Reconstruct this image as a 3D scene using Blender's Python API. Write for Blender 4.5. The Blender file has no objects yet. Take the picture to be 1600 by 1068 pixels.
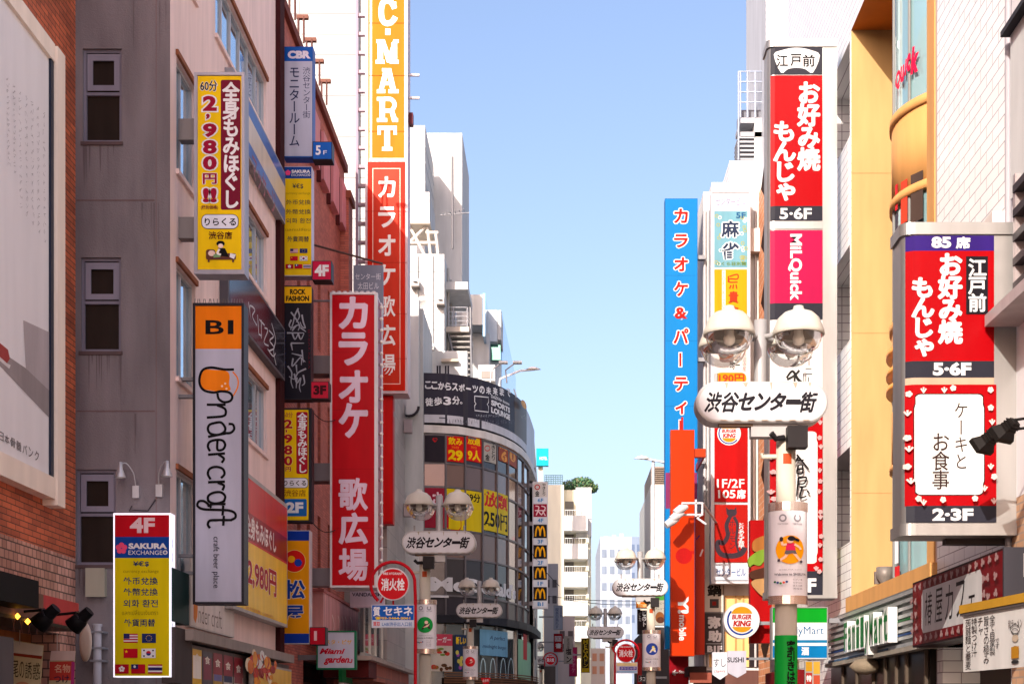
import bpy, math, random
from mathutils import Vector
random.seed(7)
S = bpy.context.scene
COL = S.collection
# ---------------------------------------------------------------- camera, sky, sun, exposure
# a level camera at eye height with a shifted lens; the street runs along +Y
F, CX, CY, EYE = 2400.0, 868.0, 1128.0, 1.6
cd = bpy.data.cameras.new('camera'); cam = bpy.data.objects.new('camera', cd); COL.objects.link(cam)
cam.location = (0, 0, EYE); cam.rotation_euler = (math.radians(90), 0, 0)
cd.sensor_width = 36; cd.lens = F/1600*36
cd.shift_x = -(CX-800)/1600; cd.shift_y = (CY-534)/1600
cd.clip_start = .1; cd.clip_end = 3000
S.camera = cam
AZ, EL = 21.0, 25.0          # the sun stands behind the camera, a little to the left
w = bpy.data.worlds.new('World'); S.world = w; w.use_nodes = True
nt = w.node_tree; bg = nt.nodes['Background']
sky = nt.nodes.new('ShaderNodeTexSky'); sky.sky_type = 'NISHITA'; sky.sun_disc = False
sky.sun_elevation = math.radians(EL); sky.sun_rotation = math.radians(180+AZ)
sky.air_density = 1.0; sky.dust_density = 4.0; sky.ozone_density = 6.0
wb = nt.nodes.new('ShaderNodeVectorMath'); wb.operation = 'MULTIPLY'; wb.inputs[1].default_value = (1.15, .84, .69)   # camera white balance
nt.links.new(sky.outputs[0], wb.inputs[0]); nt.links.new(wb.outputs[0], bg.inputs[0]); bg.inputs[1].default_value = .145
sd = bpy.data.lights.new('sun', 'SUN'); sun = bpy.data.objects.new('sun', sd); COL.objects.link(sun)
sd.energy = 2.7; sd.angle = math.radians(.5); sd.color = (1, .93, .83)
a, e = math.radians(AZ), math.radians(EL)
sun.rotation_euler = Vector((math.sin(a)*math.cos(e), math.cos(a)*math.cos(e), -math.sin(e))).to_track_quat('-Z', 'Y').to_euler()
sun.location = (-10, -30, 40)
S.view_settings.view_transform = 'Standard'; S.view_settings.look = 'None'
S.view_settings.gamma = 1; S.view_settings.exposure = 1.55

# ---------------------------------------------------------------- materials
def lin(c): 
    c = c/255.0
    return c/12.92 if c <= .04045 else ((c+.055)/1.055)**2.4
def rgba(c): return (lin(c[0]), lin(c[1]), lin(c[2]), 1)
MATS = {}
def wallcoord(nt):
    N = nt.nodes.new; L = nt.links.new
    tc = N('ShaderNodeTexCoord'); g = N('ShaderNodeNewGeometry')
    s = N('ShaderNodeSeparateXYZ'); L(tc.outputs['Object'], s.inputs[0])
    n = N('ShaderNodeSeparateXYZ'); L(g.outputs['True Normal'], n.inputs[0])
    ab = N('ShaderNodeMath'); ab.operation = 'ABSOLUTE'; L(n.outputs[0], ab.inputs[0])
    gt = N('ShaderNodeMath'); gt.operation = 'GREATER_THAN'; L(ab.outputs[0], gt.inputs[0]); gt.inputs[1].default_value = .7
    mx = N('ShaderNodeMix'); L(gt.outputs[0], mx.inputs[0]); L(s.outputs[0], mx.inputs[2]); L(s.outputs[1], mx.inputs[3])
    c = N('ShaderNodeCombineXYZ'); L(mx.outputs[0], c.inputs[0]); L(s.outputs[2], c.inputs[1])
    return c.outputs[0], tc.outputs['Object']
def M(col, rough=.5, metal=0.0, var=.16, bump=0.0, streak=.012, spec=.07, bs=40):
    k = (tuple(col), rough, metal, var, bump, streak, bs)
    if k in MATS: return MATS[k]
    m = bpy.data.materials.new('paint_%02x%02x%02x' % tuple(int(x) for x in col)); m.use_nodes = True
    nt = m.node_tree; N = nt.nodes.new; L = nt.links.new
    b = nt.nodes['Principled BSDF']; b.inputs['Roughness'].default_value = rough; b.inputs['Metallic'].default_value = metal
    b.inputs['Specular IOR Level'].default_value = spec
    tc = N('ShaderNodeTexCoord')
    n1 = N('ShaderNodeTexNoise'); n1.inputs['Scale'].default_value = 1.3; n1.inputs['Detail'].default_value = 5
    mp = N('ShaderNodeMapping'); mp.inputs['Scale'].default_value = (2.2, 2.2, .35) if streak else (1, 1, 1)
    L(tc.outputs['Object'], mp.inputs[0]); L(mp.outputs[0], n1.inputs[0])
    mr = N('ShaderNodeMapRange'); mr.inputs[1].default_value = .3; mr.inputs[2].default_value = .7
    mr.inputs[3].default_value = 1-var-streak; mr.inputs[4].default_value = 1+var*.3
    L(n1.outputs[0], mr.inputs[0])
    v = N('ShaderNodeVectorMath'); v.operation = 'SCALE'; v.inputs[0].default_value = rgba(col)[:3]
    L(mr.outputs[0], v.inputs['Scale']); L(v.outputs[0], b.inputs['Base Color'])
    if bump:
        n2 = N('ShaderNodeTexNoise'); n2.inputs['Scale'].default_value = bs; n2.inputs['Detail'].default_value = 3
        L(tc.outputs['Object'], n2.inputs[0])
        bp = N('ShaderNodeBump'); bp.inputs['Strength'].default_value = bump; bp.inputs['Distance'].default_value = .02
        L(n2.outputs[0], bp.inputs['Height']); L(bp.outputs[0], b.inputs['Normal'])
    MATS[k] = m
    return m
def Mbrick(name, c1, c2, mortar, bw, bh, gap, off=.5, rough=.7, bump=.4, stain=.15, spec=.4):
    if name in MATS: return MATS[name]
    m = bpy.data.materials.new(name); m.use_nodes = True
    nt = m.node_tree; N = nt.nodes.new; L = nt.links.new
    b = nt.nodes['Principled BSDF']; b.inputs['Roughness'].default_value = rough; b.inputs['Specular IOR Level'].default_value = spec
    uv, ob = wallcoord(nt)
    t = N('ShaderNodeTexBrick'); t.offset = off; t.inputs['Color1'].default_value = rgba(c1); t.inputs['Color2'].default_value = rgba(c2)
    t.inputs['Mortar'].default_value = rgba(mortar); t.inputs['Scale'].default_value = 1; t.inputs['Brick Width'].default_value = bw
    t.inputs['Row Height'].default_value = bh; t.inputs['Mortar Size'].default_value = gap; t.inputs['Mortar Smooth'].default_value = .1
    L(uv, t.inputs['Vector'])
    n = N('ShaderNodeTexNoise'); n.inputs['Scale'].default_value = .9; n.inputs['Detail'].default_value = 6; L(ob, n.inputs[0])
    mr = N('ShaderNodeMapRange'); mr.inputs[1].default_value = .3; mr.inputs[2].default_value = .7; mr.inputs[3].default_value = 1-stain; mr.inputs[4].default_value = 1+stain*.3
    L(n.outputs[0], mr.inputs[0])
    v = N('ShaderNodeVectorMath'); v.operation = 'SCALE'; L(t.outputs[0], v.inputs[0]); L(mr.outputs[0], v.inputs['Scale'])
    L(v.outputs[0], b.inputs['Base Color'])
    bp = N('ShaderNodeBump'); bp.invert = True; bp.inputs['Strength'].default_value = bump; bp.inputs['Distance'].default_value = .01
    L(t.outputs['Fac'], bp.inputs['Height']); L(bp.outputs[0], b.inputs['Normal'])
    MATS[name] = m
    return m
def Mglass(col, rough=.04, metal=.75, wob=.02):      # coated window glass that mirrors the sky
    k = ('g', tuple(col), metal)
    if k in MATS: return MATS[k]
    m = bpy.data.materials.new('window_glass'); m.use_nodes = True
    nt = m.node_tree; N = nt.nodes.new; L = nt.links.new
    b = nt.nodes['Principled BSDF']; b.inputs['Base Color'].default_value = rgba(col); b.inputs['Roughness'].default_value = rough; b.inputs['Metallic'].default_value = metal
    tc = N('ShaderNodeTexCoord'); n = N('ShaderNodeTexNoise'); n.inputs['Scale'].default_value = .8; L(tc.outputs['Object'], n.inputs[0])
    bp = N('ShaderNodeBump'); bp.inputs['Strength'].default_value = wob*4; bp.inputs['Distance'].default_value = .1
    L(n.outputs[0], bp.inputs['Height']); L(bp.outputs[0], b.inputs['Normal'])
    MATS[k] = m
    return m
def Mclear():
    if 'clear' in MATS: return MATS['clear']
    m = bpy.data.materials.new('clear_glass'); m.use_nodes = True
    nt = m.node_tree; N = nt.nodes.new; L = nt.links.new
    for n in list(nt.nodes): nt.nodes.remove(n)
    o = N('ShaderNodeOutputMaterial'); mx = N('ShaderNodeMixShader'); tr = N('ShaderNodeBsdfTransparent'); gl = N('ShaderNodeBsdfGlossy')
    tr.inputs[0].default_value = (.94, .95, .94, 1); gl.inputs[0].default_value = (1, 1, 1, 1); gl.inputs['Roughness'].default_value = .06
    fr = N('ShaderNodeFresnel'); fr.inputs[0].default_value = 1.5
    ad = N('ShaderNodeMath'); ad.operation = 'MULTIPLY'; ad.inputs[1].default_value = .7; L(fr.outputs[0], ad.inputs[0])
    L(ad.outputs[0], mx.inputs[0]); L(tr.outputs[0], mx.inputs[1]); L(gl.outputs[0], mx.inputs[2]); L(mx.outputs[0], o.inputs[0])
    MATS['clear'] = m
    return m
def Memit(col, s):
    k = ('e', tuple(col), s)
    if k in MATS: return MATS[k]
    m = bpy.data.materials.new('lamp_glow'); m.use_nodes = True
    b = m.node_tree.nodes['Principled BSDF']; b.inputs['Base Color'].default_value = rgba(col)
    b.inputs['Emission Color'].default_value = rgba(col); b.inputs['Emission Strength'].default_value = s
    MATS[k] = m
    return m
def tone(c, k=2.1):      # albedo of a painted panel from the colour it shows in full sun
    if min(c) > 190: k = 1.35
    def f(v):
        v = lin(v)/(k*1.2); v = v*12.92 if v <= .0031308 else 1.055*v**(1/2.4)-.055
        return max(3, v*255)
    return tuple(f(v) for v in c)
M0 = M
def mat(c):
    if isinstance(c, (tuple, list)): return M(c)
    return c
WHITE = (226, 226, 228); OFFW = (212, 210, 206); RED = (200, 8, 22); DARK = (38, 36, 42); YEL = (236, 196, 8); BLACK = (14, 13, 16)
STEEL = M((175, 172, 170), .32, .85, .12, 0, .06); GREYM = M((120, 120, 124), .45, .3); DKM = M((40, 40, 46), .5, .2); ALU = M((190, 190, 194), .4, .5)

# ---------------------------------------------------------------- planes: a pixel of the survey photo -> a point on a wall
class Plane:
    curved = False
    def __init__(s, O, t):
        s.O = O; l = math.hypot(*t); s.t = (t[0]/l, t[1]/l); s.n = (s.t[1], -s.t[0])
    def P(s, u, v, w=0): return (s.O[0]+s.t[0]*u+s.n[0]*w, s.O[1]+s.t[1]*u+s.n[1]*w, v)
    def hit(s, px, py):
        d = ((px-CX)/F, 1.0)
        k = (s.O[0]*s.n[0]+s.O[1]*s.n[1])/(d[0]*s.n[0]+d[1]*s.n[1])
        x, y = d[0]*k, k
        return ((x-s.O[0])*s.t[0]+(y-s.O[1])*s.t[1], EYE+(CY-py)/F*k)
def front(Y): return Plane((0, Y), (1, 0))
def lwall(X): return Plane((X, 0), (0, 1))       # faces +X (left side of the street), u = Y
def rwall(X): return Plane((X, 0), (0, -1))      # faces -X (right side), u = -Y
def between(pa, Ya, pb, Yb):
    A = ((pa-CX)/F*Ya, Ya); B = ((pb-CX)/F*Yb, Yb)
    return Plane(A, (B[0]-A[0], B[1]-A[1]))
class Curve:
    curved = True
    def __init__(s, pts, n=48):
        q = []
        m = len(pts)
        for i in range(m-1):
            p0, p1, p2, p3 = pts[max(i-1, 0)], pts[i], pts[i+1], pts[min(i+2, m-1)]
            for j in range(n//(m-1)+1):
                t = j/(n//(m-1)+1)
                q.append(tuple(.5*(2*p1[k]+(p2[k]-p0[k])*t+(2*p0[k]-5*p1[k]+4*p2[k]-p3[k])*t*t+(3*p1[k]-p0[k]-3*p2[k]+p3[k])*t**3) for k in (0, 1)))
        q.append(pts[-1]); s.q = q; s.s = [0]
        for i in range(1, len(q)): s.s.append(s.s[-1]+math.dist(q[i], q[i-1]))
        s.len = s.s[-1]
    def P(s, u, v, w=0):
        i = 0
        while i < len(s.q)-2 and s.s[i+1] < u: i += 1
        A, B = s.q[i], s.q[i+1]; l = s.s[i+1]-s.s[i]; k = (u-s.s[i])/l
        t = ((B[0]-A[0])/l, (B[1]-A[1])/l)
        return (A[0]+(B[0]-A[0])*k+t[1]*w, A[1]+(B[1]-A[1])*k-t[0]*w, v)
    def hit(s, px, py):
        a = (px-CX)/F
        best = None
        for i in range(len(s.q)-1):
            A, B = s.q[i], s.q[i+1]
            fa, fb = A[0]-a*A[1], B[0]-a*B[1]
            if (fa <= 0 <= fb) or (fb <= 0 <= fa):
                k = fa/(fa-fb) if fa != fb else 0
                Y = A[1]+(B[1]-A[1])*k
                best = (s.s[i]+(s.s[i+1]-s.s[i])*k, EYE+(CY-py)/F*Y); break
        if best is None:
            Y = s.q[-1][1]; best = (s.len, EYE+(CY-py)/F*Y)
            if s.q[0][0]/s.q[0][1] > a: best = (0, EYE+(CY-py)/F*s.q[0][1])
        return best

# ---------------------------------------------------------------- mesh collecting
class MB:
    def __init__(s): s.v = []; s.f = []; s.mi = []; s.mats = []; s.sm = []
    def mx(s, m):
        m = mat(m)
        if m not in s.mats: s.mats.append(m)
        return s.mats.index(m)
    def add(s, vs, fs, m, smooth=False):
        o = len(s.v); s.v += [tuple(p) for p in vs]; i = s.mx(m)
        for f in fs: s.f.append(tuple(o+k for k in f)); s.mi.append(i); s.sm.append(smooth)
    def quad(s, a, b, c, d, m): s.add([a, b, c, d], [(0, 1, 2, 3)], m)
    def box(s, x0, y0, z0, x1, y1, z1, m):
        x0, x1 = min(x0, x1), max(x0, x1); y0, y1 = min(y0, y1), max(y0, y1); z0, z1 = min(z0, z1), max(z0, z1)
        s.add([(x0, y0, z0), (x1, y0, z0), (x1, y1, z0), (x0, y1, z0), (x0, y0, z1), (x1, y0, z1), (x1, y1, z1), (x0, y1, z1)],
              [(0, 3, 2, 1), (4, 5, 6, 7), (0, 1, 5, 4), (1, 2, 6, 5), (2, 3, 7, 6), (3, 0, 4, 7)], m)
    def pbox(s, pl, u0, v0, u1, v1, w0, w1, m):
        if u0 > u1: u0, u1 = u1, u0
        if v0 > v1: v0, v1 = v1, v0
        n = 10 if pl.curved and u1-u0 > .5 else 1
        vs = []; fs = []
        for i in range(n+1):
            u = u0+(u1-u0)*i/n
            vs += [pl.P(u, v0, w1), pl.P(u, v1, w1), pl.P(u, v1, w0), pl.P(u, v0, w0)]
        for i in range(n):
            a, b = 4*i, 4*i+4
            fs += [(a, b, b+1, a+1), (a+1, b+1, b+2, a+2), (a+2, b+2, b+3, a+3), (a+3, b+3, b, a)]
        fs += [(0, 1, 2, 3), (4*n+3, 4*n+2, 4*n+1, 4*n)]
        s.add(vs, fs, m)
    def wall(s, pl, u0, v0, u1, v1, holes, depth, m, w=0):
        us = sorted({u0, u1, *[h[0] for h in holes], *[h[2] for h in holes]}); us = [u for u in us if u0 <= u <= u1]
        vs = sorted({v0, v1, *[h[1] for h in holes], *[h[3] for h in holes]}); vs = [v for v in vs if v0 <= v <= v1]
        for i in range(len(us)-1):
            for j in range(len(vs)-1):
                cu, cv = (us[i]+us[i+1])/2, (vs[j]+vs[j+1])/2
                if any(h[0] < cu < h[2] and h[1] < cv < h[3] for h in holes): continue
                s.quad(pl.P(us[i], vs[j], w), pl.P(us[i+1], vs[j], w), pl.P(us[i+1], vs[j+1], w), pl.P(us[i], vs[j+1], w), m)
        for a, b, c, d in holes:
            q = [(a, b), (c, b), (c, d), (a, d)]
            for k in range(4):
                p, r = q[k], q[(k+1) % 4]
                s.quad(pl.P(*p, w), pl.P(*r, w), pl.P(*r, w-depth), pl.P(*p, w-depth), m)
    def tube(s, path, r, m, n=8, caps=True, smooth=True):
        path = [Vector(p) for p in path]; vs = []; fs = []
        rr = r if isinstance(r, (list, tuple)) else [r]*len(path)
        up = None
        for i, p in enumerate(path):
            d = (path[min(i+1, len(path)-1)]-path[max(i-1, 0)]).normalized()
            if up is None: up = Vector((0, 0, 1)) if abs(d.z) < .9 else Vector((0, 1, 0))
            a = d.cross(up).normalized(); b = a.cross(d).normalized(); up = b
            for k in range(n):
                t = 2*math.pi*k/n; vs.append(p+a*math.cos(t)*rr[i]+b*math.sin(t)*rr[i])
        for i in range(len(path)-1):
            for k in range(n): fs.append((i*n+k, (i+1)*n+k, (i+1)*n+(k+1) % n, i*n+(k+1) % n))
        s.add(vs, fs, m, smooth)
        if caps:
            o = len(path)-1
            s.add(vs[:n], [tuple(range(n))], m); s.add(vs[o*n:], [tuple(range(n))[::-1]], m)
    def lathe(s, c, prof, m, n=20, smooth=True, sx=1, sy=1):
        vs = []; fs = []
        for r, z in prof:
            for k in range(n):
                t = 2*math.pi*k/n; vs.append((c[0]+sx*r*math.cos(t), c[1]+sy*r*math.sin(t), c[2]+z))
        for i in range(len(prof)-1):
            for k in range(n): fs.append((i*n+k, i*n+(k+1) % n, (i+1)*n+(k+1) % n, (i+1)*n+k))
        s.add(vs, fs, m, smooth)
    def prism(s, pts, z0, z1, m, caps=True, smooth=False):
        n = len(pts); vs = [(x, y, z0) for x, y in pts]+[(x, y, z1) for x, y in pts]
        s.add(vs, [(i, (i+1) % n, n+(i+1) % n, n+i) for i in range(n)], m, smooth)
        if caps: s.add(vs, [tuple(range(n))[::-1], tuple(range(n, 2*n))], m)
    def obj(s, name, parent=None, loc=None):
        L = loc if loc is not None else (parent['_w'] if parent is not None else (0, 0, 0))
        me = bpy.data.meshes.new(name); me.from_pydata([(x-L[0], y-L[1], z-L[2]) for x, y, z in s.v], [], s.f)
        for m in s.mats: me.materials.append(m)
        me.polygons.foreach_set('material_index', s.mi); me.polygons.foreach_set('use_smooth', s.sm); me.update()
        o = bpy.data.objects.new(name, me); COL.objects.link(o)
        if parent is not None: o.parent = parent; o['_w'] = parent['_w']
        else: o.location = L; o['_w'] = L
        return o
def tag(o, label, cat, group=None):
    o['label'] = label; o['category'] = cat
    if group: o['group'] = group
    return o
def thing(name, label, cat, loc=(0, 0, 0), group=None):
    o = bpy.data.objects.new(name, None); COL.objects.link(o); o.location = loc; o['_w'] = tuple(loc)
    o.empty_display_size = .2
    return tag(o, label, cat, group)
def structure(name, mb): o = mb.obj(name); o['kind'] = 'structure'; return o
def copy_tree(o, parent=None):
    c = o.copy(); COL.objects.link(c)
    if parent is not None: c.parent = parent
    for ch in [x for x in bpy.data.objects if x.parent == o]: copy_tree(ch, c)
    return c

# ---------------------------------------------------------------- lettering
GL = {}
def glyph(t, bold=0.0, shear=0.0):
    k = (t, bold, shear)
    if k in GL: return GL[k]
    c = bpy.data.curves.new('t', 'FONT'); c.body = t; c.offset = bold; c.shear = shear; c.resolution_u = 3
    o = bpy.data.objects.new('t', c)
    me = bpy.data.meshes.new_from_object(o)
    vs = [(v.co.x, v.co.y) for v in me.vertices]; fs = [tuple(p.vertices) for p in me.polygons]
    bpy.data.meshes.remove(me); bpy.data.objects.remove(o); bpy.data.curves.remove(c)
    if not vs: vs = [(0, 0), (.01, 0), (.01, .01)]; fs = []
    bb = (min(v[0] for v in vs), min(v[1] for v in vs), max(v[0] for v in vs), max(v[1] for v in vs))
    GL[k] = (vs, fs, bb)
    return GL[k]
def spline(pts, n=5, closed=False):
    if len(pts) < 3: return pts
    q = []; m = len(pts)
    for i in range(m if closed else m-1):
        g = (lambda k: pts[k % m]) if closed else (lambda k: pts[min(max(k, 0), m-1)])
        p0, p1, p2, p3 = g(i-1), g(i), g(i+1), g(i+2)
        for j in range(n):
            t = j/n
            q.append(tuple(.5*(2*p1[k]+(p2[k]-p0[k])*t+(2*p0[k]-5*p1[k]+4*p2[k]-p3[k])*t*t+(3*p1[k]-p0[k]-3*p2[k]+p3[k])*t**3) for k in (0, 1)))
    if not closed: q.append(pts[-1])
    return q
class Board:
    """flat work (panels, letters, emblems) laid on a plane, every new layer a hair above the last"""
    def __init__(s, root, pl, w=.004, step=.0004): s.root = root; s.pl = pl; s.w = w; s.step = .0012 if pl.curved else step; s.parts = {}
    def mb(s, part): return s.parts.setdefault(part, MB())
    def up(s): s.w += s.step; return s.w
    def uv(s, x0, y0, x1, y1):
        a, b = s.pl.hit(x0, y0); c, d = s.pl.hit(x1, y1)
        if s.pl.curved: b, d = s.pl.hit((x0+x1)/2, y0)[1], s.pl.hit((x0+x1)/2, y1)[1]
        return a, d, c, b
    def raw(s, part, col, uvs, fs):
        w = s.up(); s.mb(part).add([s.pl.P(u, v, w) for u, v in uvs], fs, col)
    def polyuv(s, part, col, p): s.raw(part, col, p, [tuple(range(len(p)))])
    def poly(s, part, col, pts): s.polyuv(part, col, [s.pl.hit(*p) for p in pts])
    def rectuv(s, part, col, u0, v0, u1, v1):
        n = 12 if s.pl.curved and abs(u1-u0) > .4 else 1
        p = []
        for i in range(n+1): u = u0+(u1-u0)*i/n; p += [(u, v0), (u, v1)]
        s.raw(part, col, p, [(2*i, 2*i+2, 2*i+3, 2*i+1) for i in range(n)])
    def rect(s, part, col, x0, y0, x1, y1, rad=0):
        u0, v0, u1, v1 = s.uv(x0, y0, x1, y1)
        if not rad: return s.rectuv(part, col, u0, v0, u1, v1)
        r = rad*abs(u1-u0)/abs(x1-x0); p = []
        for cx_, cy_, a0 in ((u1-r, v1-r, 0), (u0+r, v1-r, 90), (u0+r, v0+r, 180), (u1-r, v0+r, 270)):
            for k in range(6): t = math.radians(a0+18*k); p.append((cx_+r*math.cos(t), cy_+r*math.sin(t)))
        s.polyuv(part, col, p)
    def disc(s, part, col, cx, cy, rx, ry=None, n=24, a0=0, a1=360):
        u, v = s.pl.hit(cx, cy); u1, _ = s.pl.hit(cx+rx, cy); _, v1 = s.pl.hit(cx, cy-(ry or rx)); p = []
        full = a1-a0 >= 360
        for k in range(n if full else n+1):
            t = math.radians(a0+(a1-a0)*k/n); p.append((u+(u1-u)*math.cos(t), v+(v1-v)*math.sin(t)))
        s.polyuv(part, col, p)
    def ring(s, part, col, cx, cy, r, wd, a0=0, a1=360, n=28, ry=None):
        k = (ry or r)/r
        s.stroke(part, col, [(cx+r*math.cos(math.radians(a0+(a1-a0)*i/n)), cy-k*r*math.sin(math.radians(a0+(a1-a0)*i/n))) for i in range(n+1)], wd, False)
    def stroke(s, part, col, pts, wd, smooth=True, closed=False):
        if smooth: pts = spline(pts, 5, closed)
        if closed: pts = list(pts)+[pts[0]]
        q = [s.pl.hit(*p) for p in pts]
        k = abs(s.pl.hit(pts[0][0]+1, pts[0][1])[0]-q[0][0]) if not isinstance(s.pl, Curve) else abs(s.pl.hit(pts[0][0], pts[0][1]+1)[1]-q[0][1])
        kv = abs(s.pl.hit(pts[0][0], pts[0][1]+1)[1]-q[0][1]); k = min(k, kv*1.6)
        vs = []; m = len(q)
        for i in range(m):
            a, b = q[max(i-1, 0)], q[min(i+1, m-1)]; dx, dy = b[0]-a[0], b[1]-a[1]; l = math.hypot(dx, dy) or 1
            h = (wd[0]+(wd[1]-wd[0])*i/(m-1) if isinstance(wd, tuple) else wd)*.5
            ex = (-dx/l*.4*h*kv if i == 0 else dx/l*.4*h*kv if i == m-1 else 0); ey = (-dy/l*.4*h*kv if i == 0 else dy/l*.4*h*kv if i == m-1 else 0)
            vs += [(q[i][0]-dy/l*h*k+ex, q[i][1]+dx/l*h*kv+ey), (q[i][0]+dy/l*h*k+ex, q[i][1]-dx/l*h*kv+ey)]
        s.raw(part, col, vs, [(2*i, 2*i+1, 2*i+3, 2*i+2) for i in range(m-1)])
    def fat(s, part, col, vs, fs, mapf, bold):
        """heavy strokes for dense characters: the letter laid a few times with tiny shifts"""
        r = bold-.008
        for k in range(8):
            dx, dy = r*math.cos(k*math.pi/4), r*math.sin(k*math.pi/4)
            s.w += .00008
            s.mb(part).add([s.pl.P(*mapf(x+dx, y+dy), s.w) for x, y in vs], fs, col)
    def text(s, part, col, t, x0, y0, x1, y1, bold=0.0, shear=0.0, rot=0, ref=None):
        u0, v0, u1, v1 = s.uv(x0, y0, x1, y1)
        if bold > .022 and any(ord(c) > 0x2e80 for c in t):
            vs, fs, b = glyph(t, .008, shear); r = bold-.008
            def mp(x, y):
                g, h = (x-b[0]+r)/(b[2]-b[0]+2*r), (y-b[1]+r)/(b[3]-b[1]+2*r)
                return (u0+h*(u1-u0), v1-g*(v1-v0)) if rot == 90 else (u0+g*(u1-u0), v0+h*(v1-v0))
            if ref is not None:
                rr = ref-.008 if ref > .022 else 0
                def mp(x, y):
                    g, h = (x-b[0]+rr)/(b[2]-b[0]+2*rr), (y-b[1]+rr)/(b[3]-b[1]+2*rr)
                    return (u0+g*(u1-u0), v0+h*(v1-v0))
            s.w += .0003; return s.fat(part, col, vs, fs, mp, bold)
        vs, fs, bb = glyph(t, bold, shear); b = glyph(t, ref, shear)[2] if ref is not None else bb
        W = (b[2]-b[0]) or 1; H = (b[3]-b[1]) or 1; p = []
        for x, y in vs:
            g, h = (x-b[0])/W, (y-b[1])/H
            if rot == 90: p.append((u0+h*(u1-u0), v1-g*(v1-v0)))
            else: p.append((u0+g*(u1-u0), v0+h*(v1-v0)))
        s.raw(part, col, p, fs)
    def vtext(s, part, col, t, x0, y0, x1, y1, bold=0.0, sc=1.06):
        u0, v0, u1, v1 = s.uv(x0, y0, x1, y1); n = len(t); ch = (v1-v0)/n; w = s.up()
        for i, c in enumerate(t):
            if c in ' 　': continue
            hv = bold > .022 and ord(c) > 0x2e80 and c != 'ー'
            vs, fs, bb = glyph(c, .008 if hv else bold); cu, cv = (u0+u1)/2, v1-ch*(i+.5); p = []
            cj = ord(c) > 0x2000
            ox, oy = (.5, .38) if cj else ((bb[0]+bb[2])/2, (bb[1]+bb[3])/2)
            if c in 'ゃゅょャュョィァェォッっ': ox, oy = .42, .30
            k = sc if cj else sc*1.25
            if hv:
                w0 = s.w; s.fat(part, col, vs, fs, lambda x, y: (cu+(x-ox)*k*(u1-u0), cv+(y-oy)*k*ch), bold); s.w = w0; continue
            for x, y in vs:
                dx, dy = (x-ox)*k, (y-oy)*k
                if c == 'ー': dx, dy = -dy*1.0, dx
                p.append(s.pl.P(cu+dx*(u1-u0), cv+dy*ch, w))
            s.mb(part).add(p, fs, col)
        s.w += .0009
    def done(s):
        out = []
        for k, m in s.parts.items():
            if m.v: out.append(m.obj(k.split('#')[0], s.root))
        s.parts = {}
        return out
def sign(name, label, cat, pl, x0, y0, x1, y1, depth, case, group=None, rim=0.0, bev=.0):
    """a box sign: root empty at its lower back edge, a casing and a board for its face"""
    u0, v1 = pl.hit(x0, y0); u1, v0 = pl.hit(x1, y1)
    if u0 > u1: u0, u1 = u1, u0
    root = thing(name, label, cat, pl.P((u0+u1)/2, v0, -depth), group)
    m = MB(); m.pbox(pl, u0, v0, u1, v1, -depth, 0, case)
    if rim:
        for a in ((u0-.005, v0-.005, u1+.005, v0+rim), (u0-.005, v1-rim, u1+.005, v1+.005), (u0-.005, v0+rim, u0+rim, v1-rim), (u1-rim, v0+rim, u1+.005, v1-rim)):
            m.pbox(pl, a[0], a[1], a[2], a[3], -.03, .025, case)
    m.obj('casing', root)
    return Board(root, pl)
def bracket(root, x0, y0, z0, x1, y1, z1, m=GREYM):
    b = MB(); b.box(x0, y0, z0, x1, y1, z1, m); return b.obj('bracket', root)
def squiggle(b, part, col, x0, y0, x1, y1, n, wd=1.2, vert=False):
    """a row of small illegible marks, as print too small to read in the photo"""
    for i in range(n):
        t0, t1 = i/n, (i+.72)/n
        if vert: X0, X1, Y0, Y1 = x0, x1, y0+(y1-y0)*t0, y0+(y1-y0)*t1
        else: X0, X1, Y0, Y1 = x0+(x1-x0)*t0, x0+(x1-x0)*t1, y0, y1
        for k in range(3):
            b.stroke(part, col, [(X0+(X1-X0)*random.random(), Y0+(Y1-Y0)*random.random()) for _ in range(2)], wd, False)
def Xat(px, Y): return (px-CX)/F*Y
def Zat(py, Y): return EYE+(CY-py)/F*Y
# ================================================================ ground
m = MB(); m.quad((-700, -300, 0), (700, -300, 0), (700, 900, 0), (-700, 900, 0), M((160, 152, 145), .8)); structure('ground', m)
PAVE = Mbrick('paving', (150, 140, 132), (132, 122, 116), (95, 90, 86), .4, .2, .008, .5, .8, .2, .2)
m = MB(); m.quad((-4.6, -40, .004), (4.6, -40, .004), (4.6, 62, .004), (-4.6, 62, .004), M((172, 162, 154), .8, 0, .2, .2, 0, .4, 6))
m.quad((-4.6, 62, .004), (4.6, 62, .004), (14, 260, .004), (4, 260, .004), M((172, 162, 154), .8, 0, .2, .2, 0, .4, 6)); structure('road', m)
m = MB(); m.box(-8.6, -40, 0, -4.6, 57, .12, PAVE); m.box(4.6, -40, 0, 6.1, 60, .12, PAVE); structure('pavement', m)

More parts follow.
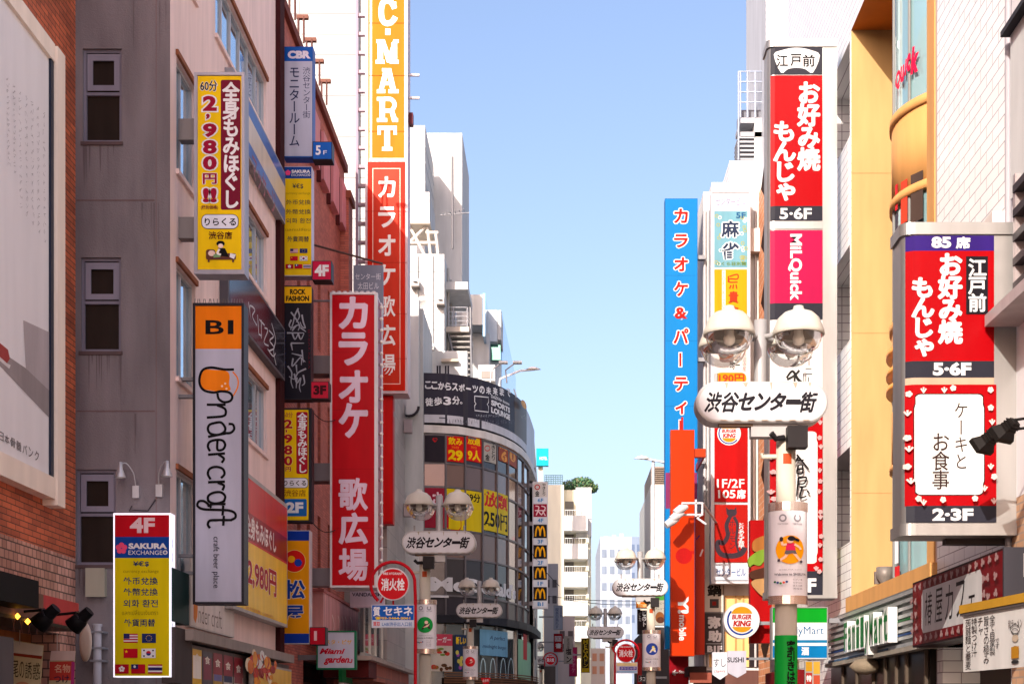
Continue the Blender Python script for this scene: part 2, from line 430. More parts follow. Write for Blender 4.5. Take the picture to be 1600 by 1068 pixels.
# ================================================================ building helpers
def shell(mb, x0, y0, x1, y1, z0, z1, m, skip='', roof=None):
    if 's' not in skip: mb.quad((x0, y0, z0), (x1, y0, z0), (x1, y0, z1), (x0, y0, z1), m)
    if 'e' not in skip: mb.quad((x1, y0, z0), (x1, y1, z0), (x1, y1, z1), (x1, y0, z1), m)
    if 'n' not in skip: mb.quad((x1, y1, z0), (x0, y1, z0), (x0, y1, z1), (x1, y1, z1), m)
    if 'w' not in skip: mb.quad((x0, y1, z0), (x0, y0, z0), (x0, y0, z1), (x0, y1, z1), m)
    if 't' not in skip: mb.quad((x0, y0, z1), (x1, y0, z1), (x1, y1, z1), (x0, y1, z1), roof or m)
    if 'b' in skip: mb.quad((x0, y0, z0), (x0, y1, z0), (x1, y1, z0), (x1, y0, z0), m)
def win(root, pl, u0, v0, u1, v1, depth, fr, glass, mull=(), rails=(), fw=.06, fd=.07, w=0, name='window'):
    f = MB(); a, b = w-depth, w-depth+fd
    f.pbox(pl, u0, v0, u0+fw, v1, a, b, fr); f.pbox(pl, u1-fw, v0, u1, v1, a, b, fr)
    f.pbox(pl, u0+fw, v0, u1-fw, v0+fw, a, b, fr); f.pbox(pl, u0+fw, v1-fw, u1-fw, v1, a, b, fr)
    for k in mull: x = u0+(u1-u0)*k; f.pbox(pl, x-fw*.5, v0+fw, x+fw*.5, v1-fw, a, b-.012, fr)
    for k in rails: x = v0+(v1-v0)*k; f.pbox(pl, u0+fw, x-fw*.5, u1-fw, x+fw*.5, a, b-.006, fr)
    o = f.obj(name, root)
    g = MB(); g.quad(pl.P(u0, v0, a+.02), pl.P(u1, v0, a+.02), pl.P(u1, v1, a+.02), pl.P(u0, v1, a+.02), glass); g.obj('pane', o)
    return o
BLUEGLASS = Mglass((175, 200, 215)); DARKGLASS = Mglass((52, 50, 52), .06, .35); BROWNPANE = M((46, 38, 34), .25, 0, .25)
LILAC = M((122, 118, 132), .5, .1); WFRAME = M((188, 186, 190), .45, .1)

# ================================================================ left: brick building with the big billboard (nearest)
XB = -8.72
BRICK1 = Mbrick('orange_brick', (222, 116, 76), (176, 90, 62), (84, 58, 46), .40, .10, .008, .5, .75, .6, .35)
BRICK2 = Mbrick('pale_brick', (222, 170, 150), (184, 134, 116), (96, 76, 68), .20, .15, .012, .5, .8, .7, .3)
r = thing('brick_building', 'orange brick building with pale brick base carrying the big grey billboard', 'building', (XB, 16, 0))
pl = lwall(XB)
m = MB(); m.wall(pl, -14, 4.57, 27.9, 19, [], 0, BRICK1); m.wall(pl, -14, 0, 27.9, 4.57, [(20.5, 0, 27.0, 3.15)], .5, BRICK2)
shell(m, -22, -14, XB, 27.88, 0, 19, BRICK1, 'e', M((110, 108, 106))); m.obj('wall', r)
m = MB(); m.quad(pl.P(20.5, 0, -.5), pl.P(27, 0, -.5), pl.P(27, 3.15, -.5), pl.P(20.5, 3.15, -.5), M((150, 86, 40), .6, 0, .4)); m.obj('shop_interior', r)
# billboard
r = thing('billboard', 'large grey poster billboard in a cream frame on the orange brick wall', 'billboard', (XB+.2, 23, 4))
pl = lwall(XB+.22)
def LB(px, py): return pl.hit(px, py)
u1, v0 = LB(84, 788); u1 = LB(86, 100)[0]; v1 = LB(80, 66)[1]+.05; v0 = LB(88, 780)[1]
m = MB(); m.pbox(pl, 14, v0+.05, u1-.1, v1-.05, -.2, -.06, M((238, 234, 235), .5, 0, .05, 0, .001)); m.obj('panel', r)
CREAM = M((250, 234, 218), .6, 0, .08)
m = MB(); m.pbox(pl, 14, v0, u1, v0+.36, -.22, 0, CREAM); m.pbox(pl, 14, v1-.3, u1, v1, -.22, 0, CREAM)
m.pbox(pl, u1+.02, v0-.1, u1+.42, v1-.02, -.22, .04, CREAM); m.obj('frame', r)
m = MB(); m.pbox(pl, u1-.14, v0+.36, u1, v1-.3, -.06, -.02, M((44, 50, 66), .35)); m.obj('edge_strip', r)
b = Board(r, Plane((XB+.16, 0), (0, 1)), .004)
b.poly('poster_art', M((158, 148, 148)), [(-40, 515), (0, 572), (79, 655), (79, 612), (40, 575), (0, 548), (-40, 520)])
b.poly('poster_art', M((186, 176, 178)), [(36, 500), (79, 520), (79, 612), (40, 575)])
b.poly('poster_art', M((168, 72, 70)), [(-14, 545), (10, 568), (15, 560), (12, 546), (0, 536), (-14, 530)])
b.poly('poster_art', M((222, 216, 214)), [(-14, 552), (14, 576), (16, 570), (10, 567), (-14, 545)])
for i, c in enumerate('日本骨髄バンク'): b.text('lettering', M((120, 112, 114)), c, -3+i*9.4, 672+i*5.0, 5+i*9.2, 690+i*5.2, .005)
for i in range(7): squiggle(b, 'small_print', M((172, 166, 168)), 9+i*7.6, 122+i*9, 13.5+i*7.6, (262 if i < 2 else 300)+i*14, 16, .7, True)
b.done()

# ================================================================ left: pinkish building (end wall facing the camera coloured darker for shade)
XL, YE = -7.0, 27.9
PINK = M((240, 214, 208), .8, 0, .10, .35, .06, .3, 60); END_SHADE = M((124, 116, 119), .85, 0, .16, .5, .14, .3, 45)  # end wall coloured darker than the facade to stand in for its shade
r = thing('stucco_building', 'pink stucco building with a shade darkened end wall and blue sky in its windows', 'building', (XL, 33, 0))
pe = front(YE); ps = lwall(XL)
def ER(x0, y0, x1, y1): a, b = pe.hit(x0, y0); c, d = pe.hit(x1, y1); return (a, d, c, b)
eh = [ER(129, 76, 190, 222), ER(126, 402, 189, 549), ER(119, 733, 181, 882)]
m = MB(); m.wall(pe, XB, 0, XL, 20.2, eh, .16, END_SHADE)
for y in (313, 642): # joints
    z = pe.hit(0, y)[1]; m.pbox(pe, XB+.02, z-.012, XL-.28, z+.012, 0, .006, M((112, 92, 92), .9))
m.pbox(pe, -7.26, .2, -7.245, 20, 0, .005, M((122, 102, 102), .9))
m.obj('end_wall', r)
sb_ = Board(r, pe, .003); random.seed(11)
for x0, x1, y in ((129, 190, 225), (126, 189, 552), (119, 181, 885)):
    for k in range(9):
        x = x0+(x1-x0)*random.random(); l_ = 14+random.random()*60; w_ = .6+random.random()*1.3
        sb_.poly('rain_stain', M((104, 94, 97), .9), [(x-w_, y), (x+w_, y), (x+w_*.4, y+l_*.7), (x, y+l_), (x-w_*.4, y+l_*.6)])
for k in range(10):
    x = 200+random.random()*60; y = random.choice([0, 315, 644])+2; l_ = 20+random.random()*70; w_ = .5+random.random()
    sb_.poly('rain_stain', M((108, 98, 101), .9), [(x-w_, y), (x+w_, y), (x+w_*.3, y+l_), (x-w_*.3, y+l_*.9)])
sb_.done()
ch = [(28.36, z-2.1, 29.86, z) for z in (17.7, 13.9, 10.08, 6.27)]
bh = [(31.6, 15.75, 37.2, 17.12), (31.6, 11.8, 37.2, 13.35), (31.6, 8.05, 37.2, 9.65)]
m = MB(); m.wall(ps, YE, 3.3, 39, 20.2, ch+bh, .2, PINK); m.wall(ps, YE, 0, 39, 3.3, [(28.2, .2, 38.4, 3.1)], .4, PINK)
shell(m, -22, YE, XL, 39, 0, 20.2, PINK, 'es', M((120, 118, 116)))
m.obj('wall', r)
m = MB()
for h in ch+bh: m.pbox(ps, h[0]-.06, h[3], h[2]+.06, h[3]+.1, 0, .05, M((150, 92, 66), .8)); m.pbox(ps, h[0]-.06, h[1]-.09, h[2]+.06, h[1], 0, .06, PINK)
m.obj('lintels', r)
for h in eh:
    o = win(r, pe, *h, .14, LILAC, BROWNPANE, (), (.53,), .055, .08)
    f = MB(); f.wall(pe, h[0]+.07, h[1]+(h[3]-h[1])*.56, h[2]-.05, h[3]-.08, [(h[0]+.17, h[1]+(h[3]-h[1])*.62, h[2]-.15, h[3]-.2)], .03, M((134, 130, 144), .5), -.05); f.obj('sash', o)
    f = MB(); f.pbox(pe, h[0]-.03, h[1]-.06, h[2]+.03, h[1], -.1, .03, M((92, 76, 76), .8)); f.obj('sill', o)
for h in ch: win(r, ps, *h, .14, WFRAME, BLUEGLASS, (.42,), (), .07)
for h in bh: win(r, ps, *h, .14, WFRAME, BLUEGLASS, (.17, .33, .5, .66, .83), (), .07)
m = MB(); m.quad(ps.P(28.2, .2, -.4), ps.P(38.4, .2, -.4), ps.P(38.4, 3.1, -.4), ps.P(28.2, 3.1, -.4), DARKGLASS); m.obj('shop_window', r)
m = MB(); m.pbox(ps, YE+.1, 3.1, 38.8, 3.3, -.05, .4, M((150, 138, 132), .5, .2)); m.obj('cornice', r)
m = MB(); m.pbox(ps, 38.4, 3.3, 39.0, 20.2, 0, .12, M((60, 26, 28), .8)); m.obj('dark_pier', r)

# wall fascias of the pink building
def side_sign(name, label, X, Y0, Y1, z0, z1, th, case):
    p = lwall(X); rr = thing(name, label, 'sign', p.P((Y0+Y1)/2, z0, -th))
    q = MB(); q.pbox(p, Y0, z0, Y1, z1, -th, 0, case); q.obj('casing', rr)
    return Board(rr, p)
b = side_sign('wall_sign', 'blue and cream wall sign under the topmost band of windows', -6.82, 32.5, 38.75, 14.15, 15.45, .18, (150, 148, 156))
b.rectuv('face_panel', M((60, 92, 160), .3), 32.6, 14.2, 38.7, 15.4); b.rectuv('face_panel', M((206, 186, 160), .3), 32.6, 14.5, 38.7, 15.08)
b.text('lettering', M((150, 86, 90)), 'マッサージ', 394, 236, 430, 342, .01); b.done()
b = side_sign('wall_sign', 'black wall sign with white scrawled lettering above a shop window', -6.82, 32.0, 38.7, 10.2, 11.5, .18, (96, 92, 98))
b.rectuv('face_panel', M((30, 28, 38), .15), 32.1, 10.25, 38.62, 11.45)
for q in ([(388, 472), (392, 500), (390, 478), (398, 484), (394, 494), (401, 508)], [(402, 492), (404, 520)], [(404, 522), (408, 524)], [(408, 500), (408, 528)], [(405, 499), (413, 508)], [(413, 512), (418, 516), (412, 534), (419, 540)],
          [(420, 516), (427, 525), (421, 532), (428, 543), (420, 548)], [(418, 545), (426, 556), (430, 552)], [(424, 505), (430, 530), (427, 548), (431, 570)]): b.stroke('lettering', M((190, 190, 196)), q, 2.4)
b.done()
b = side_sign('wall_sign', 'yellow wall sign with red band showing a massage price', -6.72, 32.0, 38.5, 3.98, 7.05, .25, (176, 170, 166))
b.rectuv('face_panel', M((250, 204, 60), .25), 32.1, 4.05, 38.42, 6.95); b.rectuv('face_panel', M((206, 52, 44), .25), 32.1, 5.55, 38.42, 6.95)
b.rectuv('face_panel', M((150, 30, 34), .25), 32.1, 5.6, 38.42, 6.2)
b.text('lettering', M((236, 220, 214)), '全身もみほぐし', 384, 800, 431, 865, .035)
b.text('price', M((240, 225, 205)), '2,980円', 386, 868, 432, 936, .06); b.text('price', M((172, 24, 40)), '2,980円', 386.5, 869, 431.5, 935, .03)
b.text('small_print', M((190, 110, 40)), '10分延長 1,000円 ~', 384, 945, 431, 968, .0); b.done()
b = side_sign('wall_sign', 'white wall board with an orange glass and slim brown lettering under the beer sign', -6.9, 29.0, 32.98, 3.42, 4.75, .1, (205, 196, 192))
b.rectuv('face_panel', M((218, 206, 200), .4), 29.03, 3.45, 32.95, 4.72)
b.poly('emblem', M((226, 130, 40)), [(302, 935), (309, 937), (308, 962), (305, 973), (302, 965)])
b.text('lettering', M((96, 74, 62)), 'nder craft', 310, 943, 346, 982, -.012); b.done()
# poster strips in the shop front below
p = lwall(-6.75); rr = thing('poster_rack', 'row of narrow coloured menu posters under the cornice of the pink building', 'posters', p.P(31, .5, -.2))
q = MB(); q.pbox(p, 28.6, .3, 39.0, 3.05, -.2, -.02, (110, 100, 98)); q.obj('backboard', rr); b = Board(rr, p, -.016)
cs = [((140, 130, 130), (200, 120, 60)), ((225, 178, 40), (240, 235, 225)), ((82, 76, 86), (130, 50, 70)), ((190, 150, 60), (110, 106, 160)), ((200, 190, 178), (50, 56, 92)), ((205, 198, 186), (140, 50, 64))]
for i, (c0, c1) in enumerate(cs):
    x0 = 286+i*16.0; x1 = x0+14.2; y0 = 993+i*4.4
    u0 = p.hit(x0, y0)[0]; u1 = p.hit(x1, y0)[0]; z1 = 2.98
    k = 'poster#%d' % i
    b.rectuv(k, M(c0, .3), u0, .5, u1, z1); b.rectuv(k, M(c1, .3), u0+.04, z1-.55, u1-.04, z1-.12); b.rectuv(k, M(c1, .3), u0+.1, 1.0, u1-.1, 1.5)
    if i in (3, 4, 5): b.rectuv(k, M((150, 50, 62), .3), u0, z1-.42, u1, z1)
    b.text('lettering', M((235, 228, 215)), '食', x0+3, y0+22, x1-3, y0+36, .02)
b.done()
p = lwall(-6.6); rr = thing('food_poster', 'yellow poster with orange food pictures at the end of the menu posters', 'poster', p.P(36, .5, -.1))
q = MB(); q.pbox(p, 33.55, .6, 38.4, 2.92, -.1, 0, (170, 160, 150)); q.obj('backboard', rr); b = Board(rr, p)
b.rectuv('picture', M((238, 190, 84), .2), 33.6, .7, 38.35, 2.87)
for i in range(26):
    x = 384+random.random()*50; y = 1016+(x-384)*.28+random.random()*46; c = random.choice([(222, 110, 30), (200, 60, 40), (245, 225, 190), (236, 150, 40), (160, 40, 30), (235, 232, 225)])
    b.disc('picture', M(c, .25), x, y, 2+random.random()*4, 4+random.random()*8, 9)
for x in (400, 408, 417): b.stroke('lettering', M((176, 30, 34)), [(x, 1020+(x-400)*.3), (x+1+random.random()*3, 1034), (x-1, 1046), (x+3, 1060)], 3)
b.done()

# ================================================================ left: red brown brick building
XR = -7.0
RBRICK = Mbrick('red_brown_brick', (196, 106, 86), (168, 86, 72), (140, 84, 74), .30, .08, .008, .5, .8, .6, .22)
r = thing('brick_building', 'red brown brick building with a sloping row of pink bays below its roof edge', 'building', (XR, 45, 0))
pl = lwall(XR)
wh = []
for z in (5.4, 9.0, 12.6):
    for y in (41.6, 43.2, 45.2, 47.2): wh.append((y, z, y+.55, z+2.3))
sh = [(42.6, .1, 50.2, 3.4)]
m = MB(); m.wall(pl, 39, 0, 50.9, 19.8, wh+sh, .3, RBRICK); shell(m, -22, 39, XR, 50.9, 0, 19.8, RBRICK, 'e', M((120, 100, 96)))
m.obj('wall', r)
for h in wh: win(r, pl, *h, .25, M((70, 40, 40), .6), DARKGLASS, (), (.5,), .05)
m = MB(); m.pbox(pl, 42.6, .1, 50.2, 3.4, -.3, -.25, DARKGLASS); m.obj('shop_window', r)
m = MB()
m.pbox(pl, 38.95, 19.8, 50.95, 20.05, -.3, .12, M((120, 66, 58), .7)); m.obj('roof_edge', r)
for i in range(5):
    q = MB(); y = 41.2+i*1.95; q.pbox(pl, y, 17.55, y+1.25, 18.95, 0, .2, M((206, 132, 136), .6)); q.obj('bay', r)
    q = MB(); q.pbox(pl, y-.12, 17.45, y-.002, 18.95, 0, .12, M((90, 40, 40), .7)); q.obj('bay_shadow', r)  # dark strip standing in for the shadow beside each bay
q = MB(); q.pbox(pl, 49.9, 15.2, 50.85, 18.6, 0, .28, RBRICK); q.pbox(pl, 49.8, 18.6, 50.95, 18.85, 0, .36, M((140, 76, 58), .7)); q.obj('pier', r)
# rooftop rails and cornice pieces seen above the sign column
q = MB()
for i in range(6):
    y = 39.3+i*1.4; q.tube([pl.P(y, 20.0, -.05), pl.P(y, 20.9, -.05)], .03, M((90, 60, 56)), 6)
    q.pbox(pl, y-.02, 20.88, y+.12, 20.98, -.1, .22, M((112, 76, 66), .7)); q.tube([pl.P(y, 20.93, .1), pl.P(y, 20.2, .1)], .03, M((90, 60, 56)), 6)
q.obj('roof_rail', r)
# pink shop fascia, glass and canopies under it
p = lwall(-6.5); rr = thing('glass_fascia', 'pinkish translucent fascia above the pizza sign', 'fascia', p.P(47, 3.9, -.4))
q = MB(); q.pbox(p, 43.0, 3.95, 50.6, 5.25, -.4, 0, M((240, 178, 178), .25, 0, .3)); q.obj('panel', rr)
q = MB(); q.pbox(p, 42.9, 5.25, 50.7, 5.33, -.45, .03, M((186, 110, 106), .5)); q.pbox(p, 42.9, 3.85, 50.7, 3.95, -.45, .03, M((186, 110, 106), .5)); q.obj('frame', rr)
b = Board(rr, p, .003)
for x in (521, 530, 536, 541, 549): b.stroke('painted_reflections', M((240, 214, 206), .3), [(x-2, 958+(x-500)*.1), (x+1, 975), (x-1, 992), (x, 1002)], (2.4, 1.2))  # pale streaks painted as reflections on the fascia glass
b.done()

# ================================================================ left: tall white panelled building
r = thing('panel_building', 'tall white panelled building behind the orange and red vertical sign', 'building', (-14, 85, 0))
WP = Mbrick('white_panel', (152, 151, 150), (145, 145, 145), (96, 95, 98), 9.0, 1.12, .03, .0, .45, .3, .10)
YW = 84.0; m = MB(); shell(m, -30, YW, Xat(574, YW), YW+1.5, 0, 47, WP); m.obj('wall', r)
m = MB(); m.tube([(Xat(560.5, YW), YW-.1, .2), (Xat(560.5, YW), YW-.1, 47)], .08, M((110, 112, 122)), 8); m.obj('downpipe', r)
r = thing('stone_building', 'low stone tiled building under the giant orange and red sign', 'building', (-6, 54, 0))
MARB = Mbrick('marble_tile', (176, 166, 160), (150, 140, 136), (120, 114, 112), 1.1, .62, .012, .5, .3, .2, .3)
m = MB(); m.quad((-5.62, 51.2, 3.4), (-5.62, 57.4, 3.4), (-5.62, 57.4, 13.4), (-5.62, 51.2, 13.4), MARB); shell(m, -22, 51.2, -5.62, 57.4, 3.4, 13.4, MARB, 'eb', M((150, 148, 146))); shell(m, -22, 51.2, -6.1, 57.4, 0, 3.4, M((90, 84, 84))); m.obj('wall', r)
pl = lwall(-5.6)
m = MB(); m.pbox(pl, 51.3, .1, 57.4, 3.4, -.3, -.1, DARKGLASS)
m.obj('shop_window', r)
p = lwall(-5.75); rr = thing('shop_glazing', 'tall shop window band above the brick coloured canopy', 'window', p.P(52, 3.5, -.2))
q = MB(); q.pbox(p, 46, 3.7, 51.1, 5.6, -.1, 0, Mglass((120, 122, 124), .05, .5)); q.obj('pane', rr)
q = MB()
for y in (46, 47.5, 49, 50.9): q.pbox(p, y, 3.7, y+.08, 5.6, 0, .04, STEEL)
q.pbox(p, 45.95, 5.6, 51.15, 5.7, -.1, .05, STEEL); q.pbox(p, 45.95, 3.6, 51.15, 3.7, -.1, .05, STEEL); q.obj('frame', rr)
p = lwall(-5.45); rr = thing('shop_canopy', 'sloping brown and brick coloured canopy behind the fire hydrant post', 'canopy', p.P(48, 3.0, -1))
q = MB(); q.pbox(p, 43.6, 3.38, 57, 3.5, -1.2, .25, M((176, 160, 150), .5)); q.obj('slab', rr)
q = MB(); q.pbox(p, 46, 2.86, 57, 3.38, -1.2, 0, Mbrick('canopy_brick', (178, 96, 72), (150, 78, 60), (130, 90, 80), .6, .5, .02)); q.obj('valance', rr)
q = MB(); q.pbox(p, 44, 2.9, 45.95, 3.38, -1.2, .1, M((88, 28, 28), .6)); q.obj('awning', rr)
q = MB(); q.pbox(lwall(-6.0), 43.2, 2.75, 45.4, 3.3, -.1, 0, M((28, 120, 66), .5)); o = q.obj('fascia_board'); tag(o, 'green shop fascia board to the right of the pizza sign', 'fascia')
q = MB(); q.pbox(lwall(-6.0), 43.2, .6, 45.4, 2.73, -.1, 0, M((206, 196, 196), .5)); o = q.obj('white_shutter'); tag(o, 'white shop panel under the green fascia board', 'panel')

# ================================================================ left: white buildings and rooftops behind the round corner building
WPLAIN = M((196, 196, 194), .6, 0, .12, .1, .08)
r = thing('white_building', 'white building with a rounded duct beside the curved corner building', 'building', (-6.2, 60, 0))
m = MB(); shell(m, Xat(622, 57.6), 57.6, Xat(661, 57.6), 61.9, 0, Zat(482, 57.6), WPLAIN); m.obj('wall', r)
pf = front(57.6)
m = MB(); 
u0, u1 = Xat(637, 57.6), Xat(656, 57.6); z0, z1 = Zat(652, 57.6), Zat(470, 57.6)
pts = [(u0, z1), (u0, z0)]+[(u1-.35+.35*math.sin(t), z0+.35-.35*math.cos(t)) for t in [i*math.pi/10 for i in range(6)]]+[(u1, z1)]
n_ = len(pts)
m.add([(x, 57.57, z) for x, z in pts]+[(x, 57.1, z) for x, z in pts], [tuple(range(n_, 2*n_))]+[(i, (i+1) % n_, n_+(i+1) % n_, n_+i) for i in range(n_)], WPLAIN)
m.obj('duct', r)
m = MB(); m.tube([(u0, 57.08, z0)]+[(x, 57.08, z-.04) for x, z in pts[1:8]], .05, M((50, 46, 50)), 6); m.obj('duct_seam', r)
q = MB(); q.lathe((Xat(661, 60), 60, Zat(488, 60)), [(.02, 0), (.2, .06), (.3, .2)], WPLAIN, 16); 
for v in range(len(q.v)): x, y, z = q.v[v]; q.v[v] = (x, 60-(z-Zat(488, 60))*1.2, Zat(488, 60)+(y-60)*1.3)
q.tube([(Xat(661, 60), 60, Zat(488, 60)), (Xat(661, 60), 60.4, Zat(520, 60))], .04, GREYM, 6); o = q.obj('satellite_dish'); tag(o, 'pale satellite dish standing on the white building roof', 'dish')
r = thing('white_building', 'taller white block with stair landings on its right side, above the curved billboard', 'building', (-5, 66, 0))
m = MB(); shell(m, Xat(600, 63), 63, Xat(694, 63), 71, 0, Zat(397, 63), WPLAIN); m.obj('wall', r)
m = MB(); m.box(Xat(694, 64), 64, Zat(452, 64), Xat(731, 64), 67.5, Zat(440, 64), WPLAIN); m.obj('canopy_slab', r)
m = MB(); m.box(Xat(694, 64), 64, Zat(518, 64), Xat(733, 64), 67, Zat(510, 64), M((190, 180, 168))); m.obj('landing', r)
m = MB(); YS = 64.2
for i in range(8):
    m.box(Xat(704+i*1.8, YS), YS, Zat(526+i*8.6, YS), Xat(734, YS), YS+.9, Zat(523.4+i*8.6, YS), M((150, 146, 142)))
m.tube([(Xat(700, YS), YS, Zat(520, YS)), (Xat(720, YS), YS, Zat(600, YS))], .05, GREYM, 6); m.tube([(Xat(735, YS), YS, Zat(480, YS)), (Xat(737, YS), YS, Zat(610, YS))], .05, GREYM, 6)
m.obj('stair', r)
m = MB()
for k in range(5): 
    z = Zat(508-k*7, 64.05); m.tube([(Xat(701, 64), 64.05, z), (Xat(730, 64), 64.05, z), (Xat(734, 64), 66, z)], .018, M((190, 190, 194)), 5)
for x in (701, 708, 730): m.tube([(Xat(x, 64), 64.05, Zat(510, 64)), (Xat(x, 64), 64.05, Zat(480, 64))], .022, M((170, 170, 176)), 5)
m.obj('railing', r)
q = MB(); q.box(Xat(665, 62.2), 62.2, 13, Xat(730, 62.2), 62.9, Zat(548, 62.2), WPLAIN)
q.box(Xat(690, 62.1), 61.9, Zat(566, 62.1), Xat(716, 62.1), 62.2, Zat(562, 62.1), M((196, 180, 160))); q.obj('low_wing', r)
for x in (681, 694):
    win(r, front(62.2), Xat(x, 62.2), Zat(586, 62.2), Xat(x+9, 62.2), Zat(570, 62.2), .0, WFRAME, M((40, 42, 52), .2), (.5,), (), .03, .05)
q = MB(); X_ = Xat(694, 63)
for y0 in (64.5, 66.2, 68.4): q.tube([(X_+.06, y0, 10), (X_+.06, y0, Zat(402, 63))], .05, M((170, 168, 164), .5), 6)
for x in (652, 676): q.tube([(Xat(x, 63), 62.94, 12), (Xat(x, 63), 62.94, Zat(400, 63))], .045, M((186, 184, 180), .5), 6)
q.obj('downpipes', r)
q = MB()
for y in (425, 470, 515, 560): q.box(Xat(600, 63), 62.985, Zat(y, 63), Xat(694, 63), 63, Zat(y-.7, 63), M((150, 148, 146), .6))
q.obj('wall_joints', r)
for x, y in ((668, 540), (684, 468), (645, 440)):
    q = MB(); q.box(Xat(x, 63), 62.55, Zat(y+11, 63), Xat(x+11, 63), 62.93, Zat(y, 63), M((190, 188, 184), .5)); q.box(Xat(x-1, 63), 62.5, Zat(y+13, 63), Xat(x+12, 63), 62.95, Zat(y+11.2, 63), M((110, 104, 100), .6)); q.lathe((Xat(x+5.5, 63), 62.53, Zat(y+5.5, 63)), [(0, 0), (.1, .0)], M((80, 80, 84)), 12); q.obj('air_conditioner', r)
# roof cube on a truss
YT = 66.5; r = thing('roof_plant_room', 'white roof cabin standing on a steel truss beside the red sign', 'roof cabin', (Xat(650, YT), YT, Zat(395, YT)))
m = MB(); m.box(Xat(612, YT), YT, Zat(347, YT), Xat(671, YT), YT+3, Zat(300, YT), WPLAIN); m.obj('cabin', r)
m = MB(); m.box(Xat(612, YT), YT-.06, Zat(350, YT), Xat(672, YT), YT+3, Zat(347, YT), M((190, 178, 160))); m.obj('floor_edge', r)
m = MB(); TR = M((186, 180, 172), .5)
for (x0, y0, x1, y1) in ((618, 396, 663, 352), (640, 352, 663, 396), (667, 352, 672, 396), (680, 360, 684, 396), (640, 376, 684, 376), (664, 360, 684, 360), (640, 396, 684, 396)):
    m.tube([(Xat(x0, YT), YT+.3, Zat(y0, YT)), (Xat(x1, YT), YT+.3, Zat(y1, YT))], .075, TR, 6)
m.obj('truss', r)
r = thing('white_tower', 'slim white tower rising right behind the orange sign', 'building', (-6.5, 74, 0))
Yq_ = 71.2; m = MB(); shell(m, Xat(626, Yq_), Yq_, Xat(664, Yq_), 76.4, 0, Zat(196, Yq_), WPLAIN); m.obj('wall', r)
m = MB()
for y in (230, 255, 285): m.box(Xat(664, Yq_)-.02, Yq_-.02, Zat(y, Yq_), Xat(664, Yq_)+.02, 76.3, Zat(y, Yq_)+.05, M((180, 184, 190)))
m.obj('panel_joints', r)
r = thing('white_tower', 'wide white tower with a tall aerial in front, beside the open sky', 'building', (-6, 80, 0))
m = MB(); shell(m, Xat(640, 77), 77, Xat(722, 77), 83.2, 0, Zat(208, 77), WPLAIN); m.obj('wall', r)
m = MB(); m.box(Xat(702, 77), 78, Zat(208, 77), Xat(719, 77), 80, Zat(204, 77), WPLAIN); m.obj('roof_box', r)
q = MB(); q.tube([(Xat(707, 68), 68, Zat(430, 72)), (Xat(707, 68), 68, Zat(294, 72))], .05, M((110, 108, 112)), 6)
q.tube([(Xat(688, 72), 72, Zat(336, 72)), (Xat(732, 72), 72.5, Zat(327, 72))], .03, M((150, 150, 154)), 5)
for x in (692, 698, 704, 711, 718, 725): q.tube([(Xat(x, 72), 71.6, Zat(338-(x-688)*.2, 72)), (Xat(x, 72), 72.4, Zat(333-(x-688)*.2, 72))], .02, M((150, 150, 154)), 4)
o = q.obj('aerial'); tag(o, 'thin grey television aerial standing before the wide white tower', 'aerial')
# glazed upper building
YG = 74; r = thing('glass_building', 'pale blue glazed building with stepped white boxes above the curved billboard', 'building', (-3.6, 78, 0))
m = MB(); m.box(Xat(722, YG), YG, Zat(507, YG), Xat(754, YG), YG+3, Zat(460, YG), WPLAIN); m.obj('white_box', r)
m = MB(); m.box(Xat(754, YG)+.01, YG, Zat(525, YG), Xat(758, YG), YG+8, Zat(458, YG), Mglass((120, 170, 205))); m.obj('glass_fin', r)
m = MB(); m.box(Xat(735, YG), YG+1.5, Zat(600, YG), Xat(762, YG), YG+3, Zat(508, YG), WPLAIN); m.obj('lower_wall', r)
m = MB(); m.box(Xat(760, 77), 77, Zat(533, 77), Xat(777, 77), 79.5, Zat(484, 77), M((196, 206, 212), .4)); m.box(Xat(777, 77)+.01, 77.05, Zat(530, 77), Xat(783, 77), 80, Zat(484, 77), WPLAIN); m.obj('grey_box', r)
m = MB(); m.box(Xat(755, 77.6), 77.6, Zat(562, 77.6), Xat(782, 77.6), 80, Zat(537, 77.6), Mglass((110, 165, 150))); m.obj('green_glass', r)
m = MB(); m.box(Xat(752, 78), 78, 0, Xat(783, 78), 84, Zat(562, 78), M((190, 204, 214), .4)); m.obj('body', r)
m = MB(); a0 = (Xat(784, 79), 79); a1 = (Xat(806, 90), 90)
m.add([(a0[0], a0[1], 8), (a1[0], a1[1], 8), (a1[0], a1[1], Zat(590, 90)), (a0[0], a0[1], Zat(486, 79)), (a0[0]-.1, a0[1]+.1, 8), (a1[0]-.1, a1[1], 8), (a1[0]-.1, a1[1], Zat(590, 90)), (a0[0]-.1, a0[1]+.1, Zat(486, 79))],
      [(0, 1, 2, 3), (7, 6, 5, 4), (0, 3, 7, 4), (1, 5, 6, 2), (3, 2, 6, 7)], Mglass((120, 165, 205))); m.obj('glass_screen', r)
q = MB(); q.box(Xat(748, 63), 62.6, Zat(598, 63), Xat(774, 63), 64, Zat(573, 63), WPLAIN); q.box(Xat(753, 63), 62.57, Zat(594, 63), Xat(770, 63), 62.61, Zat(583, 63), M((150, 140, 134))); o = q.obj('roof_unit'); tag(o, 'white rooftop plant unit with grey grille behind the curved billboard', 'roof unit')

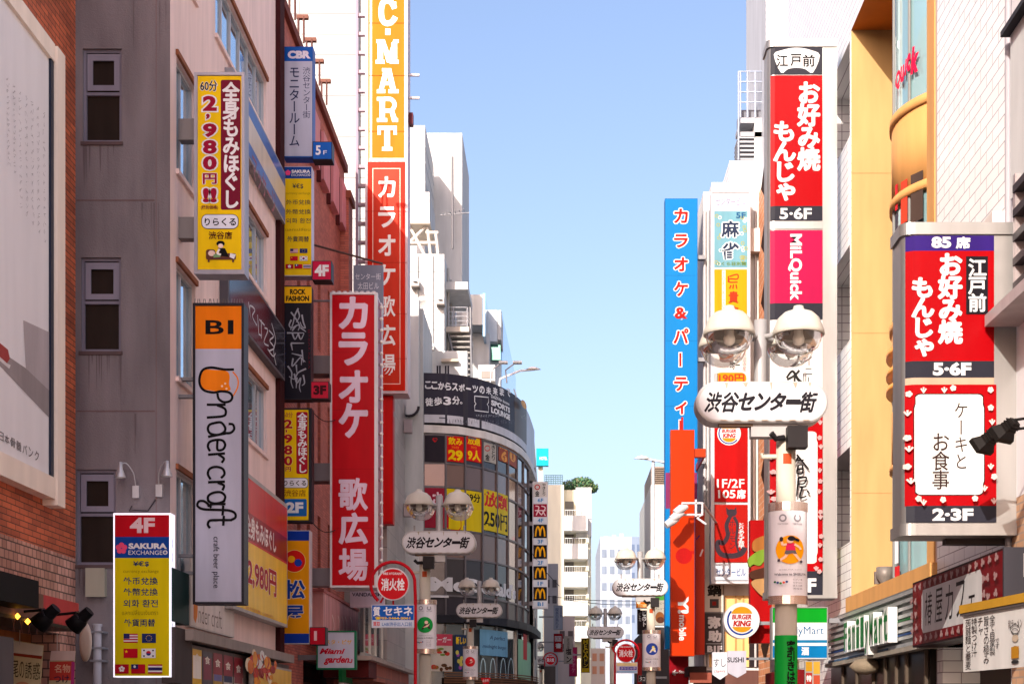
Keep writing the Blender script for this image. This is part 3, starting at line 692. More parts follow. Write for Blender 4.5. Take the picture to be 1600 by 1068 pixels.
# ================================================================ curved corner building (burger restaurant)
def XY(px, Y): return (Xat(px, Y), Y)
CV = Curve([XY(661, 58.0), XY(690, 58.05), XY(725, 58.5), XY(755, 59.3), XY(780, 60.4), XY(800, 61.8), XY(815, 63.6), XY(825, 66.0), XY(833, 69.5)], 56)
r = thing('corner_building', 'curved dark glass corner building with a wrap round black billboard', 'building', (-3, 62, 0))
back = [XY(833, 69.5), (Xat(833, 69.5), 82), (-8, 82), (-8, 63), (Xat(661, 58), 63)]
DB = M((62, 56, 60), .35); FR = M((104, 98, 100), .4, .2)
m = MB(); poly = [CV.P(u*CV.len/40, 0, -.25)[:2] for u in range(41)]+back[1:]
m.prism(poly, 0, 14.6, M((206, 196, 184), .6, 0, .1, 0, .08)); m.obj('core', r)
def vz(py): return Zat(py, 58.0)
bays = [CV.hit(x, 700)[0] for x in (662, 696, 726, 753, 775.5, 793, 807, 817)]+[CV.hit(825, 700)[0]]
rows = [vz(678), vz(722), vz(759), vz(826), vz(870), vz(929), vz(960)]
for j in range(len(rows)-1):
    top, bot = rows[j], rows[j+1]
    g = Mglass((112, 88, 82), .09, .4) if j in (1, 3) else Mglass((58, 52, 56), .07, .4)
    if j == 5: g = M((58, 54, 60), .3)
    f = MB()
    for i in range(len(bays)): f.pbox(CV, bays[i]-.035, bot, bays[i]+.035, top, -.05, .06, FR)
    f.pbox(CV, bays[0], top-.05, bays[-1], top+.02, -.05, .05, FR)
    o = f.obj('window', r)
    for i in range(len(bays)-1):
        q = MB(); a, b_ = bays[i]+.035, bays[i+1]-.035; P = CV.P
        q.quad(P(a, bot+.02, 0), P(b_, bot+.02, 0), P(b_, top-.05, 0), P(a, top-.05, 0), g); q.obj('pane', o)
f = MB(); f.pbox(CV, 0, vz(676), CV.len, vz(664), -.2, .14, M((216, 210, 204), .5, 0, .1, 0, .1)); f.pbox(CV, 0, vz(664), CV.len, vz(661.5), -.2, .06, DKM); f.obj('cornice', r)
f = MB(); f.pbox(CV, 0, vz(972), CV.len, vz(960), -.2, .35, DKM); f.obj('canopy', r)
f = MB(); a = CV.hit(660, 700)[0]
for i in range(len(bays)-1):
    A, B = bays[i]+.04, bays[i+1]-.04; f.quad(CV.P(A, .3, -.05), CV.P(B, .3, -.05), CV.P(B, vz(974), -.05), CV.P(A, vz(974), -.05), Mglass((92, 96, 98), .06, .45))
f.obj('shop_window', r)
f = MB()
for u in bays[::2]: f.pbox(CV, u-.04, .1, u+.04, vz(972), -.05, .03, STEEL)
f.obj('shop_frame', r)
f = MB(); f.pbox(CV, CV.hit(690, 1020)[0], .1, CV.hit(822, 1040)[0], vz(1058), .02, .5, M((70, 52, 42), .6))
for k in range(5): f.pbox(CV, CV.hit(690, 1020)[0], vz(1066)+k*.09, CV.hit(822, 1040)[0], vz(1066)+k*.09+.04, .5, .54, M((120, 84, 62), .6))
f.obj('timber_counter', r)
f = MB(); f.pbox(lwall(Xat(833, 69.5)), 69.6, 3, 82, 14.4, 0, .05, M((212, 200, 184), .6)); f.obj('side_wall', r)
f = MB()
for z in (13.3, 9.6, 6.4): f.pbox(lwall(Xat(833, 69.5)), 70.5, z-1.8, 73.5, z, .05, .09, M((90, 84, 84), .5))
f.obj('side_louvre', r)
b = Board(r, CV, .075)
wl = M((206, 204, 206))
b.text('lettering', wl, "McDonald's", 672, 903, 803, 926, .05); b.rect('lettering', wl, 672, 929.5, 700, 933); b.done()
# posters in the glass
b = Board(r, CV, .02)
for k, (x0, x1) in enumerate(((698, 724), (728, 751.5))):
    b.rect('window_poster#%d' % k, M((206, 24, 20), .4), x0, 681, x1, 721)
    b.text('window_poster#%d' % k, YEL, ['飲み', '放題'][k], x0+2, 683, x1-2, 695, .03); b.text('window_poster#%d' % k, (240, 120, 20), ['70分', '30分'][k], x0+7, 696.5, x1-7, 701, .02); b.text('window_poster#%d' % k, YEL, ['29', '9人'][k], x0+2, 702.5, x1-1.5, 719.5, .05)
b.rect('window_poster#2', M((176, 168, 156)), 755, 684, 774, 722); b.ring('window_poster#2', (190, 40, 44), 760.5, 700, 4, 1.6); b.text('window_poster#2', BLACK, '金', 757, 709, 764, 719, .03); b.vtext('window_poster#2', BLACK, 'やきとり', 766, 687, 773, 719, .02)
b.rect('window_poster#3', M((150, 62, 34)), 778, 687, 806, 724); b.text('window_poster#3', (222, 150, 60), '間', 780, 690, 791, 702, .03); b.text('window_poster#3', (222, 150, 60), '6', 782, 704, 791, 721, .05); b.text('window_poster#3', (222, 150, 60), '0', 795, 704, 804, 721, .05)
b.rect('window_poster#4', M((150, 30, 52)), 664, 762, 694, 824); b.text('window_poster#4', (230, 200, 210), 'さ', 676, 768, 690, 790, .04)
b.rect('window_poster#5', M((206, 182, 20)), 697, 765, 751, 828); b.rect('window_poster#5', M((170, 26, 36)), 697, 776, 720, 828, 6); b.text('window_poster#5', BLACK, '99分', 726, 770, 749, 784, .03)
b.rect('window_poster#6', M((206, 182, 20)), 754, 768, 792, 831); b.text('window_poster#6', (190, 30, 34), '放題', 755, 770, 791, 794, .035); b.text('window_poster#6', BLACK, '250円', 754.5, 799, 791, 826, .03)
b.rect('window_poster#7', M((44, 38, 46)), 664, 680, 694, 721); b.text('window_poster#7', (200, 20, 30), '♥', 676, 684, 683, 691)
# ground floor posters
b.rect('window_poster#8', M((196, 70, 90)), 672, 990, 706, 1008); b.rect('window_poster#8', M((200, 190, 176)), 672, 1008, 706, 1048)
b.text('window_poster#8', WHITE, 'バーガー', 676, 994, 704, 1003, .02)
for i in range(16): b.disc('window_poster#8', M(random.choice([(150, 100, 50), (196, 60, 50), (110, 140, 60), (220, 180, 90), (90, 60, 40)]), .4), 675+random.random()*28, 1012+random.random()*33, 2.2+random.random()*2.5, 1.8+random.random()*1.5, 9)
b.rect('window_poster#9', M((40, 56, 84)), 709, 991, 727, 1048); b.text('window_poster#9', YEL, '新しい', 711, 994, 726, 1006, .03)
for i in range(8): b.disc('window_poster#9', M(random.choice([(150, 80, 160), (60, 130, 180), (200, 190, 90)]), .4), 712+random.random()*12, 1012+random.random()*30, 2.5, 3.5, 9)
b.rect('window_poster#10', M((110, 160, 188)), 747, 984, 790, 1024)
b.text('lettering', (40, 60, 90), 'A perfect', 762, 993, 786, 1001, .01, .3); b.text('lettering', (40, 60, 90), 'midnight burger', 751, 1007, 788, 1014, .01, .3)
for x in (747, 762, 778, 790): b.stroke('arch_decal', M((196, 222, 226)), [(x, 1060), (x+2, 1036), (x+5, 1028), (x+8, 1036), (x+9.5, 1060)], 1.8)
b.rect('window_poster#11', M((150, 200, 160)), 806, 1000, 826, 1060); b.rect('window_poster#11', M((200, 30, 40)), 814, 990, 820, 1030)
b.done()
# wrap round billboard
rb = thing('billboard', 'curved black billboard with white sports slogan on top of the round corner building', 'billboard', (-3, 60, 12.8))
m = MB(); uB = CV.hit(819, 640)[0]
m.pbox(CV, 0.02, vz(661), uB, vz(583), -.3, .1, M((60, 58, 66), .5)); m.obj('casing', rb)
m = MB(); m.pbox(CV, uB+.02, vz(661), CV.len, vz(583), -.3, .06, M((186, 192, 202), .5, .1)); m.obj('side_panel', rb)
b = Board(rb, CV, .104)
b.rectuv('face_panel', M((52, 50, 62), .45, 0, .12), .06, vz(648), uB-.02, vz(584.5)); b.rectuv('face_panel', M((196, 196, 202), .45), .06, vz(660.5), uB-.02, vz(648)); 
b.rectuv('face_panel', M((84, 70, 60), .4), CV.hit(800, 640)[0], vz(648), uB-.02, vz(584.5))
for i, c in enumerate('ここからスポーツの未来まで、'):
    x = 664+136*(i/13.3)**1.02; y = 602+5*math.sin(i/13*2.2-.9)-2+(i/13)**2*3; wd = 10.2-3.4*(i/13)**2
    if c == 'ー': b.text('lettering', WHITE, c, x+1, y+5, x+wd-1, y+8, .03)
    else: b.text('lettering', WHITE, c, x+.4, y, x+wd-.4, y+12, .035)
for i, c in enumerate('徒歩3分'): b.text('lettering', WHITE, c, 665+i*13.2, 622-i*.8, 677+i*13, 635-i*.8, .035)
b.disc('lettering', WHITE, 718, 630, 1.8); b.disc('lettering', M((52, 50, 62), .45, 0, .12), 718, 630, .8)
b.stroke('emblem', WHITE, [(738, 619), (759, 621), (759, 629), (757, 632), (759, 635), (759, 644), (738, 641.5), (738, 634), (740, 631), (738, 628), (738, 619)], 1.5, False)
b.text('lettering', WHITE, 'SPORTS', 763, 630, 792, 638.5, .05); b.text('lettering', WHITE, 'LOUNGE', 763, 641, 792, 650, .05); b.text('small_print', WHITE, 'DAZN for docomo', 763, 622, 791, 627, .02)
squiggle(b, 'small_print', (180, 180, 190), 740, 648, 783, 652, 18, .5); squiggle(b, 'small_print', (110, 110, 120), 695, 655, 795, 664, 26, .6)
b.disc('emblem', M((216, 160, 90)), 808, 632, 4, 6, 12); squiggle(b, 'small_print', (190, 180, 170), 803, 648, 816, 657, 6, .5)
b.rect('small_print', (90, 90, 98), 685, 654, 692, 656); b.done()
# floor list sign on the far side of the corner building
YM = 66; pl = front(YM)
b = sign('floor_sign', 'tall narrow sign with four black squares of golden arches over blue floor numbers', 'sign', pl, 832, 752, 856, 950, .35, (206, 206, 212))
b.rect('face_panel#t', M((206, 202, 196)), 833.5, 754, 854.5, 776); b.ring('face_panel#t', (190, 40, 44), 839.5, 760.5, 3.6, 1.6); b.text('face_panel#t', BLACK, '金', 836, 766, 843, 775, .03); b.vtext('face_panel#t', BLACK, 'やきとり', 847, 754.5, 853, 774, .02)
b.rect('face_panel#r', M((150, 22, 50)), 833.5, 787, 854.5, 807)
for q in ([(837, 790), (842, 792), (838, 804)], [(841, 798), (845, 803)], [(846, 790), (852, 793), (846, 804)], [(848, 798), (852, 805)], [(836, 797), (852, 797)]): b.stroke('face_panel#r', (230, 200, 206), q, 1.6)
for i, (y, t) in enumerate(((776, '6F'), (807.5, '4F'), (840.5, '3F'), (873.5, '2F'), (906, '1F'), (938, 'B1'))):
    b.rect('floor_plate#%d' % i, M((214, 220, 228)), 833.5, y, 854.5, y+10); b.text('floor_plate#%d' % i, (50, 130, 190), t, 840, y+2, 849, y+8, .03)
for i, y in enumerate((819, 851, 884, 916.5)):
    b.rect('face_panel#m%d' % i, M((28, 24, 28)), 833.5, y, 854.5, y+21)
    for sx in (-1, 1): b.stroke('face_panel#m%d' % i, M((246, 176, 10)), [(844, y+17), (844+sx*.8, y+9), (844+sx*3.6, y+3.2), (844+sx*6.2, y+9), (844+sx*7.2, y+18)], 2.3)
b.done()
for y in (757, 817, 880, 942):
    bracket(b.root, Xat(820, YM), YM+.05, Zat(y+3, YM), Xat(833, YM)-.01, YM+.3, Zat(y-3, YM), M((150, 146, 150)))
# teal sign, greenery building and the far end of the street
YQ = 105; q = MB(); q.box(Xat(838, YQ), YQ, Zat(727, YQ), Xat(857, YQ), YQ+.5, Zat(700, YQ), M((20, 160, 176))); r = thing('roof_sign', 'small teal roof sign on a cream post', 'sign', (Xat(846, YQ), YQ, Zat(760, YQ)))
q.obj('face_panel', r); q = MB(); q.box(Xat(841, YQ), YQ+.5, Zat(790, YQ), Xat(848, YQ), YQ+.9, Zat(722, YQ), M((220, 206, 180))); q.obj('post', r)
b = Board(r, front(YQ)); b.text('lettering', WHITE, 'HOTEL', 843, 713, 855, 718, .02); b.done()
YC = 112; CRM = M((226, 220, 196), .6, 0, .06); r = thing('balcony_building', 'cream apartment block with white balconies and a garden on its roof', 'building', (2, 118, 0))
x0, x1, x2 = Xat(848, YC), Xat(881, YC), Xat(899, YC); ztop = Zat(757, YC)
m = MB(); shell(m, x0, YC, x1, YC+14, 0, ztop, CRM); 
shell(m, x1, YC+2.4, x2+1.2, YC+14, 0, ztop, CRM, 'e')
m.box(x2+.05, YC+1.2, ztop-3.6, x2+1.2, YC+14, ztop, WPLAIN)
m.obj('wall', r)
XS = x2+1.2; SIDE = M((200, 206, 216), .6)
pS = lwall(XS); hs = []
for fl in range(6):
    for k in range(6): hs.append((YC+4+k*1.6, 1.2+fl*3.05, YC+4.75+k*1.6, 3.5+fl*3.05))
m = MB(); m.wall(pS, YC+2.4, 0, YC+14, ztop-3.6, hs, .3, SIDE); m.obj('side_wall', r)
m = MB(); 
for h in hs: m.quad(pS.P(h[0], h[1], -.28), pS.P(h[2], h[1], -.28), pS.P(h[2], h[3], -.28), pS.P(h[0], h[3], -.28), M((96, 112, 140), .3))
m.obj('side_glazing', r)
q = MB(); q.pbox(pS, YC+5, ztop-2.6, YC+7.5, ztop-1.4, 0, .04, M((120, 140, 156))); q.obj('vent', r)
for i, y in enumerate((812, 856, 900, 945, 985)):
    z = Zat(y, YC)
    q = MB(); q.box(x1+.02, YC+.1, z-.75, x2+.9, YC+2.4, z+.35, M((228, 226, 218), .6)); o = q.obj('balcony', r)
    q = MB(); 
    q.tube([(x1+.05, YC+.15, z+.75), (x2+.85, YC+.15, z+.75)], .035, M((206, 204, 200)), 5)
    for k in range(8): q.tube([(x1+.1+k*.17, YC+.15, z+.35), (x1+.1+k*.17, YC+.15, z+.75)], .02, M((206, 204, 200)), 4)
    q.obj('railing', o)
    q = MB(); q.box(x1+.1, YC+2.36, z+.4, x1+.75, YC+2.39, z+1.7, M((120, 116, 112), .3)); q.obj('balcony_door', o)
q = MB(); 
for i in range(5):
    z = Zat(812+i*44, YC); q.tube([(x2+.9, YC+.8, z-1.6), (x2+1.0, YC+2.3, z+.2)], .16, M((222, 216, 192)), 4)
q.obj('stair_flight', r)
# roof garden bush: leaf sized faces through an uneven crown
def bush(root, name, blobs, cols, n, size):
    q = MB()
    for c in cols: q.mx(M(c, .7, 0, .2))
    for i in range(n):
        bx, by, bz, rx, ry, rz = random.choice(blobs)
        while True:
            p = (random.uniform(-1, 1), random.uniform(-1, 1), random.uniform(-1, 1)); l = math.hypot(*p)
            if .35 < l < 1: break
        c = Vector((bx+p[0]*rx, by+p[1]*ry, bz+p[2]*rz)); d = Vector((random.uniform(-1, 1), random.uniform(-1, 1), random.uniform(-.4, 1))).normalized()
        a = d.orthogonal().normalized()*size*random.uniform(.6, 1.3); e_ = d.cross(a).normalized()*size*random.uniform(.4, .8)
        q.add([c-a, c+e_, c+a, c-e_], [(0, 1, 2, 3)], M(random.choice(cols), .7, 0, .2))
    return q.obj(name, root)
r = thing('bush', 'round green bush growing on the cream apartment block roof', 'bush', (Xat(900, YC), YC+3, ztop))
bush(r, 'crown', [(Xat(898, YC), YC+3, Zat(749, YC), 1.0, 1, .5), (Xat(912, YC), YC+3, Zat(746, YC), .9, 1, .55), (Xat(884, YC), YC+3, Zat(753, YC), .55, .9, .3), (Xat(904, YC), YC+3, Zat(742, YC), .35, .5, .3), (Xat(921, YC), YC+3, Zat(745, YC), .3, .5, .35), (Xat(924, YC), YC+3.2, Zat(752, YC), .6, .8, .4)], [(80, 116, 84), (98, 130, 92), (58, 92, 72), (104, 124, 82), (120, 120, 90)], 2400, .12)
q = MB(); 
for x in (890, 900, 912): q.tube([(Xat(x, YC), YC+3, ztop), (Xat(x+2, YC), YC+3, ztop+.5)], [.06, .03], M((70, 50, 40)), 5)
q.obj('stem', r)
r = thing('mesh_fence', 'pale green mesh fence on the apartment block roof, left of the bush', 'fence', (Xat(865, YC), YC+2, ztop))
q = MB()
for k in range(11): q.tube([(Xat(851+k*2.8, YC), YC+1.5, ztop), (Xat(851+k*2.8, YC), YC+1.5, ztop+.95)], .022, M((130, 170, 160)), 4)
for k in range(7): q.tube([(Xat(851, YC), YC+1.5, ztop+.05+k*.15), (Xat(879, YC), YC+1.5, ztop+.05+k*.15)], .02, M((130, 170, 160)), 4)
q.obj('mesh', r)
def plain_building(label, x0, x1, ytop, Y, depth, col, win_rows=(), ncol=3, wcol=(150, 166, 186), side='e'):
    r = thing('distant_building', label, 'building', (Xat((x0+x1)/2, Y), Y, 0)); m = MB(); shell(m, Xat(x0, Y), Y, Xat(x1, Y), Y+depth, 0, Zat(ytop, Y), M(col, .6, 0, .06)); m.obj('wall', r)
    pf_ = front(Y)
    if win_rows:
        for y in win_rows:
            for k in range(ncol):
                a = x0+(x1-x0)*(k+.2)/ncol; c = x0+(x1-x0)*(k+.8)/ncol
                q = MB(); q.pbox(pf_, Xat(a, Y), Zat(y+12, Y), Xat(c, Y), Zat(y, Y), .0, .05, M(wcol, .2)); q.obj('window', r)
    return r
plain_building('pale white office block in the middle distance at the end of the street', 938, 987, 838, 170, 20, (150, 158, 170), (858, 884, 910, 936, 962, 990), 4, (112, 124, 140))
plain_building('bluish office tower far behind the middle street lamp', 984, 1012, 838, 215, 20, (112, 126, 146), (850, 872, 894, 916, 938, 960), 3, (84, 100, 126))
plain_building('small cream building low between the far street signs', 912, 946, 1012, 128, 10, (196, 176, 160), (1020, 1040), 3, (190, 130, 100))
plain_building('grey low building behind the narrow floor sign', 850, 872, 880, 88, 14, (150, 148, 150), (905, 930), 2, (66, 66, 74))
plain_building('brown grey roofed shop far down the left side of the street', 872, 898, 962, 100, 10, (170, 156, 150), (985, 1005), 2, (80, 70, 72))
for i, (x, z, Yq) in enumerate(((945, 842, 169), (958, 838, 169), (970, 840, 169))):
    q = MB(); q.box(Xat(x, Yq), Yq+3, Zat(838, 170), Xat(x+6, Yq), Yq+6, Zat(832-i*2, Yq), WPLAIN); tag(q.obj('roof_unit'), ['leftmost small white rooftop unit on the pale office block', 'middle small white rooftop unit on the pale office block', 'rightmost and tallest white rooftop unit on the pale office block'][i], 'roof unit', 'rooftop units on the pale office block')

# ================================================================ right: far white building, its louvred roof box
r = thing('white_building', 'narrow white building with a brown louvred box on top beside the blue sign', 'building', (Xat(1030, 74), 74, 0))
m = MB(); shell(m, Xat(1017, 74), 74, 9, 84, 0, Zat(757, 74), WPLAIN); m.obj('wall', r)
m = MB(); m.box(Xat(1018, 74), 74.1, Zat(757, 74), 8, 80, Zat(728, 74), M((150, 134, 120)))
for k in range(8): m.box(Xat(1020, 74), 74.04, Zat(754-k*3.2, 74), Xat(1042, 74), 74.1, Zat(752.6-k*3.2, 74), M((110, 96, 86)))
m.obj('louvre_box', r)
b = Board(r, front(74)); b.disc('emblem', M((150, 166, 190)), 1028, 779, 4, 7, 14); b.stroke('emblem', M((150, 166, 190)), [(1030, 772), (1034, 762)], 2); b.text('lettering', M((226, 150, 160)), 'ab', 1029, 829, 1040, 836, .02); b.done()

# ================================================================ right: white building with the vertical sign column
r = thing('white_building', 'white narrow fronted building behind the sign column with a yellow panel', 'building', (5.6, 50, 0))
YB = 47; xl = Xat(1099, YB); xr = Xat(1200, YB)
m = MB(); shell(m, xl, YB, xr, 58, 3.2, Zat(300, YB), WPLAIN, 'b'); shell(m, Xat(1112, YB), YB-.01, xr, 57, Zat(300, YB), Zat(285, YB), WPLAIN)
shell(m, 5.2, YB, xr, 58, 0, 3.2, M((90, 60, 54)))
m.obj('wall', r)
m = MB()
for x in (1101, 1106, 1180, 1188): m.tube([(Xat(x, YB), YB-.05, 3.3), (Xat(x, YB), YB-.05, Zat(330, YB))], .04, M((176, 172, 172)), 6)
m.obj('downpipes', r)
m = MB(); m.box(Xat(1168, YB), YB-.35, Zat(398, YB), Xat(1186, YB), YB-.02, Zat(362, YB), M((206, 200, 196))); m.obj('meter_box', r)
m = MB()
for k in range(5): m.box(Xat(1176+k*4.6, YB), YB-.1, Zat(840, YB), Xat(1178.6+k*4.6, YB), YB-.02, Zat(655, YB), M((214, 210, 206)))
m.obj('vertical_fins', r)
m = MB(); m.box(Xat(1108, YB), YB-.06, 3.3, Xat(1170, YB), YB-.01, Zat(930, YB), M((206, 168, 110), .6))
for x in (1118, 1132, 1148, 1160): m.box(Xat(x, YB), YB-.1, 3.3, Xat(x+2, YB), YB-.06, Zat(930, YB), M((170, 130, 80), .6))
m.obj('timber_front', r)
m = MB(); m.box(Xat(1170, YB), YB-.06, 3.3, Xat(1199, YB), YB-.01, Zat(868, YB), M((36, 28, 30), .5)); m.obj('dark_doorway', r)
# orange lattice brick strip
r = thing('orange_building', 'orange brick strip with a dark diamond lattice beside the fan sign', 'building', (6.3, 44, 0)); pl = rwall(6.2)
m = MB(); m.wall(pl, -46.9, 0, -41, Zat(268, 45), [], 0, Mbrick('orange_tile', (206, 140, 96), (190, 120, 80), (214, 190, 170), .4, .2, .012, .5, .6, .2, .15)); m.quad((6.2, 46.9, Zat(268, 45)), (6.2, 41, Zat(268, 45)), (14, 41, Zat(268, 45)), (14, 46.9, Zat(268, 45)), WPLAIN); shell(m, 6.21, 41, 14, 46.9, 0, Zat(268, 45)-.01, WPLAIN, 'wt'); m.obj('wall', r)
m = MB()
for k in range(9):
    z = 3.9+k*1.72
    m.add([pl.P(-46.3, z, .01), pl.P(-45.4, z-.55, .01), pl.P(-44.5, z, .01), pl.P(-45.4, z+.55, .01)], [(0, 1, 2, 3)], M((44, 26, 24), .8))
m.obj('lattice_openings', r)
# tower with stair and louvre behind
r = thing('stair_tower', 'white corrugated roof tower with an open steel stair against the sky', 'building', (7, 50, 0))
Yt = 48; CORR = Mbrick('corrugated_white', (222, 222, 222), (216, 216, 216), (176, 178, 184), 30, .22, .035, 0, .45, .6, .05)
m = MB(); shell(m, Xat(1197, Yt), Yt, 12, 53, 0, 31, CORR, 'w'); m.quad((Xat(1197, Yt), 53, 0), (Xat(1197, Yt), Yt, 0), (Xat(1197, Yt), Yt, 31), (Xat(1197, Yt), 53, 31), M((170, 174, 182), .5)); m.obj('wall', r)
Y2 = 49; m = MB(); shell(m, Xat(1140, Y2), Y2, Xat(1196, Y2), 55, 17.9, Zat(251, Y2), CORR); m.obj('louvre_box', r)
m = MB(); ST = M((150, 152, 158), .5, .2)
for y in (184, 206): m.box(Xat(1157, Y2), Y2, Zat(y+8, Y2), Xat(1196, Y2), Y2+1.4, Zat(y, Y2), ST)
m.box(Xat(1158, Y2), Y2+.3, Zat(184, Y2), Xat(1192, Y2), Y2+1.2, Zat(166, Y2), M((110, 112, 120), .5))
for i in range(6): m.box(Xat(1153, Y2), Y2+i*.02, Zat(216+i*6.4, Y2), Xat(1180, Y2), Y2+1+i*.02, Zat(213+i*6.4, Y2), ST)
m.box(Xat(1179, Y2), Y2, Zat(250, Y2), Xat(1196, Y2), Y2+1, Zat(192, Y2), WPLAIN)
m.obj('stair', r)
m = MB()
for x in (1154, 1157, 1168, 1180, 1193): m.tube([(Xat(x, Y2), Y2, Zat(250 if x < 1157 else 184, Y2)), (Xat(x, Y2), Y2, Zat(112, Y2))], .03, M((150, 160, 178)), 5)
for y in (112, 128, 144, 160): m.tube([(Xat(1154, Y2), Y2, Zat(y, Y2)), (Xat(1196, Y2), Y2, Zat(y, Y2))], .025, M((150, 160, 178)), 5)
m.obj('railing', r)

# ================================================================ right: white tiled building with niches
XW = 6.2
TILE = Mbrick('white_tile', (230, 230, 228), (225, 225, 222), (150, 144, 146), .6, .185, .009, .5, .25, .25, .06, .5)
TILE2 = Mbrick('niche_tile', (226, 226, 224), (220, 220, 218), (140, 134, 136), .2, .2, .010, .0, .25, .25, .06, .5)
r = thing('tiled_building', 'white tiled building with deep square niches behind the fan sign', 'building', (XW, 36, 0)); pl = rwall(XW)
nh = [(-35.4, z-2.0, -32.35, z) for z in (20.2, 15.95, 11.65, 7.4)]
m = MB(); m.wall(pl, -41, 0, -32.2, 26, nh, 0, TILE); shell(m, XW, 32.23, 14, 41, 0, 26, TILE, 'ws'); m.obj('wall', r)
for a, b0, c, d in nh:
    m = MB(); P = pl.P; dp = -1.1
    m.quad(P(a, b0, 0), P(a, d, 0), P(a, d, dp), P(a, b0, dp), TILE2); m.quad(P(a, d, 0), P(c, d, 0), P(c, d, dp), P(a, d, dp), TILE2); m.quad(P(a, b0, 0), P(c, b0, 0), P(c, b0, dp), P(a, b0, dp), TILE2)
    m.quad(P(a, b0, dp), P(c, b0, dp), P(c, d, dp), P(a, d, dp), TILE2); m.quad(P(c, b0, 0), P(c, d, 0), P(c, d, dp), P(c, b0, dp), TILE2)
    m.obj('niche', r)

# ================================================================ right: orange building, recess with a curved drum
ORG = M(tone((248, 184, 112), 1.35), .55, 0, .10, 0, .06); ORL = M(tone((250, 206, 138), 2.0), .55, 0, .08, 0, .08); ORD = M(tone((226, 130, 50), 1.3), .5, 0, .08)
r = thing('orange_building', 'orange building whose curved window drum stands in a tall recess', 'building', (XW, 28, 0))
YF, YN = 32.2, 24.95; ZT = 16.1; ZB = 4.15
m = MB(); P = pl.P
m.quad((XW, YF, ZB), (9, YF, ZB), (9, YF, ZT), (XW, YF, ZT), ORL)
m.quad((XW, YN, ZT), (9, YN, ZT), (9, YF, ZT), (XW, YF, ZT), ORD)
m.wall(pl, -YF, ZT, -YN, 26, [], 0, TILE)
m.quad((8.9, YN, ZB), (8.9, YF, ZB), (8.9, YF, ZT), (8.9, YN, ZT), ORL)
m.quad((XW, YN, ZB), (9, YN, ZB), (9, YF, ZB), (XW, YF, ZB), ORG)
m.quad((XW, YN, 26), (14, YN, 26), (14, YF, 26), (XW, YF, 26), TILE)
m.quad((XW, YN, 0), (XW, YF, 0), (XW, YF, ZB), (XW, YN, ZB), M((120, 112, 108)))
m.obj('wall', r)
m = MB()
for z in (6.4, 9.75, 13.1): m.box(XW+.01, YF-.006, z, 7.6, YF+.01, z+.02, M((176, 130, 84), .6))
m.obj('panel_joints', r)
m = MB(); m.pbox(pl, -YF, 3.9, -YN+.0, 4.2, -.02, .12, ORG); m.obj('ledge', r)
m = MB(); m.box(XW+.0, 25.15, ZB, XW+.16, 25.65, ZT, ORG); m.box(XW, YN, ZB, XW+.22, 25.06, ZT, M((196, 168, 150), .5)); m.obj('post', r)
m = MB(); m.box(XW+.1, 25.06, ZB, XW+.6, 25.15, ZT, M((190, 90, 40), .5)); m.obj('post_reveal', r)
DC, DR = (8.05, 28.1), 1.86
m = MB(); m.lathe((*DC, 0), [(DR-.06, ZB), (DR-.06, 26)], Mglass((150, 186, 190), .04, .45), 72); m.obj('drum_glass', r)
def band(z0, z1, r_, mm, nm='drum_band'):
    q = MB(); q.lathe((*DC, 0), [(DR-.05, z0), (r_, z0), (r_, z1), (DR-.05, z1)], mm, 72); q.obj(nm, r)
band(11.15, 12.5, DR, ORG); band(12.5, 12.66, DR+.04, ORG, 'drum_rim'); band(11.0, 11.15, DR+.04, ORG, 'drum_rim')
band(7.5, 8.75, DR, ORG); band(8.75, 8.9, DR+.04, ORG, 'drum_rim')
for z in (8.35, 8.0, 7.7): band(z-.05, z+.05, DR+.1, M((220, 150, 70), .4), 'drum_hoop')
band(6.3, 7.3, DR, ORG); band(6.2, 6.3, DR+.04, ORG, 'drum_rim')
band(15.9, ZT, DR+.05, ORG)
q = MB()
for k in range(72):
    t = 2*math.pi*k/72
    if k % 5 == 0: q.tube([(DC[0]+(DR-.03)*math.cos(t), DC[1]+(DR-.03)*math.sin(t), ZB), (DC[0]+(DR-.03)*math.cos(t), DC[1]+(DR-.03)*math.sin(t), ZT)], .03, M((120, 120, 118)), 5)
q.obj('mullions', r)
# a curve along the camera side of the drum for decals
DCV = Curve([(DC[0]+(DR)*math.cos(t), DC[1]+(DR)*math.sin(t)) for t in [math.radians(185+i*8) for i in range(13)]], 60)
b = Board(r, DCV, .012)
RD = (206, 24, 62)
for i, (c, x0, y0, x1, y1) in enumerate((('Q', 1398, 112, 1408, 142), ('u', 1408, 103, 1414, 128), ('i', 1414.5, 92, 1418, 118), ('c', 1418, 84, 1424, 112), ('k', 1424, 72, 1437, 114))): b.text('window_lettering', RD, c, x0, y0, x1, y1, .05, .2)
b.rect('window_poster#a', M((200, 30, 40)), 1396, 290, 1404, 330); b.rect('window_poster#b', M((60, 56, 66)), 1396, 336, 1405, 360); b.rect('window_poster#c', M((214, 40, 80)), 1396, 366, 1407, 480); b.vtext('window_poster#c', WHITE, '串カツ居酒屋', 1398, 370, 1405, 476, .02); b.rect('window_poster#d', M((60, 56, 66)), 1396, 484, 1407, 498)
b.rect('window_poster#e', M((200, 40, 50)), 1398, 660, 1412, 676); b.rect('window_poster#e', WHITE, 1398, 680, 1406, 880); b.rect('window_poster#f', M((190, 40, 44)), 1400, 884, 1408, 902)
b.rect('window_poster#g', M((70, 56, 50)), 1425, 270, 1444, 345); b.rect('window_poster#g', M((196, 60, 40)), 1410, 282, 1420, 348)
b.done()
q = MB(); YFL = 29.6
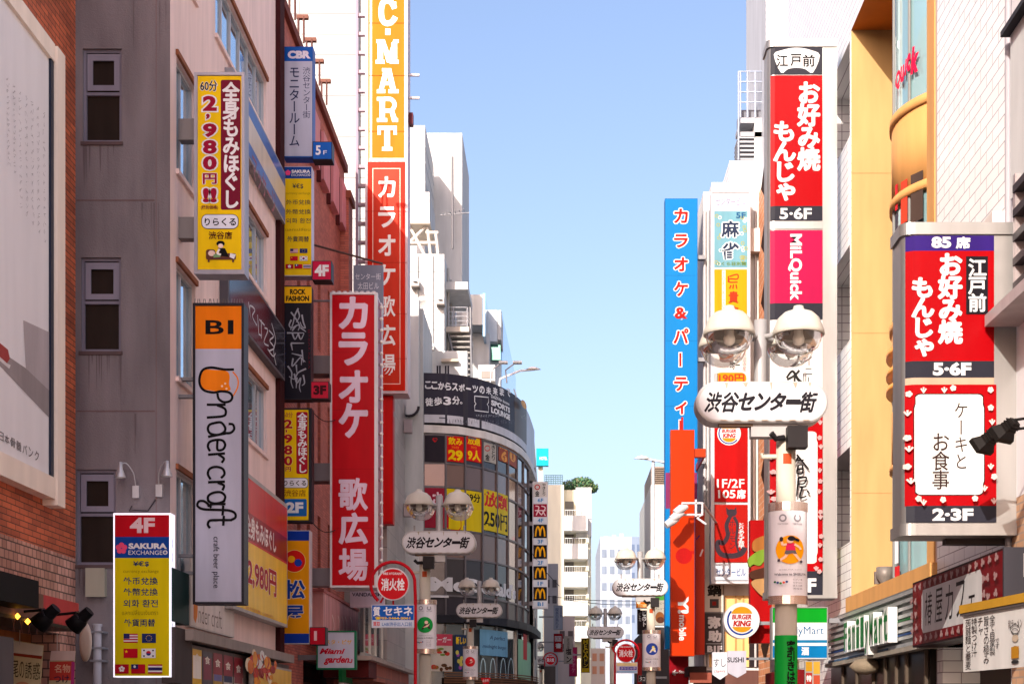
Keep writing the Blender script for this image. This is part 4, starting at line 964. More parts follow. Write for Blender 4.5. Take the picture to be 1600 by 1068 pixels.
q.lathe((6.35, YFL, 4.23), [(.0, 0), (.09, 0), (.09, .06), (.17, .16), (.17, .36), (.0, .36)], M((120, 112, 106), .5, .3), 16); q.box(6.18, YFL+.1, 4.28, 6.5, YFL+.2, 4.52, M((110, 100, 96), .5, .3)); q.box(6.22, YFL-.3, 4.2, 6.5, YFL-.1, 4.24, GREYM)
tag(q.obj('floodlight'), 'grey floodlight standing on the orange ledge', 'floodlight')
# white tiled wall nearer
r = thing('tiled_building', 'white tiled wall rising behind the red sign with a purple top', 'building', (XW, 23, 0))
m = MB(); m.wall(pl, -YN, 0, -20.75, 26, [(-24.6, .1, -20.9, 2.9)], .6, TILE); shell(m, XW, 20.75, 14, YN-.01, 0, 26, TILE, 'w'); m.obj('wall', r)
m = MB(); m.pbox(pl, -24.6, .1, -20.9, 2.9, -.62, -.6, M((60, 44, 38), .5)); m.obj('shop_interior', r)
m = MB(); m.pbox(pl, -21.5, 8.35, -21.1, 8.62, 0, .2, M((206, 196, 190), .6)); m.obj('vent_hood', r)
m = MB(); m.tube([P(-20.85, 3.9, .05), P(-20.85, 26, .05)], .05, M((150, 146, 152), .4), 8); m.obj('downpipe', r)
# right edge building
r = thing('grey_building', 'grey building with a white framed panel at the right edge', 'building', (XW, 16, 0))
EDG = M((206, 202, 204), .5, 0, .1, .1); pz = rwall(XW-.25)
BR3 = Mbrick('tan_brick', (196, 156, 122), (176, 132, 100), (150, 130, 116), .3, .1, .012)
m = MB(); shell(m, XW-.05, -16, 16, 20.7, 4.6, 12.6, EDG, 'b'); shell(m, XW-.05, -16, 16, 20.7, 0, 4.6, BR3, 't'); m.obj('wall', r)
m = MB(); z0, z1 = Zat(300, 20.3), Zat(60, 20.3); m.pbox(rwall(XW-.08), -20.6, 8.6, -14, 10.8, -.02, .02, WPLAIN); m.obj('white_panel', r)
m = MB(); m.pbox(rwall(XW-.08), -20.65, 10.8, -14, 10.87, 0, .14, M((40, 38, 44))); m.obj('panel_frame', r)
r = thing('rack_awning', 'dark steel slatted rack on the wall at the right edge', 'rack', (6, 18, 7)); pz = rwall(XW-.05)
q = MB()
for k in range(5): q.pbox(pz, -20.2, 8.55-k*.32, -16, 8.65-k*.32, .02, .14, M((54, 48, 52), .5, .3))
q.pbox(pz, -20.25, 7.0, -20.15, 8.8, 0, .12, M((150, 140, 140), .4, .3)); q.obj('slats', r)
q = MB(); q.pbox(pz, -20.4, 6.85, -16, 7.0, 0, .45, M((170, 160, 160), .4, .3)); q.obj('shelf', r)
# ================================================================ signs on the left
CASE = M((150, 148, 158), .4, .3); WCASE = M((206, 200, 204), .4, .1); DCASE = M((44, 42, 48), .45, .2)
MAR = (112, 18, 44)
def out_vtext(b, part, c1, c2, t, x0, y0, x1, y1, b0, b1):
    b.vtext(part, c2, t, x0, y0, x1, y1, b1); b.vtext(part, c1, t, x0, y0, x1, y1, b0)
def out_text(b, part, c1, c2, t, x0, y0, x1, y1, b0, b1, sh=0):
    b.text(part, c2, t, x0, y0, x1, y1, b1, sh, 0, b0); b.text(part, c1, t, x0, y0, x1, y1, b0, sh)
# --- large yellow massage sign
pl = front(28.4)
b = sign('projecting_sign', 'large yellow sign with maroon stripe and massage price, above the orange topped sign', 'sign', pl, 304, 114, 382, 428, .4, CASE, 'shop signs on the pink building', .05)
b.rect('face_panel', YEL, 309, 119, 377.5, 421)
b.rect('stripe', MAR, 345, 125, 376, 328, 3)
b.vtext('lettering', WHITE, '全身もみほぐし', 349, 130, 373, 325, .035, 1.12)
out_text(b, 'lettering', BLACK, WHITE, '60分', 313, 126, 340, 143, .02, .05)
for i, (t, y0, y1) in enumerate((('2', 150, 174), (',', 178, 187), ('9', 193, 215), ('8', 219, 241), ('0', 244, 266), ('円', 271, 288), ('!!', 294, 317))):
    out_text(b, 'price', (150, 14, 50), WHITE, t, 317 if t != ',' else 322, y0, 339 if t != ',' else 328, y1, .05 if t != '円' else .03, .11 if t != '円' else .07)
b.text('lettering', MAR, '(税別価格)', 314, 321, 341, 328, .015)
b.rect('lettering', (60, 60, 80), 315, 335, 373, 358, 9); b.rect('lettering', (220, 222, 232), 316, 336, 372, 357, 8); b.text('lettering', BLACK, 'りらくる', 320, 341, 369, 353, .025)
b.text('lettering', (96, 48, 20), '渋谷店', 326, 362, 363, 374, .02)
BR = (96, 56, 44)   # small picture: a seated and a lying figure on a couch
b.rect('picture', BR, 322, 396, 369, 406, 3); b.rect('picture', BR, 322, 390, 337, 400, 4); b.disc('picture', (236, 206, 190), 331, 396, 5.5, 4.5); b.disc('picture', BLACK, 345, 381, 6.5, 4.5); b.disc('picture', (240, 212, 196), 345, 384.5, 4, 3.5)
b.poly('picture', BLACK, [(341, 388), (352, 388), (358, 402), (344, 400)]); b.poly('picture', (120, 160, 110), [(334, 398), (343, 396), (345, 402), (334, 403)]); b.stroke('picture', (236, 230, 225), [(343, 390), (340, 396), (345, 398)], 3); b.poly('picture', WHITE, [(360, 396), (369, 398), (366, 405), (359, 402)])
b.rect('picture', BR, 325, 406, 328, 410); b.rect('picture', BR, 363, 406, 366, 410); b.done()
for z in (198, 352): bracket(b.root, -7.0, 28.5, Zat(z+17, 28.4), Xat(303, 28.4)-.01, 28.75, Zat(z-16, 28.4), M((120, 116, 116), .45, .3))
# --- beer sign
b = sign('projecting_sign', 'tall grey sign with an orange top panel and black cursive beer lettering', 'sign', pl, 302, 474, 381, 943, .42, DCASE, 'shop signs on the pink building', .04)
b.rect('face_panel', M((176, 176, 192), .5), 305, 478, 378, 940); b.rect('top_panel', M((232, 120, 8), .5), 305, 478, 378, 545)
b.text('lettering', BLACK, 'B', 321, 500, 350, 522, .02); b.text('lettering', BLACK, '1', 356, 500, 365, 522, .02)
b.poly('emblem', M((232, 124, 16)), spline([(313, 590), (313, 600), (318, 607), (330, 610), (345, 611), (360, 609), (358, 600), (359, 588), (355, 580), (340, 578), (322, 577), (315, 580)], 4, True))
b.stroke('emblem', M((232, 124, 16)), [(364, 581), (371, 590), (372, 602), (367, 614), (362, 621)], 2.2)
for x, y in ((347, 603), (352, 599), (354, 607)): b.disc('emblem', (236, 206, 170), x, y, 1.6)
LW = 3.9; K = BLACK
cs = [[(365, 577), (350, 577), (330, 574), (317, 578), (312, 590), (313, 602), (320, 610), (334, 613), (346, 611), (358, 613), (363, 619), (360, 626), (350, 628), (342, 623), (340, 615)],   # U
      [(324, 632), (352, 632)], [(340, 633), (351, 638), (353, 645), (348, 650), (324, 652)],   # n
      [(338, 660), (328, 663), (325, 670), (329, 677), (340, 679), (350, 675), (352, 668), (346, 660), (338, 660)], [(348, 676), (360, 676), (366, 670), (364, 663), (358, 662)], [(352, 677), (326, 682)],  # d
      [(340, 688), (340, 702), (348, 702), (352, 695), (348, 688), (338, 687), (328, 690), (325, 697), (328, 704)],  # e
      [(351, 708), (326, 710)], [(342, 710), (350, 716), (347, 722)],  # r
      [(346, 746), (351, 740), (348, 732), (338, 729), (328, 732), (325, 740), (329, 748)],  # c
      [(351, 752), (326, 753)], [(341, 754), (350, 758), (348, 765)],  # r
      [(350, 783), (352, 775), (346, 769), (335, 769), (326, 774), (326, 782), (334, 786), (344, 785), (351, 782)], [(352, 787), (334, 787), (325, 790)],  # a
      [(361, 812), (368, 808), (367, 801), (358, 797), (340, 796), (318, 795), (309, 790), (311, 783), (320, 783), (330, 792)], [(349, 790), (348, 804)],  # f
      [(362, 812), (340, 812), (328, 813), (325, 819), (328, 824)], [(350, 806), (349, 820)]]  # t
for q in cs: b.stroke('lettering', K, q, LW)
b.text('lettering', (40, 40, 54), 'craft beer place', 331, 838, 343, 918, .0, 0, 90); b.done()
for z in (603, 880): bracket(b.root, -7.0, 28.5, Zat(z+16, 28.4), Xat(301, 28.4)-.01, 28.62, Zat(z+11, 28.4)); bracket(b.root, -7.0, 28.5, Zat(z-11, 28.4), Xat(301, 28.4)-.01, 28.62, Zat(z-16, 28.4))
q = MB()
for k in range(18): x = Xat(304+k*4.4, 28.45); z = Zat(474, 28.4); q.tube([(x, 28.45, z), (x+random.uniform(-.02, .02), 28.45, z+.1)], .006, M((120, 110, 105)), 4)
q.obj('bird_spike', b.root)['kind'] = 'stuff'
# --- currency exchange signs (large near, small in the column)
def flags(b, xs, y, w_, h_):
    for i, (x, yy, k) in enumerate(xs):
        n = 'flag#%d' % i; x1, y1 = x+w_, yy+h_
        if k == 'us':
            b.rect(n, (225, 220, 225), x, yy, x1, y1)
            for s_ in range(4): b.rect(n, (180, 30, 50), x, yy+h_*s_*2/7, x1, yy+h_*(s_*2+1)/7)
            b.rect(n, (40, 44, 100), x, yy, x+w_*.42, yy+h_*.55)
        if k == 'eu':
            b.rect(n, (30, 46, 100), x, yy, x1, y1)
            for a_ in range(10): b.disc(n, (226, 190, 60), (x+x1)/2+w_*.2*math.cos(a_*.628), (yy+y1)/2+h_*.3*math.sin(a_*.628), w_*.03, None, 5)
        if k == 'cn': b.rect(n, (190, 12, 34), x, yy, x1, y1); b.text(n, YEL, '★', x+w_*.08, yy+h_*.12, x+w_*.32, yy+h_*.48)
        if k == 'kr':
            b.rect(n, (222, 222, 226), x, yy, x1, y1); b.disc(n, (190, 20, 40), (x+x1)/2, (yy+y1)/2, h_*.26); b.disc(n, (30, 50, 120), (x+x1)/2, (yy+y1)/2, h_*.26, None, 12, 180, 360)
            for sx in (.18, .82):
                for sy in (.2, .8): b.rect(n, BLACK, x+w_*(sx-.06), yy+h_*(sy-.08), x+w_*(sx+.06), yy+h_*(sy+.08))
        if k == 'hk':
            b.rect(n, (170, 14, 34), x, yy, x1, y1)
            for a_ in range(5): b.disc(n, WHITE, (x+x1)/2+w_*.13*math.sin(a_*1.2566), (yy+y1)/2-h_*.2*math.cos(a_*1.2566), w_*.09, None, 8)
        if k == 'tw': b.rect(n, (180, 14, 34), x, yy, x1, y1); b.rect(n, (30, 36, 96), x, yy, x+w_*.5, yy+h_*.5); b.disc(n, WHITE, x+w_*.25, yy+h_*.25, h_*.14, None, 10)
        if k == 'th':
            for s_, c in enumerate(((170, 30, 44), (224, 220, 225), (40, 38, 90), (40, 38, 90), (224, 220, 225), (170, 30, 44))): b.rect(n, c, x, yy+h_*s_/6, x1, yy+h_*(s_+1)/6)
def sakura(b, x, y, r_, col):
    for k in range(5):
        t = k*1.2566; b.disc('emblem', col, x+r_*.55*math.sin(t), y-r_*.55*math.cos(t), r_*.48, None, 10)
pl = front(27.25); INK = (14, 50, 96)
b = sign('projecting_sign', 'large yellow currency exchange sign with red top panel and white lit edge', 'sign', pl, 177, 801, 267, 1057, .3, Memit((235, 232, 245), .35), 'currency exchange signs')
b.rect('top_panel', M((190, 10, 30), .4), 179.5, 804, 264.5, 838); b.rect('blue_panel', M((16, 66, 150), .4), 179.5, 838, 264.5, 871); b.rect('face_panel', M((216, 198, 8), .4), 179.5, 871, 264.5, 1055)
b.text('lettering', (230, 200, 205), '4F', 203, 808, 242, 832, .04)
sakura(b, 190, 856, 9, (230, 80, 120)); b.text('lettering', WHITE, 'SAKURA', 201, 848, 261, 857, .05); b.text('lettering', WHITE, 'EXCHANGE✪', 201, 859, 262, 866, .0)
b.text('lettering', INK, '¥€$', 208, 876, 233, 885, .02); b.text('lettering', (120, 104, 20), 'currency exchange', 193, 889, 248, 896, -.01)
for t, y in (('外币兌換', 901), ('外幣兌換', 918), ('외화 환전', 936)): b.text('lettering', INK, t, 193, y, 247, y+12, .012)
b.text('lettering', (120, 104, 20), 'แลกเปลี่ยนเงินตรา', 191, 952, 247, 960, -.005); b.text('lettering', INK, '外貨両替', 194, 966, 243, 978, .012)
flags(b, ((193.5, 989, 'us'), (222, 989, 'eu'), (193.5, 1012.5, 'cn'), (221.5, 1012.5, 'kr'), (179.8, 1037, 'hk'), (205.5, 1037, 'tw'), (232, 1037, 'th')), 0, 22, 14.5); b.done()
bracket(b.root, -7.3, 27.56, 2.6, -7.2, 27.9, 2.7); bracket(b.root, -7.3, 27.56, 4.6, -7.2, 27.9, 4.7)
b = Board(b.root, lwall(Xat(267, 27.25)+.001)); 
for k in range(9): b.stroke('side_ornament', M((60, 96, 160)), [(268.2, 840+k*22), (269.6, 848+k*22), (268.4, 856+k*22)], 1.2)
b.done()

# --- column of five signs on the red brown brick building
YK = 39.3; pl = front(YK)
def col_sign(label, x0, y0, x1, y1, case, br, rim=.0):
    b = sign('projecting_sign', label, 'sign', pl, x0, y0, x1, y1, .4, case, 'column of projecting signs on the red brown brick building', rim)
    for y in br: bracket(b.root, -7.0, YK+.06, Zat(y+16, YK), Xat(x0, YK)-.01, YK+.36, Zat(y-16, YK), M((34, 32, 44), .5, .2))
    return b
def floor_box(b, x0, y0, x1, y1, col, t, tc, bold=.03, small=None):
    m = MB(); m.pbox(pl, Xat(x0, YK), Zat(y1, YK), Xat(x1, YK), Zat(y0, YK), -.4, .03, DCASE); m.obj('floor_tag', b.root)
    q = Board(b.root, pl, .034); q.rect('floor_tag_face', col, x0+1, y0+1, x1-1, y1-1)
    if small: q.text('floor_tag_face', tc, t, x0+(5 if t != '1' else 7), y0+6, x0+(13 if t != '1' else 11.5), y1-7, bold); q.text('floor_tag_face', tc, small, x0+17, y0+14, x1-8, y1-8, 0)
    else: q.text('floor_tag_face', tc, t, x0+4, y0+6, x1-4, y1-6, bold)
    q.done()
BLU = (18, 84, 172)
b = col_sign('topmost sign of the column, white with a blue header and a blue floor tag', 443, 73, 489, 246, M((26, 80, 160), .4), (116, 212))
b.rect('face_panel', M((182, 184, 204), .4), 444.5, 96, 488, 244); b.rect('top_panel', M(BLU, .4), 444.5, 74.5, 488, 96)
b.text('lettering', (222, 214, 228), 'CBR', 449.5, 79.5, 485.5, 92, .06); b.vtext('lettering', (36, 44, 84), 'モニタールーム', 452, 104, 468, 229, .01, 1.1); b.vtext('lettering', (36, 44, 84), '渋谷センター街', 473, 105, 485, 185, -.002, 1.05); b.done()
floor_box(b, 488.5, 222, 519, 250, M((20, 90, 180), .4), '5', WHITE, .03, 'F')
b = col_sign('yellow currency exchange sign with blue header and crimson floor tag, second in the column', 441, 260, 487, 431, M((190, 186, 206), .4), (404,))
b.rect('face_panel', M((226, 190, 10), .4), 442, 279, 486.5, 430); b.rect('top_panel', M((20, 66, 144), .4), 442, 261, 486.5, 279)
sakura(b, 450, 270, 4.4, (226, 70, 130)); b.text('lettering', WHITE, 'SAKURA', 455.5, 265.5, 485, 270.5, .05); b.text('lettering', WHITE, 'EXCHANGE✪', 455.5, 271.5, 485, 275.5, 0)
b.text('lettering', (40, 44, 60), '¥€$', 457, 287, 474, 295.5, .01); b.text('lettering', (150, 124, 20), 'currency exchange', 447, 300, 485, 305, 0)
for t, y in (('外币兌換', 312), ('外幣兌換', 327), ('외화 환전', 341)): b.text('lettering', (40, 44, 60), t, 447, y, 485.5, y+8, .005)
b.text('lettering', (150, 124, 20), 'แลกเปลี่ยน', 446, 356, 485, 361, 0); b.text('lettering', (40, 44, 60), '外貨両替', 449, 369, 483, 378, .01)
flags(b, ((453.5, 388.5, 'us'), (468.5, 388.5, 'eu'), (453.5, 400.5, 'cn'), (468.5, 400.5, 'kr'), (446.5, 413, 'hk'), (460.5, 413, 'tw'), (474, 413, 'th')), 0, 12, 7); b.done()
floor_box(b, 488, 408, 518, 438, M((186, 18, 62), .4), '4F', WHITE, .05)
b = col_sign('black sign with thorny white lettering under a yellow panel, third in the column', 437.5, 446, 486, 624, DCASE, (492,))
b.rect('face_panel', M((28, 26, 36), .35), 438.5, 474, 485, 622); b.rect('top_panel', M((236, 180, 12), .4), 439.5, 448, 487, 473)
b.text('lettering', BLACK, 'ROCK', 453, 451.5, 478, 460, .05); b.text('lettering', BLACK, 'FASHION', 447, 462, 483, 470.5, .05)
TW = (150, 150, 160)
for q in ([(466, 482), (461, 492), (458, 505), (454, 515)], [(465, 484), (468, 494), (463, 503)], [(455, 488), (461, 496), (468, 508), (466, 516)], [(472, 492), (474, 503), (477, 512), (472, 510), (469, 503)], [(455, 500), (452, 508), (456, 512), (463, 508)], [(457, 516), (464, 508), (470, 510)], [(470, 512), (478, 518)],
          [(449, 520), (475, 520)], [(457, 521), (461, 530), (466, 521)], [(466, 521), (470, 530), (475, 521)], [(455, 536), (475, 536)], [(455, 537), (457, 547)], [(472, 547), (474, 566)], [(473, 556), (456, 552)],
          [(458, 560), (457, 572), (470, 558), (471, 570)], [(471, 560), (477, 565)], [(463, 570), (464, 582)], [(450, 572), (456, 582), (455, 596), (458, 606)], [(478, 576), (466, 582), (460, 592), (452, 588)], [(474, 586), (476, 598), (472, 602)], [(460, 584), (464, 598), (470, 590), (468, 604), (470, 612)], [(464, 590), (463, 606)]): b.stroke('lettering', TW, q, (2.6, 1.2))
b.vtext('lettering', (20, 60, 130), 'ロックファッション', 442, 516, 446.5, 576, .0, 1.0); b.vtext('lettering', (130, 20, 40), 'ロックファッション', 481, 514, 485, 576, 0, 1.0); b.done()
floor_box(b, 486, 596, 514, 623, M((190, 30, 56), .4), '3F', (60, 14, 24), .06)
b = col_sign('small yellow massage sign with a blue floor panel, fourth in the column', 436.5, 637, 487, 815, DCASE, (675, 768))
b.rect('face_panel', YEL, 439, 640, 482, 812); b.rect('stripe', (160, 20, 44), 463, 643, 481, 740, 3)
b.vtext('lettering', WHITE, '全身もみほぐし', 465.5, 645, 479.5, 738, .03, 1.1); b.text('price', (160, 20, 60), '60分', 443, 643.5, 457.5, 652, .01)
for t, y0, y1, x0, x1 in (('2', 655, 669, 444, 457), (',', 671, 676, 446, 449), ('9', 678, 692, 444, 457), ('8', 695, 710, 444, 457), ('0', 712, 727, 444, 457), ('円', 729, 736, 446, 455)): out_text(b, 'price', (170, 16, 40), (240, 225, 120), t, x0, y0, x1, y1, .04, .07)
b.rect('lettering', (70, 70, 70), 440.5, 746, 481.5, 762, 5); b.rect('lettering', (222, 222, 228), 441.2, 746.8, 480.8, 761.2, 5); b.text('lettering', BLACK, 'りらくる', 443.5, 750, 478.5, 758.5, .02); b.text('lettering', (150, 90, 10), '渋谷店', 444, 764.5, 478, 775, .01)
b.rect('floor_panel', M((24, 96, 168), .4), 441, 779, 479.5, 806, 2); b.text('floor_panel', WHITE, '2F', 447, 784, 474, 801, .05); b.done()
b = col_sign('lowest sign of the column, orange with a red circle between blue ends', 434, 828, 484, 1005, WCASE, (850, 980))
b.rect('face_panel', M((226, 148, 8), .4), 435, 829, 483, 1004); 
b.rect('blue_panel', M((14, 52, 150), .4), 435, 829, 483, 844); b.rect('blue_panel', M((14, 52, 150), .4), 435, 989, 483, 1004)
b.disc('emblem', (226, 200, 120), 460, 876, 17.8); b.disc('emblem', (206, 24, 20), 460, 876, 17); b.disc('emblem', (244, 170, 20), 455.5, 873, 5.5); b.disc('emblem', (24, 60, 160), 466, 878.5, 6)
out_text(b, 'lettering', (22, 60, 150), (226, 206, 170), '松', 443, 905, 477, 935, .03, .065); out_text(b, 'lettering', (22, 60, 150), (226, 206, 170), '屋', 443, 945, 475, 973, .028, .06); b.done()
floor_box(b, 484, 979, 509, 1007, M((180, 14, 40), .4), '1', (230, 190, 196), .04, 'F')
q = MB()
for k in range(11): q.lathe((Xat(435, YK)-.03, YK-.02, Zat(834+k*15.6, YK)), [(0, -.04), (.04, 0), (0, .04)], M((226, 222, 216), .3), 8)
q.obj('bulb', b.root)

# --- long red vertical sign with bulbs
YR = 41; pl = front(YR); DEP = 1.25
b = sign('projecting_sign', 'long red vertical sign edged with a string of white bulbs', 'sign', pl, 516, 457, 588, 917, DEP, WCASE, None, .05)
b.rect('face_panel', M((186, 8, 24), .35), 518.5, 460.5, 585.5, 914.5)
LT = (222, 196, 214)
for y in (550, 640, 732, 824): b.rect('seam', M((150, 6, 20), .4), 518.5, y, 585.5, y+.6)
for t, y0, y1 in (('カ', 463, 514), ('ラ', 519, 571), ('オ', 578, 629), ('ケ', 629, 684), ('歌', 746, 797), ('広', 800, 850), ('場', 856, 907)):
    b.text('lettering', LT, t, 529, y0, 575, y1, .04 if t not in '歌場' else .028)
b.done()
XR_ = Xat(588, YR); p2 = lwall(XR_+.004)
m = MB(); z0, z1 = Zat(917, YR), Zat(457, YR)
m.pbox(p2, YR+.15, z0+.08, YR+DEP-.25, z1-.08, 0, .01, M((140, 14, 34), .4)); m.pbox(p2, YR, z0, YR+.15, z1, 0, .03, WCASE); m.pbox(p2, YR+DEP-.25, z0, YR+DEP, z1, 0, .03, WCASE)
m.obj('side_panel', b.root)
m = MB()
for k in range(24):
    z = z1-.25-k*(z1-z0-.4)/24; m.lathe((XR_+.07, YR+.55, z), [(0, -.055), (.04, -.04), (.055, 0), (.04, .04), (0, .055)], M((235, 230, 226), .2), 10)
m.obj('bulb', b.root)
for y in (566, 735, 900): bracket(b.root, -7.0, YR+.3, Zat(y+13, YR), Xat(516, YR)-.01, YR+.9, Zat(y-15, YR), M((120, 112, 116), .5, .3))
m = MB(); 
for k in range(8): x = 520+k*9; m.tube([(Xat(x, YR), YR+.1, z1), (Xat(x, YR), YR+.1, z1+.06)], .05, M((206, 196, 200)), 8)
m.obj('top_bolt', b.root)
# --- small grey building name sign above it
YG2 = 43.2; pl = front(YG2)
b = sign('projecting_sign', 'small grey name sign poking out above the long red sign', 'sign', pl, 552, 414, 598, 520, .2, M((112, 116, 132), .5, .2))
b.text('lettering', (200, 200, 208), 'センター街', 555, 427, 595, 437, 0); b.text('lettering', (200, 200, 208), '太田ビル', 559, 441, 592, 452, 0); b.done()
m = MB(); m.tube([(-7.0, 43.4, Zat(380, 43.4)), (Xat(598, 43.4), 43.4, Zat(412, 43.4))], .03, M((90, 70, 66)), 6); m.tube([(-7.0, 43.4, Zat(470, 43.4)), (Xat(552, 43.4), 43.4, Zat(470, 43.4))], .03, GREYM, 6); m.obj('stay_rod', b.root)
# --- orange and red vertical sign on the tall white building
YA = 50.0; pl = front(YA); zt = 29.5
u0, u1 = Xat(570.5, YA), Xat(637, YA); zb = Zat(614, YA); zm = Zat(252, YA)
root = thing('projecting_sign', 'giant orange and red vertical sign beside the white tower', 'sign', (u0, YA+.5, zb))
m = MB(); m.pbox(pl, u0, zb, u1, zt, -.9, 0, M((206, 186, 190), .4)); m.obj('casing', root); b = Board(root, pl)
b.rectuv('top_panel', M(tone((246, 158, 14), 2.2), .5), u0+.1, zm, u1-.1, zt-.1)
for x in (579.5, 633.5): b.rectuv('trim', M((240, 226, 214), .4), Xat(x, YA)-.035, zm+.04, Xat(x, YA)+.035, zt-.1)
b.rectuv('trim', M((240, 226, 214), .4), Xat(577, YA), zm+.0, Xat(636, YA), zm+.1)
SW = (238, 236, 232)
def slab(polys):
    for q in polys: b.poly('lettering', SW, q)
def bx(x0, y0, x1, y1): return [(x0, y0), (x1, y0), (x1, y1), (x0, y1)]
b.stroke('lettering', SW, [(616, 12), (612, 5), (606, 2), (599, 4), (596, 13), (596, 25), (599, 34), (606, 37), (613, 34), (617, 28)], 8.5); slab([bx(614, 3, 619, 14)])
slab([bx(602, 45, 610, 55)])
slab([bx(588, 62, 600, 67.5), bx(590, 67, 598.5, 95), bx(587, 94, 601, 100), [(594, 62), (601, 62), (608, 83), (615, 62), (622, 62), (612, 98), (604.5, 98)], bx(611.5, 67, 620.5, 95), bx(615, 62, 623, 67.5), bx(609, 94, 623, 100)])
slab([[(600, 107), (611, 107), (619, 141), (610, 141), (605.5, 119), (599, 141), (592, 141)], bx(597, 107, 606, 112), bx(597, 128, 614, 133.5), bx(589, 140, 602, 146), bx(607, 140, 623, 146)])
slab([bx(589, 152, 604, 158), bx(593, 157, 601.5, 186), bx(589, 185, 605, 191), [(608, 171), (615, 171), (622, 191), (613, 191)], bx(613, 185, 622, 191)]); b.stroke('lettering', SW, [(601, 155), (611, 155.5), (616, 161), (616, 167), (611, 173), (601, 173.5)], 6.5)
slab([bx(590, 197, 620, 203.5), bx(590, 203, 595, 211), bx(615, 203, 620, 211), bx(600.5, 203, 609.5, 231), bx(597, 230, 613, 236)])
b.rectuv('bottom_panel', M(tone((244, 40, 8), 1.3), .4), u0+.08, zb+.08, u1-.08, zm-.02)
b.rect('bottom_panel', M(tone((240, 62, 36), 1.3), .4), 582.5, 264, 625.5, 600)
for q in (bx(582, 263, 625.5, 264.2), bx(582, 599, 625.5, 600.2), bx(582, 263, 583.2, 600), bx(624.5, 263, 625.7, 600)): b.poly('trim', (240, 200, 180), q)
for y in (36, 118, 205): b.rect('seam', M(tone((206, 130, 20), 2.2), .5), 577, y, 636, y+.7)
for y in (330, 410, 490, 560): b.rect('seam', M(tone((200, 44, 20), 1.5), .5), 571.5, y, 636, y+.7)
for t, y in (('カ', 276), ('ラ', 323), ('オ', 367), ('ケ', 413), ('歌', 462), ('広', 507), ('場', 553)): b.text('lettering', SW, t, 591, y, 618, y+33, .03 if t not in '歌場' else .018)
b.done()
m = MB()
for k in range(26):
    z = zb+.6+k*.62
    m.box(u0-.32, YA+.25, z, u0-.01, YA+.4, z+.1, M((160, 140, 150), .5))
m.box(u0-.34, YA+.2, zb+.2, u0-.26, YA+.3, zt, M((150, 130, 146), .5)); m.obj('ladder_frame', root)
for y in (110, 146): bracket(root, u1+.01, YA+.3, Zat(y+2, YA), u1+.35, YA+.4, Zat(y-1, YA), M((220, 214, 220)))
bracket(root, u1+.01, YA+.3, Zat(188, YA), u1+.14, YA+.6, Zat(170, YA), M((90, 40, 50)))
# --- lower red sign behind it
YZ = 50.3; pl = front(YZ)
b = sign('projecting_sign', 'narrow plain red sign hanging under the giant orange sign', 'sign', pl, 570, 618, 614, 818, .5, M((186, 20, 24), .4)); b.rect('face_panel', M((206, 26, 24), .35), 572, 621, 612.5, 814)
b.done()
bracket(b.root, Xat(614, YZ)+.01, YZ+.2, Zat(648, YZ), -5.62, YZ+.35, Zat(640, YZ), M((170, 160, 165)))
for y in (660, 790): 
    q = MB(); q.box(-5.6, 56.6, Zat(y+18, 57), -5.3, 56.95, Zat(y-2, 57), M((176, 160, 160), .5)); tag(q.obj('junction_box'), 'upper grey junction box on the corner of the stone tiled wall' if y == 660 else 'lower grey junction box on the corner of the stone tiled wall', 'junction box', 'junction boxes on the stone tiled wall')
# --- white sign, pizza sign, hydrant sign and small board
YV = 43.8; pl = front(YV)
b = sign('projecting_sign', 'plain white sign with thin dark capitals just under the long red sign', 'sign', pl, 547, 921, 600, 948, .2, M((206, 190, 206), .5))
b.text('lettering', (60, 50, 70), 'VANDALISM', 550, 925, 596, 931, .02); b.done()
m = MB()
for x in (553, 567, 582): m.tube([(Xat(x, YV), YV+.1, Zat(921, YV)), (Xat(x, YV), YV+.1, Zat(913, YV))], .03, DKM, 5)
m.tube([(Xat(550, YV), YV+.1, Zat(913, YV)), (-7, YV+.1, Zat(913, YV))], .03, DKM, 5); m.obj('hanger', b.root)
q = MB()
for a_, b_, y_ in ((440, 470, 628), (486, 517, 640), (487, 517, 815), (438, 452, 252)): q.tube([(Xat(a_+(b_-a_)*k/8, 40.2), 40.2+.1*k, Zat(y_+9*math.sin(math.pi*k/8)+k*.8, 40.2)) for k in range(9)], .012, M((40, 36, 40), .6), 5)
q.obj('cable', b.root)
YP = 41.6; pl = front(YP)
b = sign('projecting_sign', 'square white sign with a green frame and red script lettering', 'sign', pl, 495, 985, 556, 1045, .3, M((10, 110, 70), .4), None, .03)
b.rect('face_panel', M((186, 186, 202), .4), 496.5, 987, 553.5, 1042.5)
b.text('lettering', (214, 160, 20), 'パスタ・ピザ', 500, 998.5, 550, 1006, .02)
b.text('lettering', (190, 14, 40), 'Miami', 499, 1012, 539, 1021, .04, .35); b.text('lettering', (190, 14, 40), 'garden', 506, 1024, 546, 1038, .04, .35); b.stroke('lettering', (190, 14, 40), [(544, 1033), (549, 1034), (550, 1029)], 1.8); b.done()
bracket(b.root, -7.0, YP+.1, Zat(1030, YP), Xat(495, YP)-.01, YP+.25, Zat(1022, YP))

